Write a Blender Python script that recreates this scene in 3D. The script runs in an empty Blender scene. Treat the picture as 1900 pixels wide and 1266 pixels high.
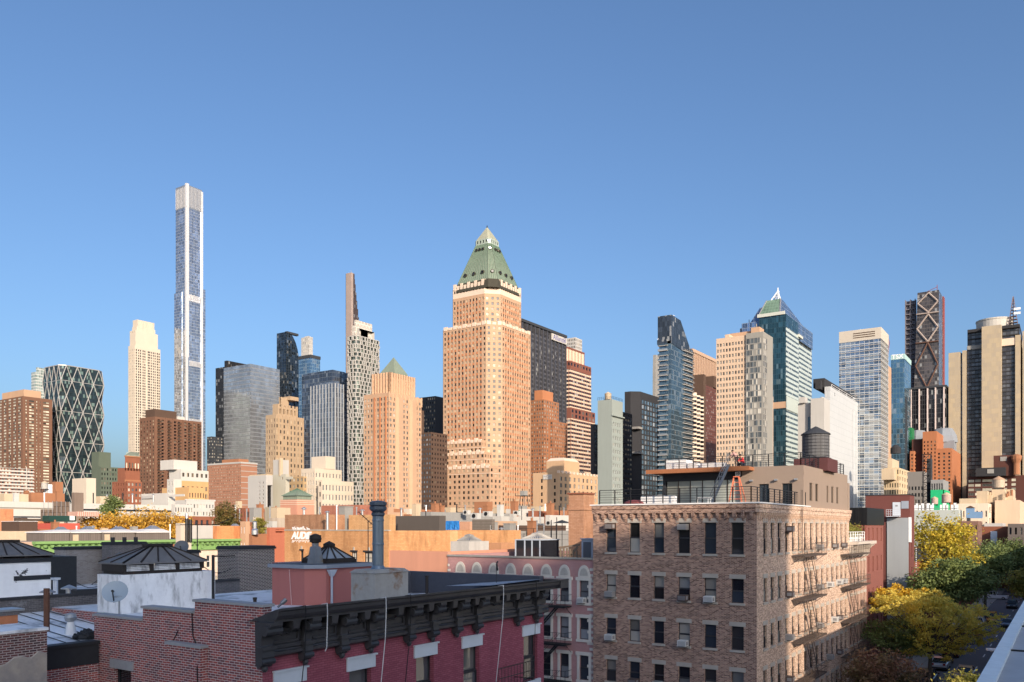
import bpy, math, random
import numpy as np
from mathutils import Vector, Matrix
random.seed(7)
R = math.radians
SC = bpy.context.scene
COL = SC.collection
# ---------------------------------------------------------------- camera
F, HZ, H = 1532.0, 978.0, 17.3          # focal length and horizon in photo pixels, eye height
ALPHA = R(33.9)                         # street axis (+X) lies this far right of the view axis
CA, SA = math.cos(ALPHA), math.sin(ALPHA)
cd = bpy.data.cameras.new('camera'); cam = bpy.data.objects.new('camera', cd); COL.objects.link(cam)
cam.location = (0, 0, H); cam.rotation_euler = (R(90), 0, ALPHA - R(90))
cd.sensor_width = 36; cd.lens = F/1900*36; cd.shift_y = (HZ-633)/1900
cd.clip_start = .2; cd.clip_end = 30000
SC.camera = cam
# ---------------------------------------------------------------- sky and sun
SUN_EL, SUN_AZ = R(20), R(216)          # azimuth clockwise from +Y
w = bpy.data.worlds.new('World'); SC.world = w; w.use_nodes = True
nt = w.node_tree; bg = nt.nodes['Background']
sky = nt.nodes.new('ShaderNodeTexSky'); sky.sky_type = 'NISHITA'; sky.sun_disc = False
sky.sun_elevation = SUN_EL; sky.sun_rotation = SUN_AZ
sky.altitude = 0; sky.air_density = 1.0; sky.dust_density = 3.4; sky.ozone_density = 5.0
nt.links.new(sky.outputs[0], bg.inputs[0]); bg.inputs[1].default_value = .12
sl = bpy.data.lights.new('sun', 'SUN'); so = bpy.data.objects.new('sun', sl); COL.objects.link(so)
sl.energy = 3.7; sl.angle = R(.6); sl.color = (1, .83, .65)
sd = Vector((math.sin(SUN_AZ)*math.cos(SUN_EL), math.cos(SUN_AZ)*math.cos(SUN_EL), math.sin(SUN_EL)))
so.rotation_euler = sd.to_track_quat('Z', 'Y').to_euler(); so.location = (-60, -60, 120)
SC.view_settings.view_transform = 'Standard'; SC.view_settings.look = 'None'
SC.view_settings.exposure = .68; SC.view_settings.gamma = 1
# ---------------------------------------------------------------- photo pixel -> world
def ray(px): dx = (px-950)/F; return CA+dx*SA, SA-dx*CA
def onX(px, X): d = X/ray(px)[0]; return X, d*ray(px)[1], d
def onY(px, Y): d = Y/ray(px)[1]; return d*ray(px)[0], Y, d
def atd(px, d): r = ray(px); return r[0]*d, r[1]*d
def zy(py, d): return H+(HZ-py)/F*d
def dep(x, y): return x*CA+y*SA
def proj(x, y, z):
    d = max(dep(x, y), .1); return 950+F*(x*SA-y*CA)/d, HZ-(z-H)/d*F, d
def foot(xl, xc, xr, d):
    x0, y0 = atd(xc, d)
    return x0, onY(xr, y0)[0], y0, onX(xl, x0)[1]
# ---------------------------------------------------------------- mesh builder
class MB:
    def __init__(s): s.v = []; s.f = []; s.m = []
    def add(s, vs, fs, m=0):
        n = len(s.v); s.v += [tuple(p) for p in vs]
        for f in fs: s.f.append(tuple(i+n for i in f)); s.m.append(m)
    def face(s, *pts, m=0): s.add(pts, [range(len(pts))], m)
    def box(s, x0, x1, y0, y1, z0, z1, m=0, mt=None):
        v = [(x0,y0,z0),(x1,y0,z0),(x1,y1,z0),(x0,y1,z0),(x0,y0,z1),(x1,y0,z1),(x1,y1,z1),(x0,y1,z1)]
        s.add(v, [(0,3,2,1),(0,1,5,4),(1,2,6,5),(2,3,7,6),(3,0,4,7)], m); n = len(s.v)-8
        s.f.append((n+4,n+5,n+6,n+7)); s.m.append(m if mt is None else mt)
    def prism(s, poly, z0, z1, m=0, mt=None, poly2=None):
        p2 = poly2 or poly; n = len(poly)
        s.add([(x,y,z0) for x,y in poly]+[(x,y,z1) for x,y in p2],
              [(i,(i+1)%n,n+(i+1)%n,n+i) for i in range(n)]+[tuple(range(n-1,-1,-1))], m)
        k = len(s.v)-2*n; s.f.append(tuple(range(k+n,k+2*n))); s.m.append(m if mt is None else mt)
    def pyr(s, poly, z0, apex, m=0):
        n = len(poly); s.add([(x,y,z0) for x,y in poly]+[apex], [(i,(i+1)%n,n) for i in range(n)], m)
    def lathe(s, x, y, prof, n=16, m=0, cap=True):
        vs = []; fs = []; k = len(prof)
        for r, z in prof:
            for i in range(n): a = 2*math.pi*i/n; vs.append((x+r*math.cos(a), y+r*math.sin(a), z))
        for j in range(k-1):
            for i in range(n): i2 = (i+1)%n; fs.append((j*n+i, j*n+i2, (j+1)*n+i2, (j+1)*n+i))
        if cap: fs.append(tuple(range(n-1,-1,-1))); fs.append(tuple((k-1)*n+i for i in range(n)))
        s.add(vs, fs, m)
    def cyl(s, x, y, z0, z1, r, n=12, m=0, r2=None): s.lathe(x, y, [(r,z0),(r if r2 is None else r2,z1)], n, m)
    def tube(s, p, q, r, n=6, m=0, r2=None):
        p = Vector(p); q = Vector(q); d = (q-p)
        if d.length < 1e-6: return
        d.normalize(); a = d.orthogonal().normalized(); b = d.cross(a); r2 = r if r2 is None else r2; vs = []
        for c, rr in ((p, r), (q, r2)):
            for i in range(n): t = 2*math.pi*i/n; vs.append(c+a*(rr*math.cos(t))+b*(rr*math.sin(t)))
        s.add(vs, [(i,(i+1)%n,n+(i+1)%n,n+i) for i in range(n)]+[tuple(range(n-1,-1,-1)), tuple(range(n,2*n))], m)
    def path(s, pts, r, n=5, m=0):
        for p, q in zip(pts[:-1], pts[1:]): s.tube(p, q, r, n, m)
    def bar(s, p, q, w, h, m=0):                       # rectangular bar between two points
        p = Vector(p); q = Vector(q); d = (q-p).normalized(); up = Vector((0,0,1))
        if abs(d.z) > .98: up = Vector((1,0,0))
        a = d.cross(up).normalized()*(w/2); b = a.cross(d).normalized()*(h/2)
        vs = [c+i*a+j*b for c in (p, q) for i, j in ((-1,-1),(1,-1),(1,1),(-1,1))]
        s.add(vs, [(0,1,2,3),(7,6,5,4),(0,4,5,1),(1,5,6,2),(2,6,7,3),(3,7,4,0)], m)
    def sphere(s, c, rx, ry=None, rz=None, n=12, k=8, m=0):
        ry = rx if ry is None else ry; rz = rx if rz is None else rz
        vs = []; fs = []
        for j in range(k+1):
            t = math.pi*j/k
            for i in range(n): a = 2*math.pi*i/n; vs.append((c[0]+rx*math.sin(t)*math.cos(a), c[1]+ry*math.sin(t)*math.sin(a), c[2]-rz*math.cos(t)))
        for j in range(k):
            for i in range(n): i2 = (i+1)%n; fs.append((j*n+i, j*n+i2, (j+1)*n+i2, (j+1)*n+i))
        s.add(vs, fs, m)
    def build(s, name, mats, parent=None, smooth=False, label=None, off=(0,0,0)):
        me = mesh_from(name, s.v, s.f, s.m, mats, smooth)
        return link(name, me, parent, label)
def mesh_from(name, v, f, m, mats, smooth=False):
    me = bpy.data.meshes.new(name); me.from_pydata(v, [], f)
    if not isinstance(mats, (list, tuple)): mats = [mats]
    for a in mats: me.materials.append(a)
    if len(mats) > 1: me.polygons.foreach_set('material_index', np.array(m, dtype=np.int32))
    if smooth: me.polygons.foreach_set('use_smooth', np.ones(len(f), dtype=bool))
    # uv in metres: u along the wall, v up it
    nl = len(me.loops); li = np.empty(nl, np.int32); me.loops.foreach_get('vertex_index', li)
    co = np.empty(len(me.vertices)*3, np.float32); me.vertices.foreach_get('co', co); co = co.reshape(-1,3)
    npol = len(me.polygons); no = np.empty(npol*3, np.float32); me.polygons.foreach_get('normal', no); no = no.reshape(-1,3)
    lt = np.empty(npol, np.int32); me.polygons.foreach_get('loop_total', lt)
    nn = np.repeat(no, lt, axis=0); p = co[li]
    hx, hy = nn[:,0], nn[:,1]; hl = np.hypot(hx, hy); flat = hl < .35
    hs = np.where(hl < 1e-6, 1, hl)
    u = np.where(flat, p[:,0], -hy/hs*p[:,0]+hx/hs*p[:,1]); vv = np.where(flat, p[:,1], p[:,2])
    uv = me.uv_layers.new(name='UVMap'); uv.data.foreach_set('uv', np.stack([u, vv], 1).astype(np.float32).ravel())
    me.update(); return me
def rootloc(o): return Vector(o.location) if o.parent is None else Vector((0,0,0))
def link(name, me, parent=None, label=None):
    o = bpy.data.objects.new(name, me); COL.objects.link(o)
    if parent is not None:
        o.parent = parent
        if parent.type == 'EMPTY': o.location = -Vector(parent.location)
    if label: o['label'] = label
    return o
def tag(o, label=None, cat=None, group=None, kind=None):
    if label: o['label'] = label
    if cat: o['category'] = cat
    if group: o['group'] = group
    if kind: o['kind'] = kind
    return o
def empty(name, loc, label, cat, group=None):
    o = bpy.data.objects.new(name, None); COL.objects.link(o); o.location = loc; o.empty_display_size = .1
    return tag(o, label, cat, group)
def one(mb, name, mats, label, cat, group=None, smooth=False):      # a thing that is a single mesh
    return tag(mb.build(name, mats, None, smooth), label, cat, group)
def struct(mb, name, mats, smooth=False): return tag(mb.build(name, mats, None, smooth), kind='structure')
# ---------------------------------------------------------------- materials
class NT:
    def __init__(s, name):
        s.mat = bpy.data.materials.new(name); s.mat.use_nodes = True; s.t = s.mat.node_tree
        s.b = s.t.nodes['Principled BSDF']
    def n(s, typ, ins=None, **kw):
        nd = s.t.nodes.new(typ)
        for k, v in kw.items(): setattr(nd, k, v)
        for k, v in (ins or {}).items(): s.put(nd.inputs[k], v)
        return nd
    def put(s, sock, v):
        if isinstance(v, bpy.types.NodeSocket): s.t.links.new(v, sock)
        else:
            if sock.type == 'RGBA' and len(v) == 3: v = (*v, 1)
            sock.default_value = v
    def m(s, op, a, b=None, c=None):
        nd = s.n('ShaderNodeMath', operation=op); s.put(nd.inputs[0], a)
        if b is not None: s.put(nd.inputs[1], b)
        if c is not None: s.put(nd.inputs[2], c)
        return nd.outputs[0]
    def mix(s, f, a, b, blend='MIX'):
        nd = s.n('ShaderNodeMix', data_type='RGBA', blend_type=blend)
        s.put(nd.inputs[0], f); s.put(nd.inputs[6], a); s.put(nd.inputs[7], b); return nd.outputs[2]
    def noise(s, vec, scale, detail=3, rough=.55):
        return s.n('ShaderNodeTexNoise', {'Vector': vec, 'Scale': scale, 'Detail': detail, 'Roughness': rough}).outputs['Fac']
    def ramp(s, f, a, b): return s.n('ShaderNodeMapRange', {'Value': f, 'From Min': a, 'From Max': b}).outputs[0]
    def pos(s): return s.n('ShaderNodeNewGeometry').outputs['Position']
    def uv(s): return s.n('ShaderNodeUVMap', uv_map='UVMap').outputs[0]
    def scl(s, v, x, y, z): return s.n('ShaderNodeVectorMath', {0: v, 1: (x,y,z)}, operation='MULTIPLY').outputs[0]
def sh(c, k): return tuple(min(1, x*k) for x in c)
def wall(name, col, var=.14, streak=.18, brick=None, rough=.9, grain=.35, bump=.25, patch=None):
    """masonry, stucco, roofing: colour varied by broad stains, streaks running down and fine grain; brick=(w,h,mortar,col2)"""
    g = NT(name); P = g.pos(); base = col
    if brick:
        bw, bh, mo, c2 = brick[:4]; ms = brick[4] if len(brick) > 4 else bh*.1
        bt = g.n('ShaderNodeTexBrick', {'Vector': g.uv(), 'Color1': col, 'Color2': c2, 'Mortar': mo, 'Scale': 1.0, 'Mortar Size': ms, 'Mortar Smooth': .3, 'Bias': -.1, 'Brick Width': bw, 'Row Height': bh})
        base = bt.outputs[0]
        if bump:
            bn = g.n('ShaderNodeBump', {'Height': bt.outputs[1], 'Strength': bump, 'Distance': .01}, invert=True); g.put(g.b.inputs['Normal'], bn.outputs[0])
    n1 = g.noise(P, .13, 4); n2 = g.noise(g.scl(P, 1.3, 1.3, .12), 1.0, 3); n3 = g.noise(P, 4.5, 4, .7)
    f = g.m('ADD', g.m('MULTIPLY', g.m('SUBTRACT', n1, .5), var*2.6), g.m('MULTIPLY', g.m('SUBTRACT', n2, .5), streak*2))
    f = g.m('ADD', f, g.m('MULTIPLY', g.m('SUBTRACT', n3, .5), grain))
    f = g.m('ADD', f, 1.0)
    hs = g.n('ShaderNodeHueSaturation', {'Color': base, 'Value': f}); c = hs.outputs[0]
    if patch:
        pc, lo, hi, sc = patch[:4]; k = g.ramp(g.noise(g.scl(P, 1, 1, patch[4] if len(patch) > 4 else 1), sc, 6, .65), lo, hi); c = g.mix(k, c, pc)
    g.put(g.b.inputs['Base Color'], c); g.put(g.b.inputs['Roughness'], rough); g.b.inputs['Specular IOR Level'].default_value = .25
    return g.mat
def plain(name, col, rough=.5, metal=0, var=.08, spec=.4, scale=2.):
    g = NT(name); f = g.m('ADD', g.m('MULTIPLY', g.m('SUBTRACT', g.noise(g.pos(), scale, 4), .5), var*2.5), 1.)
    g.put(g.b.inputs['Base Color'], g.n('ShaderNodeHueSaturation', {'Color': col, 'Value': f}).outputs[0])
    g.put(g.b.inputs['Roughness'], rough); g.b.inputs['Metallic'].default_value = metal; g.b.inputs['Specular IOR Level'].default_value = spec
    return g.mat
def rnd(g):
    a = g.n('ShaderNodeNewGeometry').outputs['Random Per Island']; b = g.n('ShaderNodeObjectInfo').outputs['Random']
    return g.m('FRACT', g.m('ADD', g.m('MULTIPLY', a, 7.31), b))
def pane(name, dark=(.018,.024,.032), blind=(.42,.38,.32), pb=.25, rough=.06, spec=.5, tilt=.02):
    """window glass: most panes dark, a share with blinds or curtains drawn behind"""
    g = NT(name); r = rnd(g); k = g.m('GREATER_THAN', r, 1-pb); r2 = g.m('FRACT', g.m('MULTIPLY', r, 17.3))
    d2 = g.mix(r2, sh(dark, .5), sh(dark, 2.2)); b2 = g.mix(r2, sh(blind, .35), blind)
    g.put(g.b.inputs['Base Color'], g.mix(k, d2, b2)); g.b.inputs['Roughness'].default_value = rough; g.b.inputs['Specular IOR Level'].default_value = spec
    wn = g.n('ShaderNodeTexWhiteNoise', {'W': r}, noise_dimensions='1D').outputs['Color']
    v = g.n('ShaderNodeVectorMath', {0: wn, 1: (.5,.5,.5)}, operation='SUBTRACT').outputs[0]
    v = g.scl(v, tilt, tilt, tilt); nn = g.n('ShaderNodeVectorMath', {0: g.n('ShaderNodeNewGeometry').outputs['Normal'], 1: v}, operation='ADD').outputs[0]
    g.put(g.b.inputs['Normal'], g.n('ShaderNodeVectorMath', {0: nn}, operation='NORMALIZE').outputs[0])
    return g.mat
def curtain(name, pw, ph, glass, frame, fw=.12, fh=.15, sp=0., spc=None, rough=.06, metal=.75, tilt=.03, var=.5, frough=.4, blind=.12, bc=(.5,.5,.48)):
    """curtain wall: a grid of panes pw x ph metres; every pane its own tint and tiny tilt, mullions fw, floor lines fh, spandrel share sp"""
    g = NT(name); s = g.n('ShaderNodeSeparateXYZ', {0: g.uv()}); u = g.m('DIVIDE', s.outputs[0], pw); v = g.m('DIVIDE', s.outputs[1], ph)
    fu, fv = g.m('FRACT', u), g.m('FRACT', v)
    cu, cv = g.m('FLOOR', u), g.m('FLOOR', v)
    cell = g.n('ShaderNodeCombineXYZ', {0: cu, 1: cv}).outputs[0]
    wn = g.n('ShaderNodeTexWhiteNoise', {'Vector': cell}, noise_dimensions='3D'); r = wn.outputs['Value']
    gl = g.mix(r, sh(glass, 1-var), sh(glass, 1+var))
    big = g.noise(cell, .13, 2); gl = g.mix(g.ramp(big, .35, .75), gl, sh(glass, .55))
    kb = g.m('GREATER_THAN', g.m('FRACT', g.m('MULTIPLY', r, 9.7)), 1-blind); gl = g.mix(g.m('MULTIPLY', kb, .55), gl, bc)
    if sp > 0: gl = g.mix(g.m('LESS_THAN', fv, sp), gl, spc)
    fr = g.m('MAXIMUM', g.m('LESS_THAN', fu, fw/pw), g.m('LESS_THAN', fv, fh/ph))
    c = g.mix(fr, gl, frame); g.put(g.b.inputs['Base Color'], c)
    notglass = g.m('MAXIMUM', fr, g.m('MULTIPLY', g.m('LESS_THAN', fv, sp), .6) if sp else 0.0)
    g.put(g.b.inputs['Metallic'], g.m('MULTIPLY', g.m('SUBTRACT', 1., notglass), metal))
    g.put(g.b.inputs['Roughness'], g.m('ADD', g.m('MULTIPLY', notglass, frough-rough), rough))
    vv = g.n('ShaderNodeVectorMath', {0: wn.outputs['Color'], 1: (.5,.5,.5)}, operation='SUBTRACT').outputs[0]
    nn = g.n('ShaderNodeVectorMath', {0: g.n('ShaderNodeNewGeometry').outputs['Normal'], 1: g.scl(vv, tilt, tilt, tilt)}, operation='ADD').outputs[0]
    g.put(g.b.inputs['Normal'], g.n('ShaderNodeVectorMath', {0: nn}, operation='NORMALIZE').outputs[0])
    return g.mat
# ---------------------------------------------------------------- things with windows
class Thing:
    def __init__(s, name, label, cat, loc, group=None):
        s.o = empty(name, loc, label, cat, group); s.wins = []
    def part(s, mb, name, mats, label=None, smooth=False, parent=None):
        if not mb.f: return None
        return mb.build(name, mats, parent or s.o, smooth, label)
    def done(s, cap=100):
        """the windows that show largest become parts of their own, the rest one part"""
        L = Vector(s.o.location); vis = []; rest = []
        for w in s.wins:
            me, loc, rz, area = w; px, py, d = proj(*loc)
            ok = -5 < px < 1905 and py < 1275 and d > .5
            vis.append((area/d/d if ok else 0, w))
        vis.sort(key=lambda a: -a[0])
        for i, (a, (me, loc, rz, area)) in enumerate(vis):
            if i < cap and a > 0:
                o = bpy.data.objects.new('window', me); COL.objects.link(o); o.parent = s.o
                o.location = Vector(loc)-L; o.rotation_euler = (0, 0, rz)
            else: rest.append((me, loc, rz))
        if rest:
            v = []; f = []; m = []; mats = []
            for me, loc, rz in rest:
                c, sn = math.cos(rz), math.sin(rz); n = len(v)
                for p in me.vertices: v.append((p.co.x*c-p.co.y*sn+loc[0], p.co.x*sn+p.co.y*c+loc[1], p.co.z+loc[2]))
                idx = []
                for mt in me.materials:
                    if mt not in mats: mats.append(mt)
                    idx.append(mats.index(mt))
                for p in me.polygons: f.append(tuple(i+n for i in p.vertices)); m.append(idx[p.material_index])
            o = link('window', mesh_from('window', v, f, m, mats), s.o); o['kind'] = 'stuff'
        return s.o
_wm = {}
def winmesh(w, h, kind, gm, fm):
    key = (round(w, 2), round(h, 2), kind, gm.name, fm.name)
    if key in _wm: return _wm[key]
    w, h = key[0]/2, key[1]/2; b = MB(); fr = min(.07, w*.12) if kind != 'plain' else min(.09, w*.1)
    def ring(x0, x1, z0, z1, t, y, d):
        b.box(x0, x0+t, y, y+d, z0, z1, 1); b.box(x1-t, x1, y, y+d, z0, z1, 1)
        b.box(x0+t, x1-t, y, y+d, z0, z0+t, 1); b.box(x0+t, x1-t, y, y+d, z1-t, z1, 1)
    def q(x0, x1, z0, z1, y): b.face((x0,y,z0),(x1,y,z0),(x1,y,z1),(x0,y,z1), m=0)
    if kind == 'plain': q(-w, w, -h, h, 0)
    elif kind == 'framed': q(-w, w, -h, h, 0); ring(-w, w, -h, h, fr, -.05, .05)
    elif kind == 'pair': q(-w, 0, -h, h, 0); q(0, w, -h, h, 0); ring(-w, w, -h, h, fr, -.05, .05); b.box(-fr/2, fr/2, -.05, 0, -h+fr, h-fr, 1)
    elif kind == 'sash':
        q(-w, w, 0, h, 0); q(-w, w, -h, 0, -.05); ring(-w, w, 0, h, fr, -.04, .04); ring(-w, w, -h, 0, fr, -.09, .05)
    elif kind == 'grid':
        q(-w, w, -h, h, 0); ring(-w, w, -h, h, fr, -.05, .05)
        for i in (-1, 1): b.box(i*w/3-.02, i*w/3+.02, -.03, 0, -h, h, 1)
        for i in (-1, 0, 1): b.box(-w, w, -.03, 0, i*h/2-.02, i*h/2+.02, 1)
    elif kind == 'slide':
        q(-w, w*.1, -h, h, 0); q(w*.1, w, -h, h, -.04); ring(-w, w*.1, -h, h, fr, -.04, .04); ring(w*.1, w, -h, h, fr, -.08, .04)
    _wm[key] = mesh_from('window', b.v, b.f, b.m, [gm, fm]); return _wm[key]
def evenly(L, n, frac, m=0.):
    p = (L-2*m)/n; return [(m+p*(i+.5)-p*frac/2, m+p*(i+.5)+p*frac/2) for i in range(n)]
def rows(z0, z1, fh, h, top, bot=0.):
    out = []; z = z1-top
    while z-h > z0+bot: out.append((z-h, z)); z -= fh
    return out[::-1]
def facade(T, b, p, q, z0, z1, sp, m=0):
    """one wall from p to q (outward to the right of p->q) with real openings; sp: dict or None"""
    dx, dy = q[0]-p[0], q[1]-p[1]; L = math.hypot(dx, dy); tx, ty = dx/L, dy/L; nx, ny = ty, -tx
    P = lambda u, z, d=0.: (p[0]+tx*u-nx*d, p[1]+ty*u-ny*d, z)
    if not sp: b.face(P(0,z0), P(L,z0), P(L,z1), P(0,z1), m=m); return
    us = sp.get('us') or evenly(L, sp['n'], sp.get('w', .5), sp.get('m', 0.))
    zs = sp.get('zs') or rows(z0, z1, sp['fh'], sp['h'], sp.get('top', 1.), sp.get('bot', 0.))
    us = sorted((max(.02, a), min(L-.02, c)) for a, c in us); d = sp.get('dep', .3); mr = sp.get('mr', m); msp = sp.get('msp', m)
    skip = sp.get('skip', set()); rz = math.atan2(ty, tx); k = sp.get('k', 'plain'); gm = sp['g']; fm = sp.get('fm', gm)
    gms = sp.get('gms'); m = sp.get('mw', m); mr = sp.get('mr', m); msp = sp.get('msp', m)
    zc = z0
    for j, (a, c) in enumerate(zs):
        if a > zc+1e-4: b.face(P(0,zc), P(L,zc), P(L,a), P(0,a), m=msp if j and zc > z0 else m)
        uc = 0.
        for i, (e, f) in enumerate(us):
            if (i, j) in skip: continue
            b.face(P(uc,a), P(e,a), P(e,c), P(uc,c), m=m); uc = f
            b.face(P(e,a), P(e,a,d), P(e,c,d), P(e,c), m=mr); b.face(P(f,a,d), P(f,a), P(f,c), P(f,c,d), m=mr)
            b.face(P(e,c), P(e,c,d), P(f,c,d), P(f,c), m=mr); b.face(P(e,a), P(f,a), P(f,a,d), P(e,a,d), m=mr)
            g2 = gms[(i*7+j*3) % len(gms)] if gms else gm
            T.wins.append((winmesh(f-e, c-a, k, g2, fm), P((e+f)/2, (a+c)/2, d-.005), rz, (f-e)*(c-a)))
        b.face(P(uc,a), P(L,a), P(L,c), P(uc,c), m=m); zc = c
    b.face(P(0,zc), P(L,zc), P(L,z1), P(0,z1), m=m)
    if sp.get('ribs'):
        n, rw, rd, rm = sp['ribs']
        for i in range(n+1):
            u = L*i/n; u0, u1 = max(0, u-rw/2), min(L, u+rw/2)
            A, B_, C_, D_ = P(u0,z0,0), P(u1,z0,0), P(u1,z0,-rd), P(u0,z0,-rd)
            b.prism([A[:2], D_[:2], C_[:2], B_[:2]], z0, z1, rm)
def mass(T, b, poly, z0, z1, specs, m=0, mroof=None, par=0., cop=None):
    """a block on a CCW footprint; specs per edge; par = parapet height above the roof deck"""
    n = len(poly)
    for i in range(n):
        facade(T, b, poly[i], poly[(i+1) % n], z0, z1, specs[i] if i < len(specs) else None, m)
    mr = m if mroof is None else mroof
    if par <= 0: b.add([(x,y,z1) for x,y in poly], [range(n)], mr); return
    cx = sum(p[0] for p in poly)/n; cy = sum(p[1] for p in poly)/n; t = .3
    inn = []
    for x, y in poly:
        inn.append((x+math.copysign(min(t, abs(cx-x)*.4), cx-x), y+math.copysign(min(t, abs(cy-y)*.4), cy-y)))
    mc = m if cop is None else cop
    for i in range(n):
        j = (i+1) % n; b.face((*poly[i],z1), (*poly[j],z1), (*inn[j],z1), (*inn[i],z1), m=mc)
        b.face((*inn[i],z1), (*inn[j],z1), (*inn[j],z1-par), (*inn[i],z1-par), m=m)
    b.add([(x,y,z1-par) for x,y in inn], [range(n)], mr)
def rect(x0, x1, y0, y1): return [(x0,y0),(x1,y0),(x1,y1),(x0,y1)]      # edges: S, E, N, W
# ================================================================ shared materials
G = dict(dark=pane('dark_window_glass'), pale=pane('pale_window_glass', (.05,.06,.065), (.62,.58,.5), .5), warm=pane('warm_window_glass', (.035,.03,.026), (.5,.4,.28), .42),
         black=pane('black_window_glass', (.008,.009,.012), (.24,.2,.16), .2), cream=pane('cream_blinds_glass', (.06,.06,.05), (.75,.7,.55), .75), sky=pane('blue_window_glass', (.05,.08,.11), (.35,.4,.45), .2, .04, .9))
FR = dict(dark=plain('dark_window_frame', (.03,.03,.035)), white=plain('white_window_frame', (.7,.7,.7)), grey=plain('grey_window_frame', (.25,.25,.26)), bronze=plain('bronze_window_frame', (.08,.06,.045)))
W = {}
def wm(n, col, *a, **k): W[n] = wall(n, tuple(c*.77 for c in col), *a, **k); return W[n]
wm('roof_tar', (.06,.06,.065), .2, .1); wm('roof_grey', (.28,.27,.26), .2, .1); wm('roof_light', (.5,.49,.46), .2, .1)
wm('tan_brick', (.60,.385,.25), .07, .07, grain=.12); wm('tan_pale', (.86,.68,.54), .06, .06, grain=.12); wm('orange_spandrel', (.56,.235,.115), .1, .05, grain=.15)
wm('copper', (.25,.30,.235), .12, .2); wm('copper_dark', (.07,.065,.05), .2, .2); wm('copper_seam', (.11,.2,.14), .2, .2)
wm('cream_stone', (.72,.62,.5), .05, .05, grain=.1); wm('brown_brick', (.22,.115,.075), .1, .1, grain=.2); wm('dark_brown', (.12,.075,.055), .1, .1)
wm('red_brick', (.32,.12,.07), .12, .1, grain=.25); wm('rust_brick', (.42,.19,.1), .12, .1, grain=.25); wm('white_paint_wall', (.66,.63,.58), .05, .08, grain=.1)
wm('grey_concrete', (.36,.35,.33), .08, .12); wm('pale_concrete', (.6,.57,.52), .06, .1, grain=.12); wm('grey_green', (.34,.38,.35), .05, .06, grain=.1)
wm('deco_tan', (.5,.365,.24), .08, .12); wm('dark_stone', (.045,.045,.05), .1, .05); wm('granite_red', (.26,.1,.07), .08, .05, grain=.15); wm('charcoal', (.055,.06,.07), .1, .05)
wm('marriott_tan', (.48,.4,.3), .06, .08, brick=(3.,3.6,(.40,.32,.215),(.44,.355,.24),.1), grain=.1, bump=0); wm('white_panel', (.56,.54,.51), .04, .06, grain=.06)
wm('green_grey', (.13,.16,.12), .1, .1); wm('maroon', (.12,.05,.04), .1, .08); wm('beige', (.66,.52,.36), .1, .14); wm('yellow_brick', (.52,.36,.2), .12, .1, grain=.3)
STEEL = plain('galvanised_steel', (.42,.43,.44), .4, .6); WHITE = plain('white_enamel', (.8,.8,.8), .4); BLACK = plain('black_iron', (.015,.015,.017), .45); WOODT = wall('weathered_timber', (.2,.15,.11), .2, .3)
CHROME = plain('brushed_aluminium', (.75,.75,.76), .3, .9)

class Tw(Thing):
    """a tower given by the photo columns of its left edge, near corner and right edge and the distance of that corner"""
    def __init__(s, name, label, xl, xc, xr, d, cat='building', group=None):
        s.x0, s.x1, s.y0, s.y1 = foot(xl, xc, xr, d); s.d = d; s.b = MB()
        super().__init__(name, label, cat, (s.x0, s.y0, 0), group)
    def Z(s, py): return zy(py, s.d)
    def R(s, *e): a = list(e)+[0]*(4-len(e)); return rect(s.x0+a[0], s.x1-a[1], s.y0+a[2], s.y1-a[3])   # inset west, east, south, north
    def block(s, yt, Wf=None, Sf=None, poly=None, z0=0, zt=None, m=0, mroof=None, par=0): mass(s, s.b, poly or s.R(), z0, s.Z(yt) if zt is None else zt, [Sf, None, None, Wf], m, mroof, par)
    def fin(s, mats, name='wall', cap=100): s.part(s.b, name, mats); return s.done(cap)
    def px(s, xl, xc, xr): return rect(onX_(s, xc), *[0]*3)
def sp(n, fh, h, w=.5, g='dark', k='plain', fm='dark', **kw): return dict(n=n, fh=fh, h=h, w=w, g=G[g], fm=FR[fm], k=k, bot=kw.pop('bot', 14), **kw)
def tank(x, y, z, r, h, label, mat=None, cone=None, leg=2., name='water_tank', group='rooftop water tanks'):
    """rooftop water tank: stave drum with hoops, conical roof, timber stand"""
    o = empty(name, (x,y,z), label, 'water tank', group); b = MB(); b.cyl(x, y, z+leg, z+leg+h, r, 20); b.build('drum', mat or WOODT, o)
    b = MB(); b.lathe(x, y, [(r*1.1,z+leg+h),(r*1.06,z+leg+h+.08*r),(.12*r,z+leg+h+r*.62),(.02,z+leg+h+r*.66)], 20); b.build('roof', cone or WOODT, o)
    b = MB()
    for k in range(7): b.lathe(x, y, [(r*1.012,z+leg+h*(k+.4)/7.2),(r*1.012,z+leg+h*(k+.4)/7.2+.05*r)], 20, cap=False)
    b.build('hoops', BLACK, o)
    if leg > .3:
        b = MB()
        for sx in (-1, 1):
            for sy in (-1, 1): b.tube((x+sx*r*.7,y+sy*r*.7,z), (x+sx*r*.7,y+sy*r*.7,z+leg), r*.07)
            b.tube((x+sx*r*.7,y-r*.7,z), (x+sx*r*.7,y+r*.7,z+leg), r*.04); b.tube((x-r*.7,y+sx*r*.7,z), (x+r*.7,y+sx*r*.7,z+leg), r*.04)
        b.box(x-r*.95, x+r*.95, y-r*.95, y+r*.95, z+leg-.12*r, z+leg)
        b.build('stand', BLACK, o)
    return o
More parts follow.
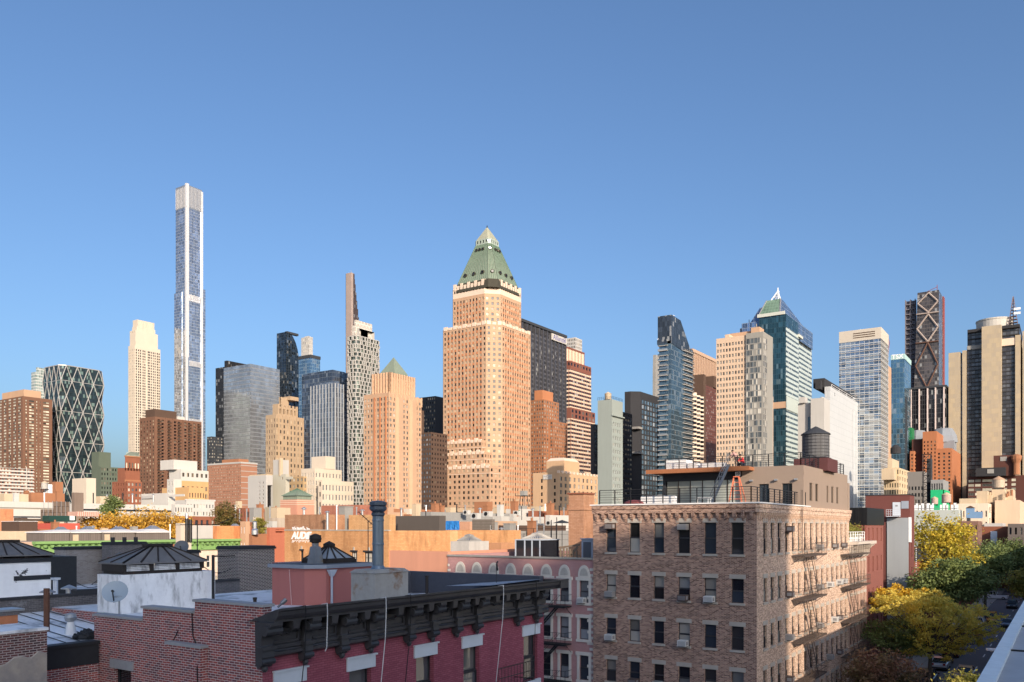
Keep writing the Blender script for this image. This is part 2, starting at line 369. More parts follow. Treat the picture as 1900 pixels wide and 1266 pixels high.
def text_mesh(txt, size, shear=0., ext=.01, bold=0):
    c = bpy.data.curves.new('lettering', 'FONT'); c.body = txt; c.size = size; c.align_x = 'CENTER'; c.align_y = 'CENTER'; c.extrude = ext; c.shear = shear; c.offset = bold
    o = bpy.data.objects.new('lettering', c); COL.objects.link(o); bpy.context.view_layer.update()
    me = bpy.data.meshes.new_from_object(o.evaluated_get(bpy.context.evaluated_depsgraph_get())); bpy.data.objects.remove(o); return me
def lettering(txt, size, loc, rz, mat, parent=None, name='lettering', **kw):
    me = text_mesh(txt, size, **kw); me.materials.clear(); me.materials.append(mat); o = bpy.data.objects.new(name, me); COL.objects.link(o)
    o.parent = parent; o.location = Vector(loc)-(Vector(parent.location) if parent and parent.type == 'EMPTY' else Vector()); o.rotation_euler = (R(90), 0, rz); return o
RW, RS = R(-90), 0.                     # yaw of things on west-facing and south-facing walls

# ================================================================ SKYLINE, left to right
# --- brown brick apartment slab with cream blinds
t = Tw('apartment_tower', 'brown brick apartment tower with cream window bands, behind the white banded block', -14, 42, 97, 740)
bandW = sp(6, 2.7, 1.5, .55, 'cream', 'pair', m=1.5); bandS = dict(us=[(4,6),(9,16),(19,20.5),(24,25.2),(29,37.5)], fh=2.7, h=1.4, top=3, bot=14, g=G['cream'], fm=FR['dark'], k='pair')
L = t.x1-t.x0; bandS['us'] = [(a/42*L, c/42*L) for a, c in bandS['us']]
t.block(735, bandW, bandS); t.b.box(t.x0+3, t.x1-8, t.y0+4, t.y1-12, t.Z(735), t.Z(721), 1)
t.fin([W['brown_brick'], W['tan_brick']])
# --- white banded block in front
t = Tw('apartment_block', 'low apartment block with white floor bands and dark red infill, at the far left', -60, -30, 63, 640)
t.block(866, None, dict(sp(15, 2.65, 1.3, .72, 'pale', m=.4, msp=1), top=.35, bot=6, dep=.5))
for k in range(9):
    z = t.Z(866)-k*2.65; t.b.box(t.x0, t.x1+.3, t.y0-.35, t.y0, z-.22, z+.12, 1)
xx = onY(48, t.y0)[0]; t.b.box(xx, xx+.6, t.y0-.5, t.y0-.36, 8, t.Z(862), 1)
t.fin([W['red_brick'], W['white_paint_wall']])
# --- pale glass tower peeping out behind the faceted one
t = Tw('glass_tower', 'pale green glass tower just showing behind the faceted dark glass tower', 58, 66, 92, 980)
t.block(690, None, None); t.b.box(t.x0+4, t.x1-4, t.y0+4, t.y1-3, t.Z(690), t.Z(680))
t.fin(curtain('pale_green_curtain', 2.2, 3.6, (.34,.42,.38), (.5,.5,.46), .3, .9, metal=.3, blind=.3), 'curtain_wall')
# --- faceted diagrid tower
d = 776; x0, x1, y0, y1 = foot(79, 113, 193, d); o = empty('faceted_tower', (x0,y0,0), 'dark glass tower wrapped in a white steel diamond lattice with notched corners', 'building')
b = MB(); fr = MB(); ys = [676.5+28.45*i for i in range(11)]; zs = [zy(y, d) for y in ys]; LX, LY = x1-x0, y1-y0; NX, NY = 4, 4; bx, by = LX/NX, LY/NY
def lev(i):
    odd = i % 2 == 0; s_ = [.5,1.5,2.5,3.5] if odd else [0,1,2,3,4]
    loop = [(x0+bx*u, y0) for u in s_]+[(x1, y0+by*u) for u in s_]+[(x1-bx*u, y1) for u in s_]+[(x0, y1-by*u) for u in s_]
    if not odd: loop = [p for i_, p in enumerate(loop) if i_ % 5 != 4]
    return loop
for i in range(10):
    A, B = lev(i), lev(i+1); za, zb = zs[i], zs[i+1]; oddA = i % 2 == 0
    P3 = lambda p, z: (p[0], p[1], z)
    O, E, zo, ze = (A, B, za, zb) if oddA else (B, A, zb, za); n = 16
    for k in range(n):
        e0, e1 = E[k], E[(k+1) % n]; o0 = O[k]; o1 = O[(k+1) % n]
        b.face(P3(e0,ze), P3(e1,ze), P3(o0,zo)); b.face(P3(o0,zo), P3(e1,ze), P3(o1,zo))
        for q_, r_ in ((e0,o0),(e1,o0)): fr.tube(P3(q_,ze), P3(r_,zo), .4, 6)
        if i % 2: fr.tube(P3(e0,ze), P3(e1,ze), .35, 4)
b.add([(x,y,zs[0]) for x, y in lev(0)], [range(16)]); T0 = lev(0)
for k in range(16): fr.tube((*T0[k],zs[0]), (*T0[(k+1) % 16],zs[0]), .5, 4)
b.build('curtain_wall', curtain('dark_teal_curtain', 1.6, 3.62, (.03,.05,.06), (.012,.016,.018), .12, .5, metal=.25, tilt=.05, rough=.1, blind=.16, bc=(.3,.42,.36)), o)
fr.build('steel_lattice', plain('stainless_lattice', (.4,.38,.36), .35, .3), o)
# --- green grey office
t = Tw('office_building', 'olive grey office building with regular windows, right of the diamond lattice tower', 170, 187, 232, 640)
s_ = sp(9, 3.6, 1.9, .45, 'black'); t.block(866, None, s_); t.block(838, None, sp(7, 3.6, 1.9, .45, 'black'), poly=t.R(0, 10, 3, 0), z0=t.Z(866)); t.fin(W['green_grey'])
# --- red brick stepped tower with a pale copper cap
t = Tw('brick_tower', 'stepped red brick tower with arcade and pale copper cap, beside the brown balcony slab', 208, 236, 263, 500)
t.block(893, sp(6, 3.3, 1.6, .35, 'black'), sp(4, 3.3, 1.7, .5, 'pale')); t.block(868, sp(4, 3.3, 1.6, .35, 'black'), None, poly=t.R(0, 0, 2, 6), z0=t.Z(893))
q = t.R(0, 0, 2, 14); t.block(846, dict(n=5, zs=[(t.Z(873), t.Z(858))], w=.5, g=G['cream'], fm=FR['white'], k='plain'), dict(n=5, zs=[(t.Z(873), t.Z(858))], w=.5, g=G['cream'], fm=FR['white'], k='plain'), poly=q, z0=t.Z(868))
for e, f in ((893,890),(846,845)): t.b.prism(rect(q[0][0]-.4, q[1][0]+.3, q[0][1]-.4, q[2][1]), t.Z(e)-.5, t.Z(f), 1)
c_ = rect(q[0][0]+2, q[1][0]-2, q[0][1]+2, q[2][1]-2); t.b.prism(q, t.Z(845), t.Z(838), 2, poly2=c_)
t.fin([W['red_brick'], W['rust_brick'], wm('pale_copper', (.42,.5,.44), .15, .25)])
# --- slender cream tower
t = Tw('stone_tower', 'slender cream limestone tower with stepped crown, left of the tallest glass tower', 238, 250, 297.5, 1050)
fw = 1050/F
Sx = dict(us=None, fh=3.45, h=2.3, top=5, bot=60, g=G['black'], fm=FR['dark'], k='plain'); LL = t.x1-t.x0
Sx['us'] = [(LL*a, LL*(a+.045)) for a in (.04,.13,.2,.30,.37,.50,.55,.62,.70,.77,.86,.93)]
Wx = sp(4, 3.45, 2., .3, 'warm', top=5, bot=60)
t.block(640, Wx, Sx); t.block(612, sp(3, 3.45, 2, .3, 'warm'), dict(Sx, us=Sx['us'][2:-1]), poly=t.R(1.5, 3, 1, 1), z0=t.Z(640))
t.block(604, None, None, poly=t.R(4, 6, 2, 2), z0=t.Z(612)); t.block(591, None, None, poly=t.R(5, 7, 2.5, 2), z0=t.Z(604))
for a in (0, 6, 12, 20): t.b.box(t.x0+5+a, t.x0+6.4+a, t.y0+1.7, t.y0+2.5, t.Z(612), t.Z(592))
t.fin(W['cream_stone'])
# --- tallest glass tower
d = 1062; x0, x1, y0, y1 = foot(326, 346, 375, d); Z = lambda y: zy(y, d); o = empty('supertall_tower', (x0,y0,0), 'tallest tower, slim blue glass with a pale corner strip standing for a sun glint', 'building')
xe = onY(383, y0+1)[0]; b = MB(); cm = curtain('pale_blue_curtain', 2.3, 3.9, (.42,.48,.58), (.30,.33,.38), .2, .35, metal=.8, tilt=.035, blind=.14, rough=.1)
b.prism([(x0,y0),(x1,y0),(x1,y1),(x0,y1)], 0, Z(342)); b.box(x1, xe, y0+3, y1, 0, Z(527)); b.box(x0-.8, x0, y0+9, y1+2, 0, Z(540)); b.build('curtain_wall', cm, o)
f = MB(); f.box(x0-1.3, x0+2.8, y0-1.4, y0+1.6, Z(663), Z(340.5)); f.box(x0-1.6, x0+1.2, y0-1.8, y0, 0, Z(663)); f.box(x1-1.5, x1+.6, y0-1.3, y0+.4, 0, Z(346)); f.build('corner_glint', plain('corner_glint_paint', (.7,.69,.68), .35, .3), o)  # pale strips stand in for the sun glint on the glass corner
f = MB()
for k in range(9):
    u = x0+5+(x1-x0-7)*k/8; f.box(u-.22, u+.22, y0-.7, y0-.06, Z(383), Z(344)); f.box(u-.45, u+.45, y0-.7, y0-.02, Z(557), Z(545)); f.box(u-.45, u+.45, y0-.7, y0-.02, Z(678), Z(668)); f.box(u-.45, u+.45, y0-.7, y0-.02, Z(785), Z(776))
for k in range(7): u = y0+4+(y1-y0-5)*k/6; f.box(x0-.7, x0-.07, u-.22, u+.22, Z(383), Z(346))
f.box(x0-.06, x1+.02, y0-.05, y1, Z(385), Z(342.5), 1); f.build('louvre_fins', [plain('silver_louvres', (.5,.48,.47), .4, .3), plain('slate_louvre_backing', (.17,.2,.25), .4)] if 1 else plain('silver_louvres', (.5,.48,.46), .4, .3), o)
# --- brown brick slab with stacked balconies
t = Tw('balcony_tower', 'wide brown brick apartment slab with dark stacked balconies, below the tallest glass tower', 259, 287, 374, 740)
L = t.x1-t.x0; us = [(L*a, L*(a+.055)) for a in (.06,.14,.27,.40,.48,.62,.70,.82,.91)]
sb = dict(us=us, fh=2.95, h=1.75, top=2.2, bot=14, g=G['black'], fm=FR['bronze'], k='plain', dep=1.3)
t.block(773, sp(5, 2.95, 1.6, .4, 'warm', top=3), sb); t.b.box(t.x0+4, t.x0+26, t.y0+6, t.y1-3, t.Z(773), t.Z(757), 1); t.b.box(t.x0+26, t.x0+34, t.y0+5, t.y1-3, t.Z(773), t.Z(766), 2)
for k in range(34):
    z = t.Z(773)-2.2-1.75-k*2.95
    if z < 14: break
    for a, c in us[::2]: t.b.box(t.x0+a-.5, t.x0+c+.5, t.y0-1., t.y0, z-.25, z+.75, 1)
for a in (.22,.36,.57,.78): t.b.box(t.x0+L*a, t.x0+L*a+1.1, t.y0-.8, t.y0, 0, t.Z(773), 0)
t.fin([W['brown_brick'], W['dark_brown'], W['white_paint_wall']])
# --- black bronze tower and the grey glass slab in front of it
t = Tw('black_tower', 'black bronze glass tower standing behind the grey glass slab', 400, 416, 474, 960)
t.block(681, None, None); t.block(665, None, None, poly=t.R(10, -4, 8, 3), z0=t.Z(681)); t.b.box(t.x0+13, t.x0+24, t.y0+4, t.y1, t.Z(681), t.Z(672))
t.fin(curtain('black_bronze_curtain', 2., 3.8, (.03,.026,.024), (.022,.02,.02), .3, .7, metal=.3, rough=.14), 'curtain_wall')
t = Tw('grey_tower', 'short dark grey tower at the foot of the black bronze tower', 384, 393, 420, 900)
t.block(810, sp(3, 3.4, 1.6, .5, 'pale'), sp(8, 3.4, 1.6, .5, 'pale')); t.fin(W['charcoal'])
t = Tw('glass_slab', 'broad silver grey glass office slab, left of the tan stepped tower', 415, 464.5, 519, 800)
t.block(675, None, None, poly=t.R()); t.fin(curtain('silver_curtain', 1.5, 3.9, (.5,.52,.54), (.3,.31,.33), .22, .22, metal=.8, tilt=.022, sp=.22, spc=(.2,.21,.22), var=.3, blind=.05, rough=.1), 'curtain_wall')
# --- tan stepped art deco tower
t = Tw('stepped_tower', 'tan art deco tower with two tiered crown of open arches', 493, 511, 563, 520)
t.block(769, sp(4, 3.5, 2.1, .42, 'warm', top=2.5), sp(8, 3.5, 2.1, .42, 'warm', top=2.5, ribs=(8, .7, .5, 0)))
for yb, yt, wi, so_, ea, no in ((769, 752, 4, 2, 4, 3), (752, 737, 8, 5, 9, 5)):
    q = t.R(wi, ea, so_, no); zb, zt = t.Z(yb), t.Z(yt); s_ = dict(zs=[(zb+1.2, zt-1.4)], w=.55, g=G['black'], dep=1.2, k='plain')
    t.block(yt, dict(s_, n=3), dict(s_, n=5), poly=q, z0=zb)
    for k in range(6): u = q[0][0]+(q[1][0]-q[0][0])*k/5; t.b.box(u-.6, u+.6, q[0][1]-.5, q[0][1]+.5, zb, zt+1.4)
    for k in range(4): u = q[0][1]+(q[2][1]-q[0][1])*k/3; t.b.box(q[0][0]-.5, q[0][0]+.5, u-.6, u+.6, zb, zt+1.4)
t.b.box(t.x0+13, t.x0+20, t.y0+8, t.y1-8, t.Z(737), t.Z(730)); t.b.box(t.x1, t.x1+3, t.y0+4, t.y1, 0, t.Z(815))
t.fin(W['deco_tan'])
# --- curved dark glass tower
d = 1000; x0, x1, y0, y1 = foot(513.5, 530, 555, d); o = empty('curved_tower', (x0,y0,0), 'dark blue rippled glass tower with a curved shoulder at its top right', 'building'); b = MB(); Z = lambda y: zy(y, d)
prof = [(0,616),(.35,617),(.55,622),(.75,632),(.9,645),(1,662)]
for (a, ya), (c, yc) in zip(prof[:-1], prof[1:]):
    xa, xc = x0+(x1-x0)*a, x0+(x1-x0)*c; b.face((xa,y0,0),(xc,y0,0),(xc,y0,Z(yc)),(xa,y0,Z(ya))); b.face((xa,y0,Z(ya)),(xc,y0,Z(yc)),(xc,y1,Z(yc)),(xa,y1,Z(ya)))
    b.face((xa,y1,Z(ya)),(xc,y1,Z(yc)),(xc,y1,0),(xa,y1,0))
b.face((x0,y1,0),(x0,y0,0),(x0,y0,Z(616)),(x0,y1,Z(616))); b.face((x1,y0,0),(x1,y1,0),(x1,y1,Z(662)),(x1,y0,Z(662)))
b.build('curtain_wall', curtain('rippled_blue_curtain', 2.6, 3.3, (.05,.075,.11), (.03,.04,.05), .5, .3, metal=.7, var=.75, tilt=.09), o)
b = MB(); b.box(x0+4, x0+22, y0+2, y0+6, Z(617), Z(613)); b.build('roof_screen', W['charcoal'], o)
# --- blue tower with white top
t = Tw('glass_tower', 'light blue glass tower topped by a bright white box', 554, 576, 594, 900)
t.block(659, None, None); t.b.box(t.x0-.4, t.x1+.4, t.y0-.4, t.y1+.4, t.Z(664), t.Z(658), 2)
q = t.R(2, 7, 4, 2); t.block(623, sp(5, 4.2, 2.8, .35, 'pale', bot=1), sp(5, 4.2, 2.8, .35, 'pale', bot=1), poly=q, z0=t.Z(658), m=1); t.b.box(q[0][0]+3, q[1][0]-3, q[0][1]+3, q[2][1]-3, t.Z(623), t.Z(620.5), 1)
t.fin([curtain('light_blue_curtain', 3., 3.7, (.22,.36,.5), (.16,.25,.33), .25, .4, metal=.8, var=.25), W['white_panel'], W['charcoal']], 'curtain_wall')
# --- grey ribbed glass pair
t = Tw('glass_tower', 'dark blue grey glass block behind the white ribbed glass tower', 560, 617, 650, 760)
t.block(687, None, None); t.b.box(t.x0+3, t.x1-4, t.y0+3, t.y1-4, t.Z(687), t.Z(684.5)); t.fin(curtain('slate_blue_curtain', 2.2, 3.8, (.12,.15,.2), (.08,.1,.13), .3, .5, metal=.7), 'curtain_wall')
t = Tw('ribbed_tower', 'grey glass tower with white vertical ribs, left of the black and white checkered tower', 577, 622, 637, 620)
t.block(711, None, None)
for k in range(9): u = t.y0+(t.y1-t.y0)*k/8; t.b.box(t.x0-.5, t.x0-.02, u-.16, u+.16, 0, t.Z(711), 1)
for k in range(4): u = t.x0+(t.x1-t.x0)*k/3; t.b.box(u-.2, u+.2, t.y0-.5, t.y0-.02, 0, t.Z(711), 1)
t.b.box(t.x0+2, t.x1-2, t.y0+2, t.y1-2, t.Z(711), t.Z(706), 0); t.fin([curtain('grey_blue_curtain', 1.5, 3.7, (.22,.26,.32), (.15,.17,.2), .2, .4, metal=.7, var=.3), plain('pale_grey_ribs', (.36,.37,.38), .5)], 'curtain_wall')
# --- bronze needle tower
d = 1000; x0, x1, y0, y1 = foot(641.5, 651.5, 660, d); o = empty('needle_tower', (x0,y0,0), 'thin tapering bronze needle tower rising behind the checkered tower', 'building'); Z = lambda y: zy(y, d)
b = MB(); f = MB(); lv = [(600,667),(585,666),(570,664.6),(555,663),(540,661.5),(525,660),(516,658.6),(506,658)]
for (ya, xa), (yb, xb) in zip([(700,668)]+lv[:-1], lv):
    xr_ = onY(xb, y0)[0]; b.box(x0, xr_, y0, y1, Z(ya), Z(yb)); f.box(x0-.5, x0+3, y0-.5, y1-1, Z(ya), Z(yb))
b.box(x0, x1+10, y0, y1, 0, Z(700)); b.build('curtain_wall', curtain('bronze_curtain', 1.4, 4., (.12,.085,.075), (.07,.05,.045), .5, .3, metal=.5), o); f.build('terracotta_edge', wall('pale_terracotta', (.33,.26,.23), .1, .1), o)
f = MB(); f.tube((x0+1,y0+1,Z(506)), (x0+1,y0+1,Z(501)), .35); f.build('mast', STEEL, o)
# --- black and white checkered tower
d = 720; x0, x1, y0, y1 = foot(641, 662, 707.5, d); Z = lambda y: zy(y, d); o = empty('checkered_tower', (x0,y0,0), 'tower with rounded corners in a staggered black and white checkered grid', 'building')
def rrect(a, r=4., k=4):
    out = []
    for cx, cy, s0 in ((x0+a+r,y0+a+r,180),(x1-a-r,y0+a+r,270),(x1-a-r,y1-a-r,0),(x0+a+r,y1-a-r,90)):
        for i in range(k+1): t_ = R(s0+90*i/k); out.append((cx+r*math.cos(t_), cy+r*math.sin(t_)))
    return out
b = MB(); f = MB(); fh = 3.55; ztop = Z(622); P = rrect(.9); b.prism(P, 0, ztop); Q = rrect(0, 4.5)
nfl = int((ztop-30)/fh); per = [0]
for i in range(len(Q)): per.append(per[-1]+math.dist(Q[i], Q[(i+1) % len(Q)]))
def at(u):
    u %= per[-1]
    for i in range(len(Q)):
        if per[i+1] >= u: k = (u-per[i])/max(1e-6, per[i+1]-per[i]); a, c = Q[i], Q[(i+1) % len(Q)]; return (a[0]+(c[0]-a[0])*k, a[1]+(c[1]-a[1])*k)
for j in range(nfl+1):
    z = ztop-j*fh; f.prism(Q, z-.45, z+.3)
    rs = random.Random(j); u = 2.9*(j % 2)
    while u < per[-1]:
        x, y = at(u); pass
        if x < x0+8 or y < y0+8 or 1: f.prism([(x-.3,y-.3),(x+.6,y-.3),(x+.6,y+.6),(x-.3,y+.6)], z-fh+.3, z-.45)
        u += rs.choice((2.2, 4.2, 4.2, 3.2))
b2 = rrect(6, 5); f.prism(b2, ztop, Z(606))
b.build('curtain_wall', curtain('black_green_curtain', 2.9, 3.55, (.055,.07,.062), (.02,.025,.022), .1, .2, metal=.3, blind=.2, bc=(.3,.36,.3)), o); f.build('precast_frame', wall('pale_precast', (.40,.385,.36), .06, .06, grain=.1), o)
f = MB(); xa, xb = onY(660, y0+8)[0], onY(690.5, y0+8)[0]; f.box(xa, xb, y0+8, y1-4, Z(606), Z(588)); f.box(x0+4, xb-2, y0+6, y1-4, Z(618), Z(600)); f.build('roof_screen', wall('taupe_screen', (.44,.4,.35), .06, .06, brick=(4.,4.4,(.6,.56,.5),(.4,.36,.32),.5), bump=0, grain=.1), o)
# --- tan residential tower with green pyramid
t = Tw('residential_tower', 'salmon tan apartment tower with scalloped crown and small green copper pyramid', 675, 722, 782, 450)
sW, sS = sp(8, 2.92, 1.6, .5, 'pale', 'pair', 'bronze', top=2.5), sp(10, 2.92, 1.6, .52, 'pale', 'pair', 'bronze', top=2.5)
t.block(728, dict(sW), dict(sS)); t.block(697, sp(5, 2.92, 1.6, .5, 'pale', 'pair', 'bronze', bot=1), sp(7, 2.92, 1.6, .5, 'pale', 'pair', 'bronze', bot=1), poly=t.R(3, 3.5, 2.5, 4), z0=t.Z(728)); q = t.R(3, 3.5, 2.5, 4)
for a, c in ((.2,.42),(.62,.84)):
    L = t.x1-t.x0; t.b.prism([(t.x0+L*a,t.y0),(t.x0+L*a+1.2,t.y0-1.3),(t.x0+L*c-1.2,t.y0-1.3),(t.x0+L*c,t.y0)], 0, t.Z(735), 0)
    mass(t, t.b, [(t.x0+L*a+1.2,t.y0-1.32),(t.x0+L*c-1.2,t.y0-1.32),(t.x0+L*c-1.2,t.y0-1.2),(t.x0+L*a+1.2,t.y0-1.2)], 0, t.Z(735), [sp(2, 2.92, 1.7, .8, 'pale', 'pair', 'white', top=2.5, dep=.1)])
for k in range(11):
    u = q[0][0]+(q[1][0]-q[0][0])*k/10; t.b.cyl(u, q[0][1], t.Z(728), t.Z(693)+1.4, .7, 8, 0, .7)
for k in range(7): u = q[0][1]+(q[2][1]-q[0][1])*k/6; t.b.cyl(q[0][0], u, t.Z(728), t.Z(693)+1.4, .7, 8)
for k in range(9): u = t.x0+(t.x1-t.x0)*k/8; t.b.cyl(u, t.y0, t.Z(745), t.Z(727), .5, 6)
pc = [(a+c)/2 for a, c in zip(q[0], q[2])]; hw = 5.6; pyq = rect(pc[0]-hw, pc[0]+hw, pc[1]-hw, pc[1]+hw); b = MB(); b.prism(pyq, t.Z(697), t.Z(685)); b.pyr(pyq, t.Z(685), (*pc, t.Z(657)+1.5))
t.part(b, 'pyramid_roof', W['copper'])
L2 = t.y1-t.y0
for k in range(3): u = t.y0+L2*(.1+.22*k); t.b.box(t.x0-.5, t.x0, u, u+.8, 0, t.Z(735), 1)
t.fin([W['tan_brick'], W['orange_spandrel']])
# --- dark pair between the two tan towers
t = Tw('dark_tower', 'tall charcoal tower, upper one in the gap between the two tan towers', 778, 808, 830, 700); t.block(735, sp(8, 3.5, 1.8, .6, 'warm'), None); t.fin(W['charcoal'])
t = Tw('dark_tower', 'lower brown tower, in the gap between the two tan towers', 770, 800, 830, 560); t.block(802, sp(6, 3.2, 1.5, .5, 'sky'), sp(6, 3.2, 1.5, .5, 'black')); t.block(760, sp(6, 3.2, 1.5, .5, 'warm'), None, poly=t.R(2, 20, 8, 0), z0=t.Z(802)); t.fin(W['dark_brown'])
# --- main tan tower with copper roof
d = 575; ch = 8.; x0, y0 = atd(917, d); x0 -= ch/2; y0 -= ch/2
YB = onX(820, x0)[1]; XB = onY(986, y0)[0]; t = Thing('crowned_tower', 'large tan brick tower with green copper roof, the most prominent building at the centre', 'building', (x0,y0,0)); Z = lambda y: zy(y, d); b = MB()
def oct_(i, c, e=1.2): return [(x0+i+c,y0+i),(XB-i-e,y0+i),(XB-i,y0+i+e),(XB-i,YB-i-e),(XB-i-e,YB-i),(x0+i+e,YB-i),(x0+i,YB-i-e),(x0+i,y0+i+c)]   # edges S, SE, E, NE, N, NW, W, SW
def spec8(nw, ns, nc, **kw): k = dict(fh=3.73, h=1.95, w=.48, g='warm', msp=0, **kw); f_ = lambda n: sp(n, **k) if n else None; return [f_(ns), None, None, None, None, None, f_(nw), f_(nc)]
z1, z2 = Z(600), Z(524)
ribs = dict(ribs=None); S8 = spec8(12, 12, 3, top=2.2); mass(t, b, oct_(0, ch), 0, z1, S8)
S8 = spec8(10, 10, 3, top=2.2, bot=1); S8 = [dict(s, bot=1) if s else None for s in S8]; mass(t, b, oct_(5., ch), z1, z2-6, S8, 0); mass(t, b, oct_(5., ch), z2-6, z2+1, [dict(s, bot=1.2, top=1.6) if s else None for s in S8], 1)
def strips(poly, e, n, za, zb, m=2, wd=.5, skip=()):
    p, q = poly[e], poly[(e+1) % 8]; Lx = math.dist(p, q); tx, ty = (q[0]-p[0])/Lx, (q[1]-p[1])/Lx; pt = Lx/n
    for i in range(n):
        if i in skip: continue
        u = pt*(i+.5); h_ = pt*wd/2
        for k in range(60):
            zt_ = zb-2.2-1.95-3.73*k-.06; zb_ = zt_-1.66
            if zb_ < za: break
            A = [(p[0]+tx*(u+s*h_)+ty*o_, p[1]+ty*(u+s*h_)-tx*o_) for s, o_ in ((-1,0),(-1,.06),(1,.06),(1,0))]
            b.prism(A, zb_, zt_, m)
o8 = oct_(0, ch); strips(o8, 6, 12, 20, z1, skip=(0,11)); strips(o8, 0, 12, 20, z1, skip=(0,11)); o8 = oct_(5., ch); strips(o8, 6, 10, z1+2, z2-6, skip=(0,9)); strips(o8, 0, 10, z1+2, z2-6, skip=(0,9))
def crenel(poly, z, h_, m=1, n=9, es=(0,6,7)):
    for e in es:
        p, q = poly[e], poly[(e+1) % len(poly)]; Lx = math.dist(p, q); nn = n if Lx > 12 else 3; tx, ty = (q[0]-p[0])/Lx, (q[1]-p[1])/Lx
        for i in range(nn):
            a, c = Lx*(i+.14)/nn, Lx*(i+.86)/nn; hh = h_*(1.5 if i % 2 == 0 else .8)
            b.prism([(p[0]+tx*a+ty*.3,p[1]+ty*a-tx*.3),(p[0]+tx*c+ty*.3,p[1]+ty*c-tx*.3),(p[0]+tx*c-ty,p[1]+ty*c+tx),(p[0]+tx*a-ty,p[1]+ty*a+tx)], z-1, z+hh, m)
crenel(oct_(5., ch), z2+1, 2.2); crenel(oct_(0, ch), z1, 1.1)
# stepped base on its west side
for (xl_, xr_, yt_, dep_, n_) in ((806, 909, 868, 14, 12), (818.5, 899, 841, 9, 10), (828, 894, 818, 5, 9)):
    xf = x0-dep_; ya_ = onX(xr_, xf)[1]; yb_ = onX(xl_, xf)[1]; zt_ = Z(yt_); kx = dict(fh=3.73, h=1.95, w=.48, g='warm', top=1.8, bot=14)
    mass(t, b, rect(xf, x0-.05, ya_, yb_), 0, zt_, [sp(3, **kx), None, None, sp(n_, **kx)]); b.box(xf-.15, x0, ya_-.15, yb_+.15, zt_-5.2, zt_-4.9, 1)
    for i in range(n_):
        u0, u1 = ya_+(yb_-ya_)*(i+.15)/n_, ya_+(yb_-ya_)*(i+.85)/n_; b.box(xf-.25, xf+1, u0, u1, zt_-1.4, zt_+(1.6 if i % 2 else .6), 1)
t.part(b, 'wall', [W['tan_brick'], W['tan_pale'], W['orange_spandrel']])
rf = MB(); e0, e1, e2 = oct_(4.4, ch-.5), oct_(5.4, ch-.9), None
cx_, cy_ = (x0+XB)/2, (y0+YB)/2
def scaled(poly, k): return [(cx_+(x-cx_)*k, cy_+(y-cy_)*k) for x, y in poly]
dc_ = dep(cx_, cy_); Zc = lambda y: zy(y, dc_); zA, zB, zC, zD = z2+.5, Z(513), Zc(459), Zc(449)
base = oct_(4.4, 5., 5.); top = scaled(base, .37)
skirt = MB(); skirt.prism(base, z2-2, zB, poly2=scaled(base, .95)); so_ = t.part(skirt, 'roof_skirt', W['copper_dark'])
rf.prism(scaled(base, .95), zB, zC, poly2=top); ro = t.part(rf, 'copper_roof', W['copper'])
sm = MB(); B0 = scaled(base, .953); T1 = scaled(top, 1.01)
for e, n_ in ((0,14),(6,14),(7,5)):
    for i in range(n_+1):
        k = i/n_; A = [B0[e][j]+(B0[(e+1)%8][j]-B0[e][j])*k for j in (0,1)]; C_ = [T1[e][j]+(T1[(e+1)%8][j]-T1[e][j])*k for j in (0,1)]; sm.tube((*A,zB), (*C_,zC), .16, 4)
sm.build('roof_seams', W['copper_seam'], ro)
for e, lst in ((6, ((.18,.2),(.5,.2),(.82,.2),(.28,.86),(.5,.86),(.72,.86))), (0, ((.18,.2),(.5,.2),(.82,.2),(.28,.86),(.5,.86),(.72,.86))), (7, ((.5,.2),(.5,.86)))):
    for u, v in lst:
        A = [B0[e][j]+(B0[(e+1)%8][j]-B0[e][j])*u for j in (0,1)]; C_ = [T1[e][j]+(T1[(e+1)%8][j]-T1[e][j])*u for j in (0,1)]; p = [A[j]+(C_[j]-A[j])*v for j in (0,1)]; z = zB+(zC-zB)*v
        nx_, ny_ = {6: (-1,0), 0: (0,-1), 7: (-.7,-.7)}[e]; rr = 1.35 if v < .5 else 1.0; dm = MB()
        dm.tube((p[0]-nx_*2,p[1]-ny_*2,z), (p[0]+nx_*1.1,p[1]+ny_*1.1,z), rr, 10, 0); dm.tube((p[0]+nx_*1.05,p[1]+ny_*1.05,z), (p[0]+nx_*1.14,p[1]+ny_*1.14,z), rr*.66, 10, 1); dm.build('dormer', [W['copper_dark'], G['black']], ro)
ln = MB(); lp = scaled(base, .36); S_ = [dict(n=4, w=.5, zs=[(zC+1, zD-.9)], g=G['black'], k='plain', dep=.5), None, None, None, None, None, dict(n=4, w=.5, zs=[(zC+1, zD-.9)], g=G['black'], k='plain', dep=.5), dict(n=1, w=.5, zs=[(zC+1, zD-.9)], g=G['black'], k='plain', dep=.5)]
mass(t, ln, lp, zC-.5, zD, S_); lo = t.part(ln, 'lantern', W['pale_copper'])
ap = MB(); a8 = scaled(base, .35); ap.pyr(a8, zD, (cx_, cy_, Zc(421))); ap.build('pinnacle', wall('leaded_pinnacle', (.36,.36,.27), .1, .1, brick=(.9,.9,(.24,.25,.19),(.38,.38,.29),.14), bump=0), lo)
ap = MB(); ap.cyl(cx_, cy_, Zc(421)-1.5, Zc(421)+1.2, .7, 8, 0, .1); ap.build('finial', BLACK, lo)
t.done()
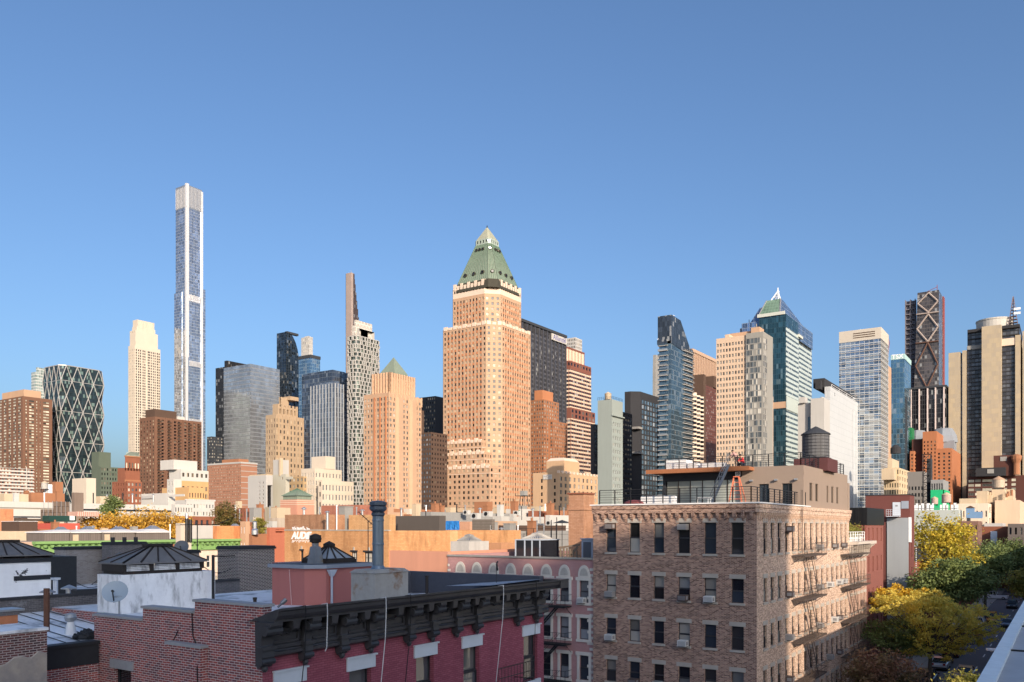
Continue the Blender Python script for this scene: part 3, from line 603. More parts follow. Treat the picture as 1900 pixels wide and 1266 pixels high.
# --- dark slab with a sign at its top right
t = Tw('office_slab', 'dark grey office slab with pale lettered sign, behind the large tan tower', 960, 968, 1048.6, 700)
t.block(597, None, None, poly=t.R(), m=0); 
for k in range(12):
    u = t.x0+(t.x1-t.x0)*k/11; t.b.box(u-.6, u+.6, t.y0-1.2, t.y0-.02, 0, t.Z(598), 2)
b = MB(); b.box(t.x0-1.4, t.x1+1.4, t.y0-1.4, t.y1, t.Z(597)+.02, t.Z(592), 0); t.part(b, 'cornice', W['charcoal'])
b = MB(); xs = onY(1020.5, t.y0)[0]; n = 7
for k in range(n): u = t.x0+3+(xs-t.x0-4)*k/n; b.box(u, u+(xs-t.x0)/n*.6, t.y0-.5, t.y0-.03, t.Z(609), t.Z(599))
t.part(b, 'louvre', W['dark_stone'])
b = MB(); zb, zt = t.Z(611.5), t.Z(599); b.box(xs, t.x1+.3, t.y0-1.9, t.y0-1.3, zb, zt); sg = t.part(b, 'sign_panel', W['pale_concrete'])
ltm = plain('sign_blue', (.12,.12,.3)); wd = t.x1-xs
lettering('Allianz', 6.6, (xs+wd*.42, t.y0-1.95, (zb+zt)/2), 0, ltm, t.o, 'sign_lettering', ext=.03, bold=.02)
b = MB(); cx, cz = t.x1-4.4, (zb+zt)/2+.4
for k in range(20):
    a, c = 2*math.pi*k/20, 2*math.pi*(k+1)/20; b.tube((cx+2.2*math.cos(a), t.y0-2, cz+2.2*math.sin(a)), (cx+2.2*math.cos(c), t.y0-2, cz+2.2*math.sin(c)), .22, 4)
for k in (-.8, 0, .8): b.box(cx+k-.2, cx+k+.2, t.y0-2.1, t.y0-1.93, cz-1.2, cz+1.2-abs(k))
t.part(b, 'sign_emblem', ltm)
t.fin([curtain('graphite_curtain', 1.9, 3.9, (.045,.048,.06), (.075,.075,.085), .4, 1.5, metal=.25, tilt=.04, blind=.1, rough=.12), W['charcoal'], plain('graphite_piers', (.06,.06,.07), .4)], 'curtain_wall')
# --- white grid tower and the red granite striped tower
t = Tw('office_tower', 'white gridded tower top peeping over the brown and cream striped tower', 1040, 1067.5, 1080, 950)
t.block(626, sp(9, 4.2, 2.5, .55, 'black', top=1.4, bot=150), sp(6, 4.2, 2.5, .5, 'warm', top=1.4, bot=150)); t.fin(W['white_panel'])
t = Tw('striped_tower', 'tower in red granite with cream horizontal stripes and a setback halfway up', 1036, 1058, 1097, 800)
q = t.R(); st = curtain('granite_striped_wall', 3.4, 3.9, (.03,.03,.035), (.34,.14,.09), .5, .25, sp=.5, spc=(.72,.56,.4), metal=.1, blind=.1)
t.b.prism(t.R(), 0, t.Z(685), 0); L = t.x1-t.x0
t.block(669, dict(sp(4, 4.6, 3, .6, 'black', bot=.6, top=1.6)), dict(sp(7, 4.6, 3., .55, 'black', bot=.6, top=1.6)), poly=t.R(), z0=t.Z(685), m=1)
q = t.R(-4, 9.5, 3, 3); t.b.prism(q, t.Z(669), t.Z(644), 2)
for k in range(7): u = q[0][0]+(q[1][0]-q[0][0])*k/6; t.b.box(u-.3, u+.3, q[0][1]-.3, q[0][1], t.Z(669), t.Z(644), 1)
t.b.box(q[0][0]-.4, q[1][0]+.4, q[0][1]-.5, q[2][1], t.Z(646), t.Z(643), 1)
q = [(t.x0-3,t.y0-2.5),(t.x1+3.5,t.y0-2.5),(t.x1+3.5,t.y1),(t.x0-3,t.y1)]; t.b.prism(q, 0, t.Z(777), 0); t.block(757, None, dict(sp(7, 4.6, 3., .55, 'black', bot=.6, top=1.6)), poly=q, z0=t.Z(777), m=1)
t.fin([st, W['granite_red'], wall('peach_stone', (.7,.5,.37), .05, .08, grain=.1)])
# --- red brick apartment house, right of main tower
t = Tw('apartment_tower', 'red brick apartment tower with square penthouse, hard right of the large tan tower', 980, 1009, 1037, 640)
t.block(741, sp(6, 2.9, 1.6, .5, 'pale', 'pair'), sp(6, 2.9, 1.6, .5, 'pale', 'pair')); t.b.box(t.x0+3, t.x1-4, t.y0+3, t.y1-4, t.Z(741), t.Z(722), 1); t.block(779, sp(4, 2.9, 1.6, .5, 'pale', 'pair'), sp(8, 2.9, 1.6, .5, 'pale', 'pair'), poly=[(t.x0+9,t.y0-3),(t.x1+8,t.y0-3),(t.x1+8,t.y0+10),(t.x0+9,t.y0+10)])
t.fin([W['rust_brick'], W['orange_spandrel']])
# --- tan hotel with a white sign
t = Tw('hotel', 'tan brick hotel with small white sign on its blank side wall', 989, 1037, 1109, 380)
t.block(876, dict(us=[(16,17.1),(40,41.2)], fh=3.1, h=1.7, top=3, bot=6, g=G['black'], k='plain') if t.y1-t.y0 > 45 else dict(us=[((t.y1-t.y0)*a, (t.y1-t.y0)*a+1.1) for a in (.3,.8)], fh=3.1, h=1.7, top=3, bot=6, g=G['black'], k='plain'), sp(9, 3.1, 1.9, .45, 'pale', 'pair', 'bronze', bot=6, top=2))
for k in range(12): u = t.x0+(t.x1-t.x0)*k/11; t.b.box(u-.5, u+.5, t.y0-.3, t.y0+.7, t.Z(878), t.Z(873), 1)
q = rect(onY(1047, t.y0+5)[0], onY(1075, t.y0+5)[0], t.y0+5, t.y0+15); t.block(850, sp(3, 9, 4.4, .3, 'black', top=2, bot=1), sp(5, 9, 4.4, .3, 'black', top=2, bot=1), poly=q, z0=t.Z(876)); t.b.prism(q, t.Z(850), t.Z(844), 1, poly2=rect(q[0][0]+1.5, q[1][0]-1.5, q[0][1]+1.5, q[2][1]-1.5))
b = MB(); yb, yc = onX(1024, t.x0-.2)[1], onX(1008, t.x0-.2)[1]; b.box(t.x0-.4, t.x0-.02, yb, yc, t.Z(889), t.Z(880)); t.part(b, 'sign_panel', W['white_paint_wall'])
for k, (tx, s_) in enumerate((('THE BELVEDERE', .62), ('HOTEL', .62))): lettering(tx, s_, (t.x0-.44, (yb+yc)/2, t.Z(883.5+k*3)), RW, FR['grey'], t.o, 'sign_lettering', ext=.01)
b = MB(); b.box(t.x0-.46, t.x0-.42, (yb+yc)/2-.35, (yb+yc)/2+.35, t.Z(882), t.Z(880.6)); t.part(b, 'sign_emblem', FR['grey'])
t.fin([wall('hotel_brick', (.5,.33,.2), .08, .12, grain=.12), W['tan_pale']])
# --- grey green slab and neighbours
t = Tw('apartment_slab', 'narrow pale grey green slab with blank side and a railed roof', 1109, 1135.5, 1155.5, 330)
t.block(741, None, dict(us=[((t.x1-t.x0)*a, (t.x1-t.x0)*a+1.0) for a in (.1,.3,.5,.7)], fh=2.75, h=1.5, top=9, bot=14, g=G['black'], fm=FR['white'], k='framed'), poly=t.R(0, 0, 0, 0))
t.b.box(t.x0-.3, t.x1+.1, t.y0-.9, t.y0-.02, t.Z(772), t.Z(770)); z = t.Z(741)
rl = MB()
for a, c in (((t.x0,t.y0),(t.x1,t.y0)),((t.x0,t.y0),(t.x0,t.y1))):
    for h_ in (.6, 1.2): rl.tube((*a,z+h_), (*c,z+h_), .05, 4)
    for k in range(8): p = [a[j]+(c[j]-a[j])*k/7 for j in (0,1)]; rl.tube((*p,z), (*p,z+1.2), .05, 4)
t.part(rl, 'railing', BLACK); gz = t.x0+3.2, t.y0+3.4
t.fin(W['grey_green']); tank(gz[0], gz[1], z, 1.35, 2.3, 'small tan roof tank on the narrow grey green slab', W['beige'], W['beige'], leg=.5)
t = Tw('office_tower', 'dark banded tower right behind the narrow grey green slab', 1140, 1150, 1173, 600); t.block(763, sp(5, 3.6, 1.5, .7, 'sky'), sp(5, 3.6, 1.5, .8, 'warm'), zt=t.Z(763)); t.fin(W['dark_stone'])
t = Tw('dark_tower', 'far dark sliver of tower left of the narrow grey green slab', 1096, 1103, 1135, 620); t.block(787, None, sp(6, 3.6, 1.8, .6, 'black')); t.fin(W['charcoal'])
t = Tw('gridded_tower', 'black tower with gridded square blue windows, left of the balconied blue tower', 1172, 1183, 1232, 640)
t.block(725, None, dict(sp(8, 3.95, 2.9, .68, 'sky', top=6, bot=10, dep=.2, m=2)), poly=[(t.x0+5,t.y0),(t.x1,t.y0),(t.x1,t.y1+6),(t.x0,t.y1+6),(t.x0,t.y0+6)])
for y in (792, 838): t.b.box(t.x0-1.5, t.x0+6, t.y0-1.5, t.y0+6, t.Z(y+4), t.Z(y), 1)
t.fin([W['dark_stone'], W['grey_concrete']])
t = Tw('dark_tower', 'slanted grey shoulder of a far tower between gridded and balconied towers', 1211, 1216, 1240, 760)
t.b.prism(t.R(), 0, t.Z(690)); P = t.R(); t.b.add([(P[0][0],P[0][1],t.Z(690)),(P[1][0],P[1][1],t.Z(690)),(P[2][0],P[2][1],t.Z(690)),(P[3][0],P[3][1],t.Z(690)),(P[0][0]+1,P[0][1],t.Z(658)),(P[1][0],P[1][1],t.Z(658)),(P[2][0],P[2][1],t.Z(658)),(P[3][0]+1,P[3][1],t.Z(658))], [(0,1,5,4),(1,2,6,5),(2,3,7,6),(3,0,4,7),(4,5,6,7)]); t.fin(W['grey_concrete'])
# --- blue balcony tower with wedge crown
t = Tw('balcony_tower', 'blue glass tower with curved white balconies and a dark triangular wedge crown', 1223, 1245, 1285.5, 520); Z = t.Z
t.block(632, None, None); mats_ = [curtain('sea_blue_curtain', 1.5, 3.15, (.12,.19,.24), (.1,.14,.17), .15, .5, metal=.7, var=.35, blind=.2), W['white_panel'], curtain('dark_slate_panels', 1.6, 3.2, (.05,.065,.09), (.03,.04,.05), .12, .12, metal=.3, rough=.3), G['sky']]
fh = 3.15; z = Z(640); L = t.x1-t.x0; ly = t.y1-t.y0; k = 0
while z > 20:
    pts = [(t.x0+L*.52,t.y0-.02)]+[(t.x0+L*(.52+.48*i/6)+(.6 if i == 6 else 0), t.y0-1.5*math.sin(math.pi*(.12+.68*i/6))) for i in range(7)]+[(t.x1+.6,t.y0+3),(t.x1,t.y0+3)]
    t.b.prism(pts, z-.22, z+.12, 1); t.b.prism(pts[1:-1]+[(pts[-2][0]-.1,pts[-2][1])], z+.85, z+.95, 1)
    t.b.box(t.x0-1.2, t.x0-.02, t.y0+ly*.25, t.y1+.5, z-.22, z+.1, 1); t.b.box(t.x0-1.22, t.x0-1.12, t.y0+ly*.25, t.y1+.5, z+.1, z+1.1, 3); z -= fh
q = t.R(-.5, 0, -.5, 0); w0 = (t.x0+3, t.y0); zt, zl = Z(584), Z(641); t.b.box(t.x0-1, t.x0+8, t.y0+ly*.3, t.y1+1, Z(637), Z(629), 2)
xa = onY(1262, t.y0)[0]
V = [(t.x0,t.y0,Z(632)),(t.x1,t.y0,Z(632)),(t.x1,t.y0,Z(645)),(t.x1,t.y0,zl+.3),(xa,t.y0,zt-.6),(t.x0,t.y0,zt)]
fr_ = [(t.x0,t.y0-.3,Z(637)),(t.x1+.2,t.y0-.3,Z(646)),(xa,t.y0-.3,zt-.6),(t.x0,t.y0-.3,zt)]; bk = [(x,t.y0+9,z) for x,_,z in fr_]
t.b.add(fr_+bk, [(0,1,2,3),(7,6,5,4),(0,4,5,1),(1,5,6,2),(2,6,7,3),(3,7,4,0)], 2)
b = MB(); b.tube((xa-3,t.y0+3,zt), (xa-3,t.y0+3,zt+2.6), .15, 4); b.tube((xa-4.5,t.y0+3,zt+2.2), (xa-1,t.y0+3,zt+2.6), .12, 4); b.tube((t.x0+1,t.y1-2,Z(630)), (t.x0+1,t.y1-2,Z(625)), .2, 4); t.part(b, 'mast', WHITE)
rl = MB()
for h_ in (.5, 1.1): rl.tube((t.x0-1,t.y1+1,Z(629)+h_), (t.x0+8,t.y0+ly*.3,Z(629)+h_), .06, 4)
t.part(rl, 'railing', WHITE); t.fin(mats_, 'curtain_wall')
# --- background pieces right of it
t = Tw('office_tower', 'brown tower with fine vertical ribs standing between balconied blue and tan apartment towers', 1278, 1284, 1345, 900)
t.block(647, None, None)
for k in range(22): u = t.x0+(t.x1-t.x0)*k/21; t.b.box(u-.5, u+.5, t.y0-1, t.y0-.02, t.Z(760), t.Z(650), 1)
t.b.box(t.x0-.5, t.x1, t.y0-1.4, t.y0-.03, t.Z(653), t.Z(647), 1); t.fin([wall('umber_stone', (.2,.13,.1), .06, .06, grain=.1), wall('fawn_ribs', (.46,.32,.23), .06, .06, grain=.1)])
t = Tw('dark_tower', 'dark maroon tower with fine brick grid standing in front of the ribbed brown tower', 1280, 1304, 1332, 620)
t.block(712, None, None); t.b.box(t.x0-1, t.x0+3.5, t.y0-1, t.y1, 0, t.Z(695), 1); t.b.box(t.x1-12, t.x1, t.y0-1, t.y1, t.Z(712), t.Z(690), 1)
t.fin([curtain('maroon_grid', 1.3, 1.9, (.05,.025,.022), (.15,.055,.042), .5, .7, metal=.05, rough=.4, frough=.7), W['dark_brown']])
t = Tw('apartment_tower', 'sawtooth cream apartment tower with angled bays squeezed right of the balconied blue tower', 1276, 1284, 1304, 550)
t.b.prism(t.R(), 0, t.Z(731)); L = t.x1-t.x0
for k in range(3): a = t.x0+L*k/3; t.b.prism([(a,t.y0),(a+L/6,t.y0-2),(a+L/3,t.y0)], 0, t.Z(731-3*(k==0)), 0)
for j in range(60):
    z = t.Z(734)-2.9*j
    if z < 20: break
    for k in range(3): a = t.x0+L*k/3; t.b.prism([(a+.4,t.y0-.6),(a+L/6-.3,t.y0-2.05),(a+L/6,t.y0-1.6),(a+.6,t.y0-.1)], z-1.6, z, 1); t.b.prism([(a+L/6+.3,t.y0-2.0),(a+L/3-.4,t.y0-.65),(a+L/3-.5,t.y0-.1),(a+L/6,t.y0-1.5)], z-1.6, z, 1)
t.fin([W['tan_pale'], G['black']])
# --- tan residential slab
t = Tw('residential_tower', 'tall tan concrete apartment tower with glazed corner bay, right of the balconied blue tower', 1329, 1414, 1433, 400)
yc = onX(1385, t.x0)[1]; q = t.R(); LY = t.y1-yc; Z = t.Z; fh = 2.86
rows_ = rows(14, Z(622), fh, 1.55, 1.6)
mass(t, t.b, rect(t.x0, t.x0+16, yc, t.y1), 0, Z(618), [None, None, None, dict(n=10, w=.56, zs=rows_, g=G['pale'], fm=FR['dark'], k='pair')])
yb_ = onX(1352, t.x0)[1]; t.b.box(t.x0+.01, t.x0+8, onX(1353, t.x0)[1], onX(1345, t.x0)[1], Z(618), Z(612), 0)
LB = yc-t.y0; mass(t, t.b, rect(t.x0-.8, t.x0+15, t.y0-.8, yc), 0, Z(616), [dict(us=[(.3,2.),(2.3,4.2),(4.5,6.4)], zs=[(a-.5, c+.45) for a, c in rows_], g=G['pale'], fm=FR['grey'], k='pair', dep=.15), None, None, dict(us=[(LB*a+.15, LB*(a+.25)-.05) for a in (0,.25,.5,.75)], zs=[(a-.5, c+.45) for a, c in rows_], g=G['pale'], fm=FR['grey'], k='pair', dep=.15)], m=1)
x2 = onY(1425, t.y0)[0]; x3 = onY(1434, t.y0-.2)[0]
mass(t, t.b, rect(t.x0+7, x2, t.y0+.2, t.y0+16), 0, Z(626), [dict(us=[(1.2,3.0)], zs=rows_[:-3], g=G['pale'], fm=FR['dark'], k='pair')]); mass(t, t.b, rect(x2-4, x3, t.y0-.4, t.y0+14), 0, Z(728), [dict(us=[(.8,2.2),(4.5,6.)], fh=fh, h=1.5, top=2, bot=14, g=G['pale'], fm=FR['dark'], k='pair')])
ya, yb = onX(1396, t.x0+6)[1], onX(1354, t.x0+6)[1]; t.b.box(t.x0+6, t.x0+14, ya, yb, Z(618), Z(606), 2); t.b.box(t.x0+4, t.x0+11, ya-4.2, ya-.02, Z(616), Z(602), 2); t.b.tube((t.x0+6,ya-2,Z(602)), (t.x0+6,ya-2,Z(594)), .25, 6, 1)
t.fin([wall('apartment_tan', (.58,.43,.31), .05, .06, grain=.1), wall('bay_concrete', (.27,.26,.235), .05, .05, grain=.08), W['tan_brick']])
# --- teal glass tower with green sloping crown and antenna pyramid
d = 620; t = Tw('crowned_glass_tower', 'teal and white banded glass tower with sloping green glass crown and white antenna frame', 1408, 1459, 1513, d); Z = t.Z; x0, x1, y0, y1 = t.x0, t.x1, t.y0, t.y1
teal = curtain('teal_curtain', 1.6, 3.9, (.03,.085,.115), (.02,.05,.07), .2, .35, metal=.45, blind=.12, bc=(.2,.3,.33), rough=.1); band = curtain('white_banded_wall', 2.2, 3.75, (.03,.04,.04), (.4,.46,.43), .25, .2, sp=.58, spc=(.5,.56,.52), metal=.1, blind=.08); blue = curtain('periwinkle_curtain', 1.8, 3.8, (.16,.24,.38), (.2,.25,.33), .25, .3, metal=.75)
xb = onY(1482, y0)[0]; b = MB(); b.box(x0, xb, y0+.3, y1, 0, Z(582), 0); t.part(b, 'curtain_wall', teal)
b = MB(); b.box(x0-.05, xb, y0, y0+.25, 0, Z(606), 0); b.box(xb, x1, y0+3, y1-3, 0, Z(612), 0); b.box(x1, x1+9, y0+8, y1-6, 0, Z(645), 0); b.box(x0-.6, xb, y0-.6, y0-.02, Z(760), Z(735), 1); b.box(x0-.3, x0-.02, y0, y1, Z(757), Z(745), 2); t.part(b, 'banded_wall', [band, wall('pale_green_stone', (.4,.45,.42), .05, .05, grain=.08), W['tan_brick']])
b = MB(); b.box(xb-6, x1-3, y0+1.5, y1-5, Z(612), Z(578), 0); b.box(x1-8, x1+3, y0+4, y1-3, Z(640), Z(578), 0); b.box(x0+2, x0+30, y1, y1+14, 0, Z(588), 0); b.prism(rect(x0+4, x0+26, y1+1, y1+8), Z(588), Z(560), 0, poly2=rect(x0+6, x0+20, y1-4, y1+1)); b.box(x0+1, xb-4, y0+1, y0+6, Z(612), Z(582), 0); t.part(b, 'upper_glazing', blue)
b = MB(); b.box(x0-1, x0+.5, y0+1, y1+1, Z(583), Z(577), 0); b.box(xb-3, xb+9, y0-1, y0+2.9, Z(610), Z(605)); t.part(b, 'ledge', wall('pale_ledge', (.5,.52,.47), .05, .05, grain=.08))
sl_ = 10; zr, zg = Z(546), Z(577); cr = MB(); A = [(x0+.3,y0+5,zg),(x0+.3,y1,zg),(x0+sl_,y1-3,zr),(x0+sl_,y0+7,zr)]; xR = x1-1
cr.face(*A); t.part(cr, 'crown', curtain('green_crown_glass', 2.3, 2.6, (.24,.36,.26), (.17,.27,.19), .25, .3, metal=.3, var=.15, blind=.0, rough=.25))
cr = MB(); cr.face((x0+.3,y0+5,zg), (x0+sl_,y0+7,zr), (x0+sl_+8,y0+7,zr), (xR,y0+5,zg)); cr.face((x0+.3,y1,zg), (xR,y1,zg), (x0+sl_+8,y1-3,zr), (x0+sl_,y1-3,zr)); cr.face((x0+sl_,y0+7,zr), (x0+sl_,y1-3,zr), (x0+sl_+8,y1-3,zr), (x0+sl_+8,y0+7,zr)); cr.face((xR,y0+5,zg), (x0+sl_+8,y0+7,zr), (x0+sl_+8,y1-3,zr), (xR,y1,zg)); t.part(cr, 'crown_side', blue)
fr = MB(); fr.tube(A[0], A[3], .5, 4); fr.tube(A[1], A[2], .5, 4); t.part(fr, 'crown_edge', FR['grey'])
an = MB(); ax = (x0+sl_+4, (y0+y1)/2, Z(528)); bs = [(x0+sl_+1,y0+9,zr),(x0+sl_+1,y1-6,zr),(x0+sl_+8,y0+9,zr),(x0+sl_+8,y1-6,zr)]
for p in bs: an.tube(p, ax, .45, 5)
for k in (.35, .65):
    r_ = [tuple(p[j]+(ax[j]-p[j])*k for j in range(3)) for p in bs]
    for i, j in ((0,1),(1,3),(3,2),(2,0)): an.tube(r_[i], r_[j], .25, 4)
an.tube((ax[0],ax[1],zr), (ax[0],ax[1],Z(522)), .4, 5); an.sphere((ax[0],ax[1],Z(530)), 1.2, n=8, k=5); t.part(an, 'antenna_frame', WHITE)
b = MB(); b.box(x1+8, x1+15, y0+7, y0+14, Z(618), Z(606)); t.part(b, 'wall_sign', W['dark_brown'])
b = MB(); b.tube((x0+14,y1+12,Z(588)), (x0+14,y1+12,Z(575)), .3, 5); b.box(x0+10, x0+16, y1+11, y1+18, Z(604), Z(592)); t.part(b, 'rooftop_mast', FR['grey']); t.done()
# --- white stepped concrete hotel
t = Tw('stepped_hotel', 'white panelled blocky building with blank walls and blue slit windows, behind the brown water tank', 1478, 1529, 1580, 420); Z = t.Z
s_ = dict(us=[((t.y1-t.y0)*a, (t.y1-t.y0)*c) for a, c in ((.36,.53),(.66,.83))], zs=[(Z(812), Z(770))], g=G['sky'], fm=FR['grey'], k='grid', dep=.3)
t.block(744, s_, None, poly=rect(t.x0+2.5, t.x0+20, t.y0, t.y1)); t.block(738, None, dict(us=[(5,6.3)], zs=[(z, z+2.6) for z in np.arange(20, Z(755), 2.9)], g=G['sky'], fm=FR['grey'], k='plain'), poly=t.R(0, 0, -.05, (t.y1-t.y0)*.52)); t.b.box(t.x0+1, t.x0+6, t.y1-4, t.y1-1, Z(744), Z(733))
for k in range(4): t.b.cyl(t.x0+2+k*2.6, t.y0+1.5, Z(738), Z(735.5), .7, 10, 0)
t.fin(W['white_panel'])
t = Tw('panelled_block', 'tall pale grey panelled block with black roof plant, behind the white blank walled building', 1530, 1540, 1608, 430); Z = t.Z
t.block(717, None, dict(us=[(10,11.8)], zs=[(Z(730), Z(724))], g=G['black'], k='plain')); 
for k in range(5): u = onY(1581+k*6.2, t.y0)[0]; t.b.box(u, u+.9, t.y0-.6, t.y0-.02, 0, Z(738), 0)
b = MB(); b.box(t.x0+1, t.x1-4, t.y0+3, t.y1+6, Z(717), Z(700)); b.box(t.x0-3, t.x0+.9, t.y0+4, t.y1+4, Z(722), Z(706)); t.part(b, 'roof_plant', W['dark_stone'])
rl = MB()
for z in (Z(709), Z(713)): rl.tube((t.x0+8,t.y0+1,z), (t.x1+2,t.y0+1,z), .12, 4)
for k in range(6): u = t.x0+8+(t.x1-t.x0-6)*k/5; rl.tube((u,t.y0+1,Z(717)), (u,t.y0+1,Z(709)), .12, 4)
t.part(rl, 'roof_rail', WHITE); t.fin(wall('grey_panel_wall', (.45,.465,.475), .04, .06, brick=(1.5,3.4,(.33,.35,.37),(.47,.485,.495),.08), bump=0, grain=.06))
# --- glass hotel with white grid
t = Tw('glass_hotel', 'blue glass hotel tower in a white grid with a beige louvred top', 1557, 1634, 1648, 480); Z = t.Z
cm_ = curtain('white_grid_curtain', 2.6, 3.2, (.24,.31,.4), (.46,.48,.49), .2, .4, metal=.75, blind=.3, bc=(.55,.55,.52)); t.b.prism(t.R(), 0, Z(628), 0)
for k in range(60):
    z = Z(628)-k*3.2
    if z < 20: break
    t.b.box(t.x0-.35, t.x1+.1, t.y0-.35, t.y1, z-.14, z+.14, 2)
for k in range(10): u = t.x0+(t.x1-t.x0)*k/9; t.b.box(u-.12, u+.12, t.y0-.38, t.y0-.3, 20, Z(628), 2)
t.b.box(t.x0-.3, t.x1, t.y0-.3, t.y1, Z(628), Z(607), 1)
for z in (613, 617, 621): t.b.box(t.x0-.45, t.x0-.32, t.y0+3, t.y1-8, Z(z+1.5), Z(z), 3)
t.b.box(t.x1, onY(1657, t.y0)[0], t.y0+1, t.y1, 0, Z(662), 4); b = MB(); p0 = (t.x1+.5, t.y0+2); b.bar((t.x1+2,t.y0+2,Z(638)), (t.x1+7,t.y0+2,Z(612)), 3., 4.5); t.part(b, 'tilted_panel', plain('violet_screen', (.2,.1,.17), .3))
b = MB(); b.tube((t.x0+6,t.y0+12,Z(607)), (t.x0+6,t.y0+12,Z(602)), .2, 4); b.box(t.x0+4, t.x0+9, t.y0+11, t.y0+13, Z(607), Z(604.5)); t.part(b, 'roof_crane', WHITE)
t.fin([cm_, wall('beige_screen', (.5,.45,.38), .04, .06, grain=.08), W['white_panel'], W['dark_brown'], W['tan_brick']], 'curtain_wall')
# --- glass tower with letters
t = Tw('glass_tower', 'blue glass tower with white letters on a pale band along its top', 1653, 1678, 1690, 600); Z = t.Z
t.b.prism(t.R(), 0, Z(666), 0); t.b.prism(t.R(-.3, -.3, -.3, 0), Z(666), Z(656.5), 1); t.b.box(t.x1, t.x1+8, t.y0+2, t.y1, 0, Z(690), 2)
lettering('TSX', 4.4, (t.x0-.4, (t.y0+t.y1)/2, Z(661)), RW, plain('sign_white', (.9,.9,.9)), t.o, 'sign_lettering', ext=.05, bold=.05)
t.b.box(t.x0+4, t.x0+6, t.y0-1, t.y0-.02, 30, Z(735), 2); b = MB(); b.box(t.x1-4, t.x1+9, t.y0-1.2, t.y0-.1, Z(827), Z(787)); t.part(b, 'green_screen', plain('bright_green_panel', (.01,.16,.05), .5))
t.fin([curtain('sky_blue_curtain', 2.2, 3.7, (.14,.27,.38), (.08,.15,.2), .25, .4, metal=.75, var=.25), wall('pale_teal_band', (.34,.5,.5), .03, .03, grain=.05), W['charcoal']], 'curtain_wall')
# --- dark diamond braced tower with hoist
d = 900; x0, y0 = atd(1742, d); xe = onY(1751.5, y0)[0]; yw = onX(1696, x0)[1]; Z = lambda y: zy(y, d); o = empty('braced_tower', (x0,y0,0), 'dark grey tapering tower with bronze diamond bracing and a lattice hoist on its left side', 'building')
dk = curtain('warm_black_curtain', 2.5, 4.2, (.09,.08,.08), (.09,.08,.078), .3, .9, metal=.3, rough=.16); b = MB()
lv = [(0,1.0,0),(Z(720),1.0,0),(Z(632),.93,0),(Z(538),.86,0)]
def sec(k): return [(x0,y0),(x0+(xe-x0)*k,y0),(x0+(xe-x0)*k,y0+(yw-y0)*k),(x0,y0+(yw-y0)*k)]
for (za, ka, _), (zb, kb, _) in zip(lv[:-1], lv[1:]): b.prism(sec(ka), za, zb, poly2=sec(kb))
b.build('curtain_wall', dk, o); f = MB(); g2 = MB()
def dia(zb, zt, kb, kt, br, r_):
    km = (kb+kt)/2; zm = (zb+zt)/2; c = lambda k, u, z: (x0-1, y0+(yw-y0)*k*u, z)
    for p, q in ((c(kb,.48,zb),c(km,.04,zm)),(c(km,.04,zm),c(kt,.48,zt)),(c(kb,.48,zb),c(km,.97,zm)),(c(km,.97,zm),c(kt,.48,zt))): br.tube(p, q, r_, 5)
dia(Z(577), Z(541), .89, .86, f, .9); dia(Z(632), Z(581), .93, .89, f, .9); dia(Z(718), Z(634), 1., .93, g2, .9)
f.tube((x0-1,y0,Z(579)), (x0-1,y0+(yw-y0)*.9,Z(579)), .8, 5); f.build('steel_bracing', wall('primed_steel', (.36,.3,.27), .05, .05), o); g2.tube((x0-1,y0,Z(633)), (x0-1,y0+(yw-y0)*.93,Z(633)), .8, 5); g2.build('bronze_bracing', wall('bronze_steel', (.12,.07,.055), .05, .05), o)
f = MB(); f.box(x0+(xe-x0)*.8, xe+1, y0-.8, y0+3, 0, Z(536)); f.tube((x0+3,y0+2,Z(538)), (x0+3,y0+2,Z(527)), .4, 4); f.tube((x0+3,y0+2,Z(531)), (x0+3,y0+12,Z(537)), .3, 4); f.build('roof_crane', plain('red_crane', (.25,.06,.05)), o)
h_ = MB(); yA, yB = onX(1698, x0+6)[1], onX(1680, x0+6)[1]; n = 44
for k in range(n):
    z = 30+(Z(546)-30)*k/n; z2 = z+(Z(546)-30)/n
    for y in (yA, (yA+yB)/2, yB): h_.bar((x0+6,y,z), (x0+6,y,z2), .9, .9); h_.bar((x0+12,y,z), (x0+12,y,z2), .9, .9)
    h_.box(x0+5.4, x0+12.5, yA, yB, z-.5, z+.5); h_.bar((x0+6,yA,z), (x0+6,(yA+yB)/2,z2), .5, .5)
h_.box(x0+8, x0+8.3, yA, yB, 0, Z(548)); h_.build('hoist', wall('hoist_steel', (.17,.16,.18), .1, .1), o)
# --- ribbed black slab
t = Tw('ribbed_slab', 'black slab with thin white vertical ribs, below the diamond braced tower', 1688, 1755, 1775, 650); Z = t.Z
t.b.prism(t.R(), 0, Z(716), 0); L = t.y1-t.y0
for k in (.05,.28,.5,.73,.96): t.b.box(t.x0-1, t.x0-.02, t.y0+L*k-.45, t.y0+L*k+.45, 0, Z(716), 1)
t.b.box(t.x0-1.1, t.x1, t.y0-.6, t.y1, Z(718), Z(714.5), 2); t.fin([curtain('black_curtain', 1.6, 3.7, (.02,.02,.024), (.05,.048,.05), .3, .4, metal=.3, rough=.16), wall('pink_stone_rib', (.6,.5,.47), .03, .03, grain=.06), W['charcoal']], 'curtain_wall')
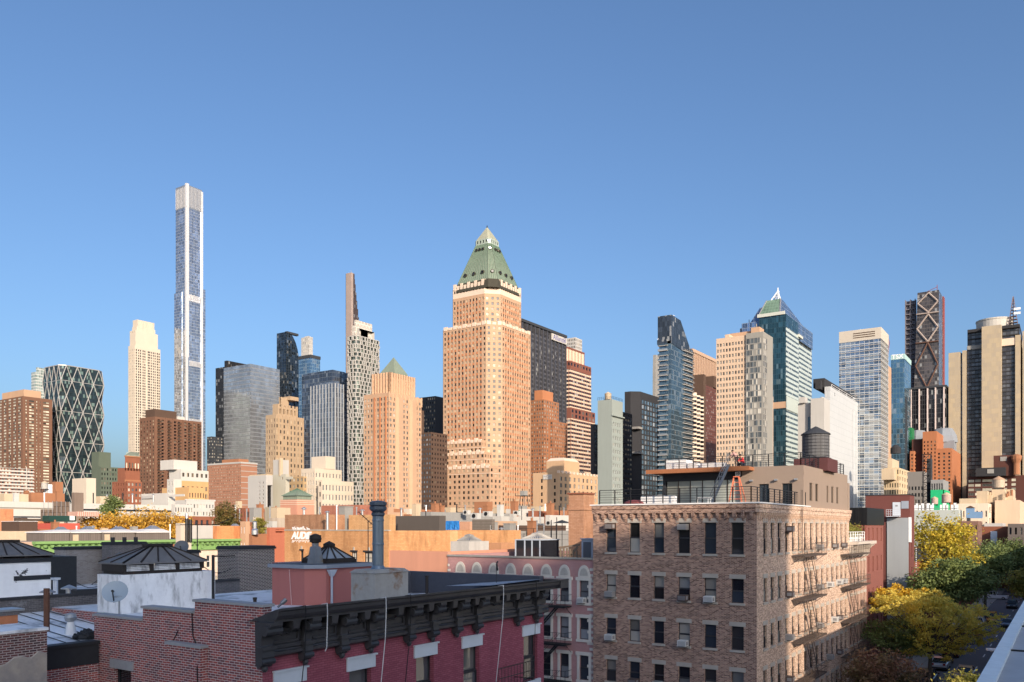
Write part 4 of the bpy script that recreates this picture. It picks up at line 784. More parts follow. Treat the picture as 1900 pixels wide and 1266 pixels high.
# --- orange brick stepped
t = Tw('brick_block', 'orange brick stepped block with square punched windows, below the ribbed black slab', 1712, 1737, 1754, 600); Z = t.Z
wb = lambda n, **k: dict(sp(n, 2.65, 1.35, .38, 'black', bot=8), **k)
t.block(800, wb(4, top=7), None, poly=rect(t.x0, t.x1+4, onX(1738, t.x0)[1], t.y1)); xa = t.x0-8; t.block(833, wb(3, top=3), None, poly=rect(xa+9, t.x1+6, t.y0-10, t.y0-.05)); q = rect(t.x0+3, t.x0+16, onX(1761, t.x0+3)[1], onX(1748, t.x0+3)[1]); t.block(832, wb(2, top=2.2), None, poly=q)
q = rect(t.x0-4, t.x0+10, onX(1696, t.x0-4)[1], onX(1688.5, t.x0-4)[1]); t.block(836, wb(1, top=2.2), wb(1, top=2), poly=q); q = rect(t.x0+6, t.x0+16, q[2][1]-30, q[2][1]); t.b.box(t.x0+5, t.x0+12, t.y1, q[2][1], 0, Z(812), 1)
t.fin([wm('orange_brick', (.48,.19,.09), .06, .08, grain=.12), W['maroon']])
for (px, py, r_, lb) in ((1702, 800, 5.5, 'left one of two grey faceted metal roof domes behind the orange brick block'), (1751, 796, 6.5, 'right one of two grey faceted metal roof domes behind the orange brick block')):
    x, y = atd(px, 640); b = MB(); b.lathe(x, y, [(r_*1.5,zy(822,640)),(r_*1.4,zy(810,640)),(r_*.95,zy(py,640)),(.3,zy(py-2,640))], 8); b.box(x-8, x+8, y-8, y+8, 0, zy(820,640)); one(b, 'roof_dome', wall('grey_metal_roof', (.22,.24,.27), .1, .1), lb, 'roof', 'grey metal roof domes')
# --- big brown hotel tower on the right
d = 640; t = Thing('hotel_tower', 'massive tan concrete hotel tower with black window columns, round drum and antenna on top', 'building', (*atd(1840, d), 0)); X = atd(1840, d)[0]; Z = lambda y: zy(y, d); b = MB()
Y = lambda px, off=0: onX(px, X+off)[1]
dkw = curtain('black_window_columns', 2.6, 3.1, (.07,.07,.08), (.03,.03,.034), .45, .9, metal=.2, blind=.3, bc=(.16,.17,.19))
b.box(X, X+60, Y(1894), Y(1794), 0, Z(640), 1)
b.box(X-2, X+30, Y(1782.5), Y(1760.5), 0, Z(648), 0); b.box(X-2, X+30, Y(1793.5), Y(1786), 0, Z(646), 0); b.box(X-1, X+20, Y(1786), Y(1782.5), 0, Z(650), 1)
b.box(X-7, X+30, Y(1858,-7), Y(1821.5,-7), 0, Z(608), 0); b.box(X-2, X+30, Y(1894), Y(1884), 0, Z(628), 0); b.box(X-2, X+20, Y(1901), Y(1897.5), 0, Z(622), 0)
b.box(X+2, X+50, Y(1892,2), Y(1795,2), Z(640), Z(609), 1); b.box(X-1, X+52, Y(1892,-1), Y(1795,-1), Z(613), Z(607.5), 2)
for y in (624, 637): b.box(X+1, X+1.9, Y(1890,1), Y(1796,1), Z(y+2.), Z(y), 2)
b.box(X-1.5, X+3, Y(1884,-1.5), Y(1858,-1.5), Z(645), Z(632), 3); b.box(X-1.2, X+3, Y(1821,-1), Y(1794.5,-1), Z(645), Z(638), 4)
for k in range(34):
    z = Z(655)-k*3.1
    for a, c in ((1819, 1796), (1883, 1860)): b.box(X-.35, X-.02, Y(c-4.5), Y(c), z-.3, z+.3, 2) if 0 else b.box(X-.4, X-.02, Y(a), Y(c), z-.35, z+.2, 2)
t.part(b, 'wall', [W['marriott_tan'], dkw, W['dark_stone'], W['tan_pale'], W['grey_concrete']])
b = MB(); cx, cy = X+16, Y(1845, 16); b.cyl(cx, cy, Z(606), Z(588), 12.6, 32); b.cyl(cx, cy, Z(590), Z(587.5), 13., 32); t.part(b, 'drum', W['pale_concrete'], smooth=False)
an = MB(); ax, ay = X+8, Y(1880, 8); r_ = 2.6
for sx in (-1, 1):
    for sy in (-1, 1): an.bar((ax+sx*r_,ay+sy*r_*1.2,Z(606)), (ax+sx*.3,ay+sy*.3,Z(553)), .4, .4)
for k in range(9): z = Z(606)+(Z(553)-Z(606))*k/9; rr = r_*(1-k/9)+.3; an.box(ax-rr, ax+rr, ay-rr*1.2, ay+rr*1.2, z-.12, z+.12)
an.bar((ax,ay,Z(606)), (ax,ay,Z(551)), .7, .7); t.part(an, 'antenna_mast', plain('mast_red_grey', (.2,.15,.16)))
b = MB(); b.box(ax-2.6, ax-2.1, ay-5, ay-.4, Z(578), Z(574)); b.box(ax-2.6, ax-2.1, ay-5, ay-.4, Z(586), Z(582)); t.part(b, 'antenna_panel', WHITE); t.done()
# --- maroon office with white windows
t = Tw('office_block', 'maroon brick office block with wide pale windows, below the massive hotel tower', 1796, 1960, 1976, 560); Z = t.Z; L = t.y1-t.y0
us = [(a, c) for a, c in ((.006,.073),(.085,.152),(.17,.287),(.3,.396),(.42,.457),(.506,.555))]; us = [(L*a, L*c) for a, c in us]
t.block(880, dict(us=us, fh=3.15, h=1.8, top=2.2, bot=8, g=G['cream'], fm=FR['grey'], k='grid', dep=.12), None); t.fin(W['maroon'])
# ================================================================ GROUND AND STREETS
ASPH = wall('asphalt', (.16,.162,.17), .15, .05, grain=.5); CONC = wall('pavement_concrete', (.34,.33,.31), .1, .05, brick=(1.5,1.5,(.2,.2,.19),(.36,.35,.33),.03), bump=0, grain=.2)
b = MB(); b.face((-390,-890,-.03), (2390,-890,-.03), (2390,2190,-.03), (-390,2190,-.03)); struct(b, 'ground', wall('city_ground', (.16,.155,.15), .2, .0))
b = MB(); b.face((-200,4.6,0), (900,4.6,0), (900,13.9,0), (-200,13.9,0)); struct(b, 'street', ASPH)
b = MB()
b.face((31.5,-250,-.008), (53,-250,-.008), (53,400,-.008), (31.5,400,-.008)); struct(b, 'avenue', ASPH)
PY = lambda n, x0, x1, y0, y1: (lambda b: (b.box(x0, x1, y0, y1, -.02, .15), struct(b, n, CONC)))(MB())
PY('pavement', 53, 900, 13.9, 17.55); PY('pavement', 53, 900, 1.0, 4.6); PY('pavement', -200, 31.5, 13.9, 17.55); PY('pavement', 53, 56.1, 17.55, 78); PY('pavement', 28.6, 31.5, 17.55, 78)
b = MB(); wp = plain('road_paint', (.75,.75,.73), .7)
for k in range(24): b.face((66+k*12,9.15,.006), (69+k*12,9.15,.006), (69+k*12,9.3,.006), (66+k*12,9.3,.006))
for k in range(9): b.face((54.5,5+k,.006), (57.5,5+k,.006), (57.5,5.45+k,.006), (54.5,5.45+k,.006))
tag(b.build('road_markings', wp), kind='structure')
# ================================================================ THE VIEWER'S OWN BUILDING (terrace in front, tall wing behind) and the row across the avenue
NB = wall('viewer_brick', (.3,.17,.12), .1, .1, brick=(.21,.07,(.4,.36,.33),(.36,.2,.15)), grain=.2)
COP = plain('pale_metal_coping', (.74,.79,.8), .45, .15, .12, scale=5)
MEMB = wall('grey_roof_membrane', (.44,.445,.46), .35, .05, grain=.3)
t = Thing('terrace_building', 'roof terrace with pale metal coping and grey deck in the lower right corner', 'building', (-60,-40,0)); b = MB()
mass(t, b, rect(-60, 28.5, -40, .9), 0, H-2.06, [None, None, dict(n=30, fh=3.3, h=1.8, top=3, bot=1, w=.4, g=G['dark'], fm=FR['dark'], k='sash')], 0, 1)
t.part(b, 'wall', [NB, MEMB]); c = MB(); z = H-2.0; x = -60
while x < 28:
    c.box(x+.02, min(x+3.98, 28.62), .77, .97, z-.1, z); c.box(x+.02, min(x+3.98, 28.62), .955, .985, z-.22, z-.1); x += 4
c.box(28.32, 28.62, -40, .77, z-.1, z-.005); co = t.part(c, 'coping', COP)
c = MB(); x = -60
while x < 28: c.box(x-.015, x+.015, -6.9, .96, z-.065, z-.03); x += 4
t.part(c, 'deck_seam', BLACK); t.done(60)
t = Thing('corner_building', 'brick building on the shaded south side of the street, across the avenue', 'building', (56.5,-14,0)); b = MB(); gw2 = dict(fh=3.2, h=1.8, top=2, bot=1, w=.45, g=G['dark'], fm=FR['dark'], k='framed')
mass(t, b, rect(56.5, 108, -14, .95), 0, H-2, [None, None, dict(n=26, **gw2), dict(n=8, **gw2)], par=.8, mroof=1); t.part(b, 'wall', [wall('pale_bounce_brick', (.7,.67,.6), .05, .1), W['roof_tar']]); t.done(30)  # walls out of view, made pale to bounce light into the street
t = Thing('row_building', 'lower brick building further along the shaded south side of the street', 'building', (108.1,-14,0)); b = MB(); mass(t, b, rect(108.1, 330, -14, .9), 0, H-1.2, [None, None, dict(n=80, **gw2), None], par=.8, mroof=1); t.part(b, 'wall', [wall('far_row_brick', (.62,.55,.46), .1, .1), W['roof_tar']]); t.done(20)  # also kept pale for its bounce onto the street

# unseen slab added behind the viewer, its stepped top shaped to shade the near roofs
PS = lambda p, s: (p*.809+s*.588, -p*.588+s*.809)
t = Thing('apartment_slab', 'unseen pale slab added behind the viewer to shade the near roofs', 'building', (*PS(8, -92), 0)); b = MB()
for p0, p1, z in ((-14,24,H+54.6),(24.01,31,H+53.2),(31.01,37,H+52.6),(37.01,41.4,H+60)): mass(t, b, [PS(p1,-92),PS(p0,-92),PS(p0,-107),PS(p1,-107)], 0, z, [dict(n=max(2, int((p1-p0)/4)), fh=3., h=1.6, top=2, bot=3, w=.45, g=G['dark'], fm=FR['white'], k='pair')], 0, 1)
t.part(b, 'wall', [W['pale_concrete'], W['roof_grey']]); t.done(10)

# ================================================================ BROWN CORNER BUILDING
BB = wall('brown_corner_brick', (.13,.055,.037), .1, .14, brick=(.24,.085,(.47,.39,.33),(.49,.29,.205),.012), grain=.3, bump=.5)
LST = wall('limestone_lintel', (.42,.38,.33), .1, .15, grain=.25)
X0, X1, Y0, Y1 = 56.2, 85., 17.6, 30.25; ZT = H+1.62
t = Thing('corner_apartment_building', 'brown brick corner building with corbelled cornice, fire escape and a roof deck above', 'building', (X0,Y0,0)); b = MB()
WP = [(1125,1143),(1168,1187),(1213,1232),(1258.5,1280),(1307,1329),(1357,1380)]; SPX = [(1416.5,1423),(1430,1436.5),(1443,1450),(1457,1463),(1469.5,1475),(1480.5,1485.5),(1492,1497),(1503,1508),(1513.5,1518.5),(1523.5,1528),(1533.5,1537.5),(1542.5,1547),(1551.5,1555.5),(1559.5,1563.5),(1567.5,1571)]
zrow = [(H+a, H+c) for a, c in ((-14.9,-13.15),(-11.7,-10.05),(-8.54,-6.9),(-5.28,-3.6),(-1.9,.31))]; LW = Y1-Y0; LS = X1-X0
uw = [(Y1-onX(a, X0)[1], Y1-onX(c, X0)[1]) for a, c in WP]; us = [(onY(a, Y0)[0]-X0, onY(c, Y0)[0]-X0) for a, c in SPX]
gl = [pane('near_glass_a', (.015,.02,.028), (.35,.36,.36), .2, .04, .6, .01), pane('near_glass_b', (.02,.02,.022), (.4,.38,.34), .45, .05, .6, .01)]
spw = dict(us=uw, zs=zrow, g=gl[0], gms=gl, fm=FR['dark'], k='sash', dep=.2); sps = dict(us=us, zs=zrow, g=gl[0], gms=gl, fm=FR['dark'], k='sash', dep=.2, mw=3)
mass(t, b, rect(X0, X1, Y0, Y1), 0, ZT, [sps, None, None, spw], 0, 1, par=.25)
for a, c in zrow:      # lintels and sills
    for e, f in uw: b.box(X0-.03, X0+.05, Y1-f-.14, Y1-e+.14, c+.004, c+.3, 2); b.box(X0-.09, X0+.1, Y1-f-.1, Y1-e+.1, a-.16, a-.003, 2)
    for e, f in us: b.box(X0+e-.12, X0+f+.12, Y0-.03, Y0+.05, c+.004, c+.3, 2); b.box(X0+e-.1, X0+f+.1, Y0-.09, Y0+.1, a-.16, a-.003, 2)
for k in range(21):    # corbel table, each corbel stepping out upward
    y = Y0+.32+(LW-.64)*k/20
    for q, (dz, pr, hw) in enumerate(((-1.2,.06,.08),(-1.05,.12,.1),(-.9,.18,.13))): b.box(X0-pr, X0-.002, y-hw, y+hw, ZT+dz, ZT+dz+(.15 if q < 2 else .28))
for k in range(62):
    x = X0+.25+(LS-.5)*k/61
    for q, (dz, pr, hw) in enumerate(((-1.2,.06,.06),(-1.0,.12,.08),(-.8,.18,.1))): b.box(x-hw, x+hw, Y0-pr, Y0-.002, ZT+dz, ZT+dz+(.2 if q < 2 else .18), 3)
b.box(X0-.2, X1, Y0-.2, Y0-.001, ZT-.62, ZT-.3, 3); b.box(X0-.2, X0-.001, Y0, Y1, ZT-.62, ZT-.3); b.box(X0-.26, X1, Y0-.26, Y0-.001, ZT-.3, ZT-.02, 3); b.box(X0-.26, X0-.001, Y0, Y1, ZT-.3, ZT-.02)
t.part(b, 'wall', [BB, W['roof_light'], LST, wall('brightened_front_brick', (.28,.155,.105), .08, .12, brick=(.24,.085,(.62,.52,.43),(.74,.51,.36),.012), grain=.28, bump=.35)])  # front brick is slightly lighter, and brightened further to read as sunlit
c = MB(); xd = onY(1497, Y0)[0]; c.box(X0-.34, xd, Y0-.34, Y0+.2, ZT+.005, ZT+.09); c.box(X0-.34, X0+.2, Y0+.2, Y1+.1, ZT+.005, ZT+.09); t.part(c, 'coping', plain('white_coping', (.78,.77,.76), .5))
# penthouse
PX, PYb, PZ = onX(1490, 60.)[0], 0, 0; PX0 = 68.6; py0 = onX(1491, PX0)[1]; zt_ = zy(863, dep(PX0, py0)); STU = wall('tan_stucco', (.28,.215,.17), .04, .05, grain=.06)
PN = Y1-.2; PE = onY(1572.5, py0)[0]; ph = MB(); dpt = dep(PX0, py0)
dr = [(1451,1470),(1408,1426.5),(1374,1390)]; ud = [(PN-onX(c_, PX0)[1], PN-onX(a_, PX0)[1]) for a_, c_ in dr]; ud = [(min(p), max(p)) for p in ud]
yg = onX(1373, PX0)[1]; zc = ZT-.2; sl_ = dict(us=[(a, c) for a, c in [(PN-onX(a_, PX0)[1], PN-onX(c_, PX0)[1]) for a_, c_ in ((1408,1426.5),(1451,1470))]], zs=[(zc+.1, zc+2.15)], g=G['dark'], fm=FR['dark'], k='slide', dep=.2)
slots = [(1502,1507.5),(1513,1518),(1534,1537),(1542.5,1546.5),(1552,1555.5)]; sls = dict(us=[(onY(a, py0)[0]-PX0, onY(c, py0)[0]-PX0) for a, c in slots], zs=[(zc+.75, zc+2.25)], g=G['warm'], fm=FR['bronze'], k='framed', dep=.12)
zph = zt_; P_ = rect(PX0, PE, py0, yg); ug = [(a-(PN-yg), c-(PN-yg)) for a, c in sl_['us']]; Tn = t
mass(t, ph, P_, zc, zph, [sls, None, None, dict(sl_, us=ug)], 0, 1, par=.1); ph.box(PE+.01, PE+.9, py0-.02, py0+2, zc, zph-.75, 0); t.part(ph, 'penthouse', [STU, W['roof_light']])
# glazed lounge under the timber canopy
gy1 = onX(1228, PX0)[1]; lo = MB(); lo.box(PX0+.25, PX0+8, yg+.02, gy1, zph-.95, zph-.32, 1); lo.box(PX0+.25, PX0+8, gy1-.25, gy1, zc, zph-.95, 1); lo.box(PX0+2.2, PX0+8, yg, gy1-.25, zc, zph-.95, 2); t.part(lo, 'lounge_wall', [STU, W['charcoal'], wall('lounge_back', (.45,.44,.4), .05, .05)])
ca = MB(); ca.box(PX0-1.3, PX0+8.2, yg-1.2, gy1+.9, zph-.3, zph-.02, 0); ca.box(PX0-1.34, PX0-1.301, yg-1.2, gy1+.94, zph-.34, zph+.02, 0); t.part(ca, 'canopy', [wall('oiled_timber_soffit', (.33,.13,.06), .1, .1, grain=.2)])
n = 6
for k in range(n):
    ya, yb = yg+.1+(gy1-.4-yg)*k/n, yg+.05+(gy1-.4-yg)*(k+1)/n; gg = MB(); gg.face((PX0+.4,yb,zc+.05), (PX0+.4,ya,zc+.05), (PX0+.4,ya,zph-.98), (PX0+.4,yb,zph-.98)); gg.box(PX0+.34, PX0+.42, ya-.03, ya+.03, zc, zph-.96, 1)
    t.part(gg, 'glass_door', [pane('lounge_glass', (.26,.27,.24), (.3,.3,.26), .0, .03, .6, .004), FR['bronze']])
for a in (1389, 1435, 1472):
    y = onX(a+6, PX0)[1]; sc = MB(); sc.box(PX0-.32, PX0-.01, y-.12, y+.12, zc+2.38, zc+2.52); t.part(sc, 'wall_light', STEEL)
y_ = onX(1370, PX0)[1]; sg = MB(); sg.box(PX0-.12, PX0-.01, y_-.3, y_+.3, zph-.75, zph-.3, 0); sg.box(PX0-.14, PX0-.121, y_-.22, y_+.22, zph-.7, zph-.35, 1); so2 = t.part(sg, 'number_sign', [BLACK, WHITE])
lettering('10', .32, (PX0-.145, y_, zph-.52), RW, BLACK, t.o, 'sign_lettering', ext=.004, bold=.01)
t.done(100)
# railings: deck edge and penthouse roof
def railing(name, pts, z, h, label, n=6, sp_=1.3, r=.034, cat='railing', group=None, mat=BLACK):
    b = MB()
    for p, q in zip(pts[:-1], pts[1:]):
        for k in range(n): b.tube((*p, z+h*(k+1)/n), (*q, z+h*(k+1)/n), r*(.55 if k < n-1 else 1), 4)
        L = math.dist(p, q); m = max(1, int(L/sp_))
        for k in range(m+1): c = [p[j]+(q[j]-p[j])*k/m for j in (0,1)]; b.bar((*c,z), (*c,z+h), r*2, r*2)
    return one(b, name, mat, label, cat, group)
dz = ZT+.09
railing('railing', [(X0+.5,Y1-.3),(X0+.5,Y0+.55),(xd-.2,Y0+.55),(xd-.2,py0-.02)], dz, 1.1, 'black horizontal bar railing round the edge of the lower roof deck', group='roof deck railings')
railing('railing', [(PX0+.3,gy1-.2),(PX0+.3,py0+.3),(PE-.3,py0+.3),(PE-.3,py0+4)], zph, 1.05, 'black bar railing round the top of the tan penthouse', group='roof deck railings')
# steep steel stair from deck to penthouse roof
y_a, y_b = onX(1352, PX0-.6)[1], onX(1335, PX0-1.)[1]; b = MB(); o = empty('roof_stair', (PX0-2,y_b,zc), 'steep grey steel stair leaning from the deck up to the canopy roof', 'stair')
for off in (0, .75):
    x = PX0-1.5-off; p, q = (x,onX(1318,x)[1],dz), (x,onX(1352,x)[1],zph+.1); b.bar(p, q, .05, .2)
    for h_ in (.55, 1.0): b.tube((p[0],p[1],p[2]+h_), (q[0],q[1],q[2]+h_), .025, 5)
    for k in range(5): c = [p[j]+(q[j]-p[j])*k/4 for j in range(3)]; b.tube(c, (c[0],c[1],c[2]+1.0), .02, 4)
b.build('stringer', plain('grey_stair_steel', (.25,.26,.28), .4, .5), o); s_ = MB()
x = PX0-1.5; p, q = (x,onX(1318,x)[1],dz), (x,onX(1352,x)[1],zph+.1)
for k in range(1, 11): c = [p[j]+(q[j]-p[j])*k/11 for j in range(3)]; s_.box(x-.75, x, c[1]-.12, c[1]+.12, c[2]-.02, c[2]+.02)
s_.build('tread', FR['grey'], o)
# orange folding ladder
yl = onX(1366, X0+2.2)[1]; o = empty('step_ladder', (X0+2.2,yl,dz), 'orange fibreglass A-frame step ladder standing on the deck', 'ladder'); OR = plain('orange_fibreglass', (.75,.2,.1), .4)
b = MB()
for s in (-1, 1):
    b.bar((X0+2.0,yl+s*.48,dz), (X0+2.2,yl+s*.18,dz+1.9), .06, .06); 
for k in range(1, 6): w_ = .48-.3*k/6; b.bar((X0+2.0+.03*k,yl-w_,dz+.3*k), (X0+2.0+.03*k,yl+w_,dz+.3*k), .05, .04)
b.box(X0+2.1, X0+2.35, yl-.2, yl+.2, dz+1.88, dz+1.94); b.build('front_frame', OR, o); b = MB()
for s in (-1, 1): b.bar((X0+2.9,yl+s*.5,dz), (X0+2.3,yl+s*.2,dz+1.85), .05, .05)
b.build('rear_frame', OR, o)
# planters, wrapped pallets, red cover on the decks
def boxthing(name, label, cat, x0, x1, y0, y1, z0, z1, mat, bev=.03, group=None, lid=None):
    b = MB(); i = bev; b.prism(rect(x0, x1, y0, y1), z0, z1-i, 0); b.prism(rect(x0, x1, y0, y1), z1-i, z1, 0, poly2=rect(x0+i, x1-i, y0+i, y1-i))
    if lid: b.box(x0-.04, x1+.04, y0-.04, y1+.04, z1, z1+.06, 1)
    return one(b, name, [mat]+([lid] if lid else []), label, cat, group)
WT = plain('white_planter', (.8,.79,.78), .5); X = X0+1.3
boxthing('planter_box', 'long white planter box behind the lower deck railing', 'planter', X, X+.6, onX(1250, X)[1], onX(1189, X)[1], dz, dz+.62, WT)
X = PX0+.9
boxthing('roof_unit', 'largest white slanted box on the canopy roof', 'box', X, X+1.6, onX(1273, X)[1], onX(1236, X)[1], zph, zph+.98, WT)
boxthing('roof_unit', 'low white box in the middle of the canopy roof, beside the largest white box', 'box', X, X+1.2, onX(1293, X)[1], onX(1274.5, X)[1], zph, zph+.66, WT)
boxthing('roof_unit', 'long white box near the top of the grey stair on the canopy roof', 'box', X, X+1.2, onX(1340, X)[1], onX(1299, X)[1], zph, zph+.6, WT)
RED = plain('red_cover', (.5,.03,.035), .6); X = X0+3.
boxthing('covered_heater', 'tall narrow red covered heater inside the glazed lounge', 'heater', PX0+1., PX0+1.5, onX(1260, PX0+1)[1], onX(1253, PX0+1)[1], zc, zc+1.5, RED, .1)
b = MB(); X = X0+1.4; y = onX(1177, X)[1]; b.sphere((X,y,dz+.08), .5, .9, .28, 12, 6); b.sphere((X+.2,y-.5,dz+.05), .4, .5, .2, 10, 6); one(b, 'tarpaulin', plain('dull_red_tarpaulin', (.22,.06,.06), .7), 'crumpled red tarpaulin lying on the deck left of the white planter', 'tarpaulin')
b = MB(); y = onX(1303, X)[1]; b.box(X, X+.7, y-.5, y+.5, dz+.38, dz+.44); [b.tube((X+.1+.5*i,y-.4+.8*j,dz), (X+.1+.5*i,y-.4+.8*j,dz+.38), .03, 5) for i in (0,1) for j in (0,1)]; one(b, 'deck_table', WHITE, 'low white table on the lower deck near the foot of the stair', 'table')
# water tank with maroon base on the penthouse roof
x, y = atd(1513.5, 74); zb = zy(859, 74); o = tank(x, y, zb, 1.16, 2.05, 'large grey timber water tank with dark conical roof above the tan penthouse', wall('grey_staves', (.1,.1,.105), .1, .3, brick=(.14,9.,(.04,.04,.04),(.14,.14,.145),.015), bump=0), W['charcoal'], leg=.45)
b = MB(); b.box(x-1.6, x+2.2, y-1.4, y+1.5, zph-.1, zb+.3); one(b, 'tank_base', wall('maroon_boards', (.1,.04,.04), .1, .1), 'low maroon boarded enclosure under the grey water tank', 'roof enclosure')
# fire escape maker: platforms, railings and stairs against a wall; axis 'S' or 'W'
def fire_escape(label, axis, wall_c, u0, u1, zs, out=1.0, mat=BLACK, ladder=(.3,.75), goose=None):
    def P(u, o_, z): return (u, wall_c-o_, z) if axis == 'S' else (wall_c-o_, u, z)
    o = empty('fire_escape', P(u0, 0, zs[0]), label, 'fire escape', 'fire escapes')
    for i, z in enumerate(zs):
        b = MB(); n = max(5, int((u1-u0)/.12))
        for k in range(8): b.bar(P(u0, .05+out*k/7.5, z), P(u1, .05+out*k/7.5, z), .05, .03)
        for u in (u0, (u0+u1)/2, u1): b.bar(P(u, 0, z-.03), P(u, out, z-.03), .05, .06); b.bar(P(u, 0, z-.7), P(u, out*.9, z-.05), .035, .035)
        b.bar(P(u0, out, z-.04), P(u1, out, z-.04), .04, .14); b.build('platform', mat, o); b = MB()
        for h_ in (.45, .9): b.tube(P(u0, out, z+h_), P(u1, out, z+h_), .022, 4); b.tube(P(u0, 0, z+h_), P(u0, out, z+h_), .022, 4); b.tube(P(u1, 0, z+h_), P(u1, out, z+h_), .022, 4)
        for k in range(n//3+1): u = u0+(u1-u0)*k/(n//3); b.tube(P(u, out, z), P(u, out, z+.9), .012 if k % 3 else .022, 4)
        b.build('handrail', mat, o)
        if i < len(zs)-1:
            z2 = zs[i+1]; ua, ub = u0+(u1-u0)*ladder[0], u0+(u1-u0)*ladder[1]; b = MB()
            for off in (.3, .75): b.bar(P(ua, out*off, z), P(ub, out*off, z2), .03, .12); b.tube(P(ua, out*off, z+.8), P(ub, out*off, z2+.8), .018, 4)
            for k in range(1, 12): u, zz = ua+(ub-ua)*k/12, z+(z2-z)*k/12; b.bar(P(u, out*.3, zz), P(u, out*.75, zz), .14, .02)
            b.build('stair', mat, o)
    if goose:
        b = MB(); z = zs[-1]; u = goose[0]
        for d_ in (0, .4): b.tube(P(u+d_, .25, z), P(u+d_, .25, goose[1]), .025, 5)
        for k in range(14): zz = z+.3+(goose[1]-z-.4)*k/13; b.tube(P(u, .25, zz), P(u+.4, .25, zz), .012, 4)
        b.build('roof_ladder', mat, o)
    return o
RUST = plain('faded_iron', (.08,.06,.05), .7)
xa, xb = onY(1468, Y0)[0], onY(1512, Y0)[0]; fire_escape('iron fire escape on the sunlit side of the brown corner building, with gooseneck ladder', 'S', Y0-.02, xa, xb, [H-15.3,H-12.05,H-8.85,H-5.6,H-2.2], .95, RUST, (.75,.42), (onY(1480, Y0)[0], ZT+1.3))
# window air conditioners
ACW = plain('ac_white', (.6,.6,.58), .5); ACG = plain('ac_grey', (.3,.29,.28), .5); ACD = plain('ac_brown', (.1,.07,.06), .6)
def aircon(x, y, z, axis, label, mat, w=.62, h=.42, d_=.5, group='window air conditioners'):
    o = empty('air_conditioner', (x,y,z), label, 'air conditioner', group); b = MB()
    f = (lambda a0,a1,b0,b1,c0,c1,m=0: b.box(x-b1, x-b0, y+a0, y+a1, z+c0, z+c1, m)) if axis == 'W' else (lambda a0,a1,b0,b1,c0,c1,m=0: b.box(x+a0, x+a1, y-b1, y-b0, z+c0, z+c1, m))
    f(-w/2, w/2, -.1, d_, 0, h, 0); b.build('case', mat, o); b = MB()
    for k in range(5): f(-w/2+.05, w/2-.05, d_, d_+.012, .05+k*(h-.1)/5, .05+k*(h-.1)/5+.03, 0)
    for s in (-1, 1): f(s*(w/2+.003)-.004, s*(w/2+.003)+.004, .1, d_-.06, .08, h-.08, 0)
    b.build('grille', FR['grey'], o); b = MB(); f(-w/2, w/2, .0, d_*.8, -.05, -.002, 0); b.build('bracket', BLACK, o); return o
ordn = ['first','second','third','fourth','fifth','sixth','seventh','eighth','ninth','tenth','eleventh','twelfth','thirteenth','fourteenth','fifteenth']
for r, c, m, dz_ in ((4,0,ACD,1.75),(4,3,ACG,1.7),(3,0,ACG,0),(3,3,ACD,0),(3,4,ACW,0),(2,0,ACW,0),(2,3,ACW,0),(1,1,ACD,0),(1,2,ACG,0)):
    e, f = uw[c]; y = Y1-(e+f)/2; nm = {4: 'top', 3: 'second', 2: 'third', 1: 'fourth'}[r]
    aircon(X0+.0, y, zrow[r][0]+dz_, 'W', f"air conditioner in the {ordn[c]} window of the {nm} row, shaded brown wall", m, min(.66, f-e-.1))
for r, c, m, dz_ in ((4,3,ACD,1.55),(4,8,ACG,0),(4,11,ACD,0),(4,13,ACD,0),(3,3,ACD,0),(3,8,ACG,0),(3,10,ACW,0),(3,12,ACW,0),(3,13,ACW,0),(2,3,ACG,0),(2,8,ACG,0),(2,11,ACW,0),(2,12,ACD,0),(1,3,ACD,0),(1,10,ACG,0),(1,12,ACD,0)):
    e, f = us[c]; nm = {4: 'top', 3: 'second', 2: 'third', 1: 'fourth'}[r]
    aircon(X0+(e+f)/2, Y0, zrow[r][0]+dz_, 'S', f"air conditioner in the {ordn[c]} window of the {nm} row, sunlit side wall", m, .62)

# ================================================================ EAST SIDE OF THE AVENUE, NORTH OF THE CORNER
XA = 56.4; PK = wall('pink_painted_brick', (.36,.17,.17), .08, .12, brick=(.21,.07,(.42,.32,.31),(.42,.2,.2),.01), grain=.25, patch=((.42,.38,.36), .63, .72, .35)); CRM = wall('cream_trim', (.58,.55,.5), .06, .15, grain=.25)
ya, yb = 30.3, 44.6; zt = H-2.4; t = Thing('arched_tenement', 'pink brick tenement with cream round arches and quoins, beside the brown corner building', 'building', (XA,ya,0)); b = MB()
cs = [854.8,885,916.5,948,980,1014,1047.5,1084]; yc = [onX(c, XA)[1] for c in cs]; up = [(yb-y-.4, yb-y+.4) for y in yc]; zr = [(H-11.9,H-9.98),(H-8.74,H-7.07),(H-5.88,H-4.17)]
gp = pane('curtained_glass', (.02,.025,.035), (.35,.38,.42), .35, .05, .6, .01)
mass(t, b, rect(XA, XA+16, ya, yb), 0, zt, [None, None, None, dict(us=up, zs=zr, g=gp, fm=FR['dark'], k='sash', dep=.2)], 0, 2, par=.55)
for a, c in zr:
    for e, f in up:
        y0_, y1_ = yb-f, yb-e; b.box(XA-.05, XA+.06, y0_-.22, y0_-.003, a, c, 1); b.box(XA-.05, XA+.06, y1_+.003, y1_+.22, a, c, 1); b.box(XA-.09, XA+.06, y0_-.32, y1_+.32, c+.003, c+.26, 1); b.box(XA-.12, XA+.06, y0_-.27, y1_+.27, a-.2, a-.003, 1)
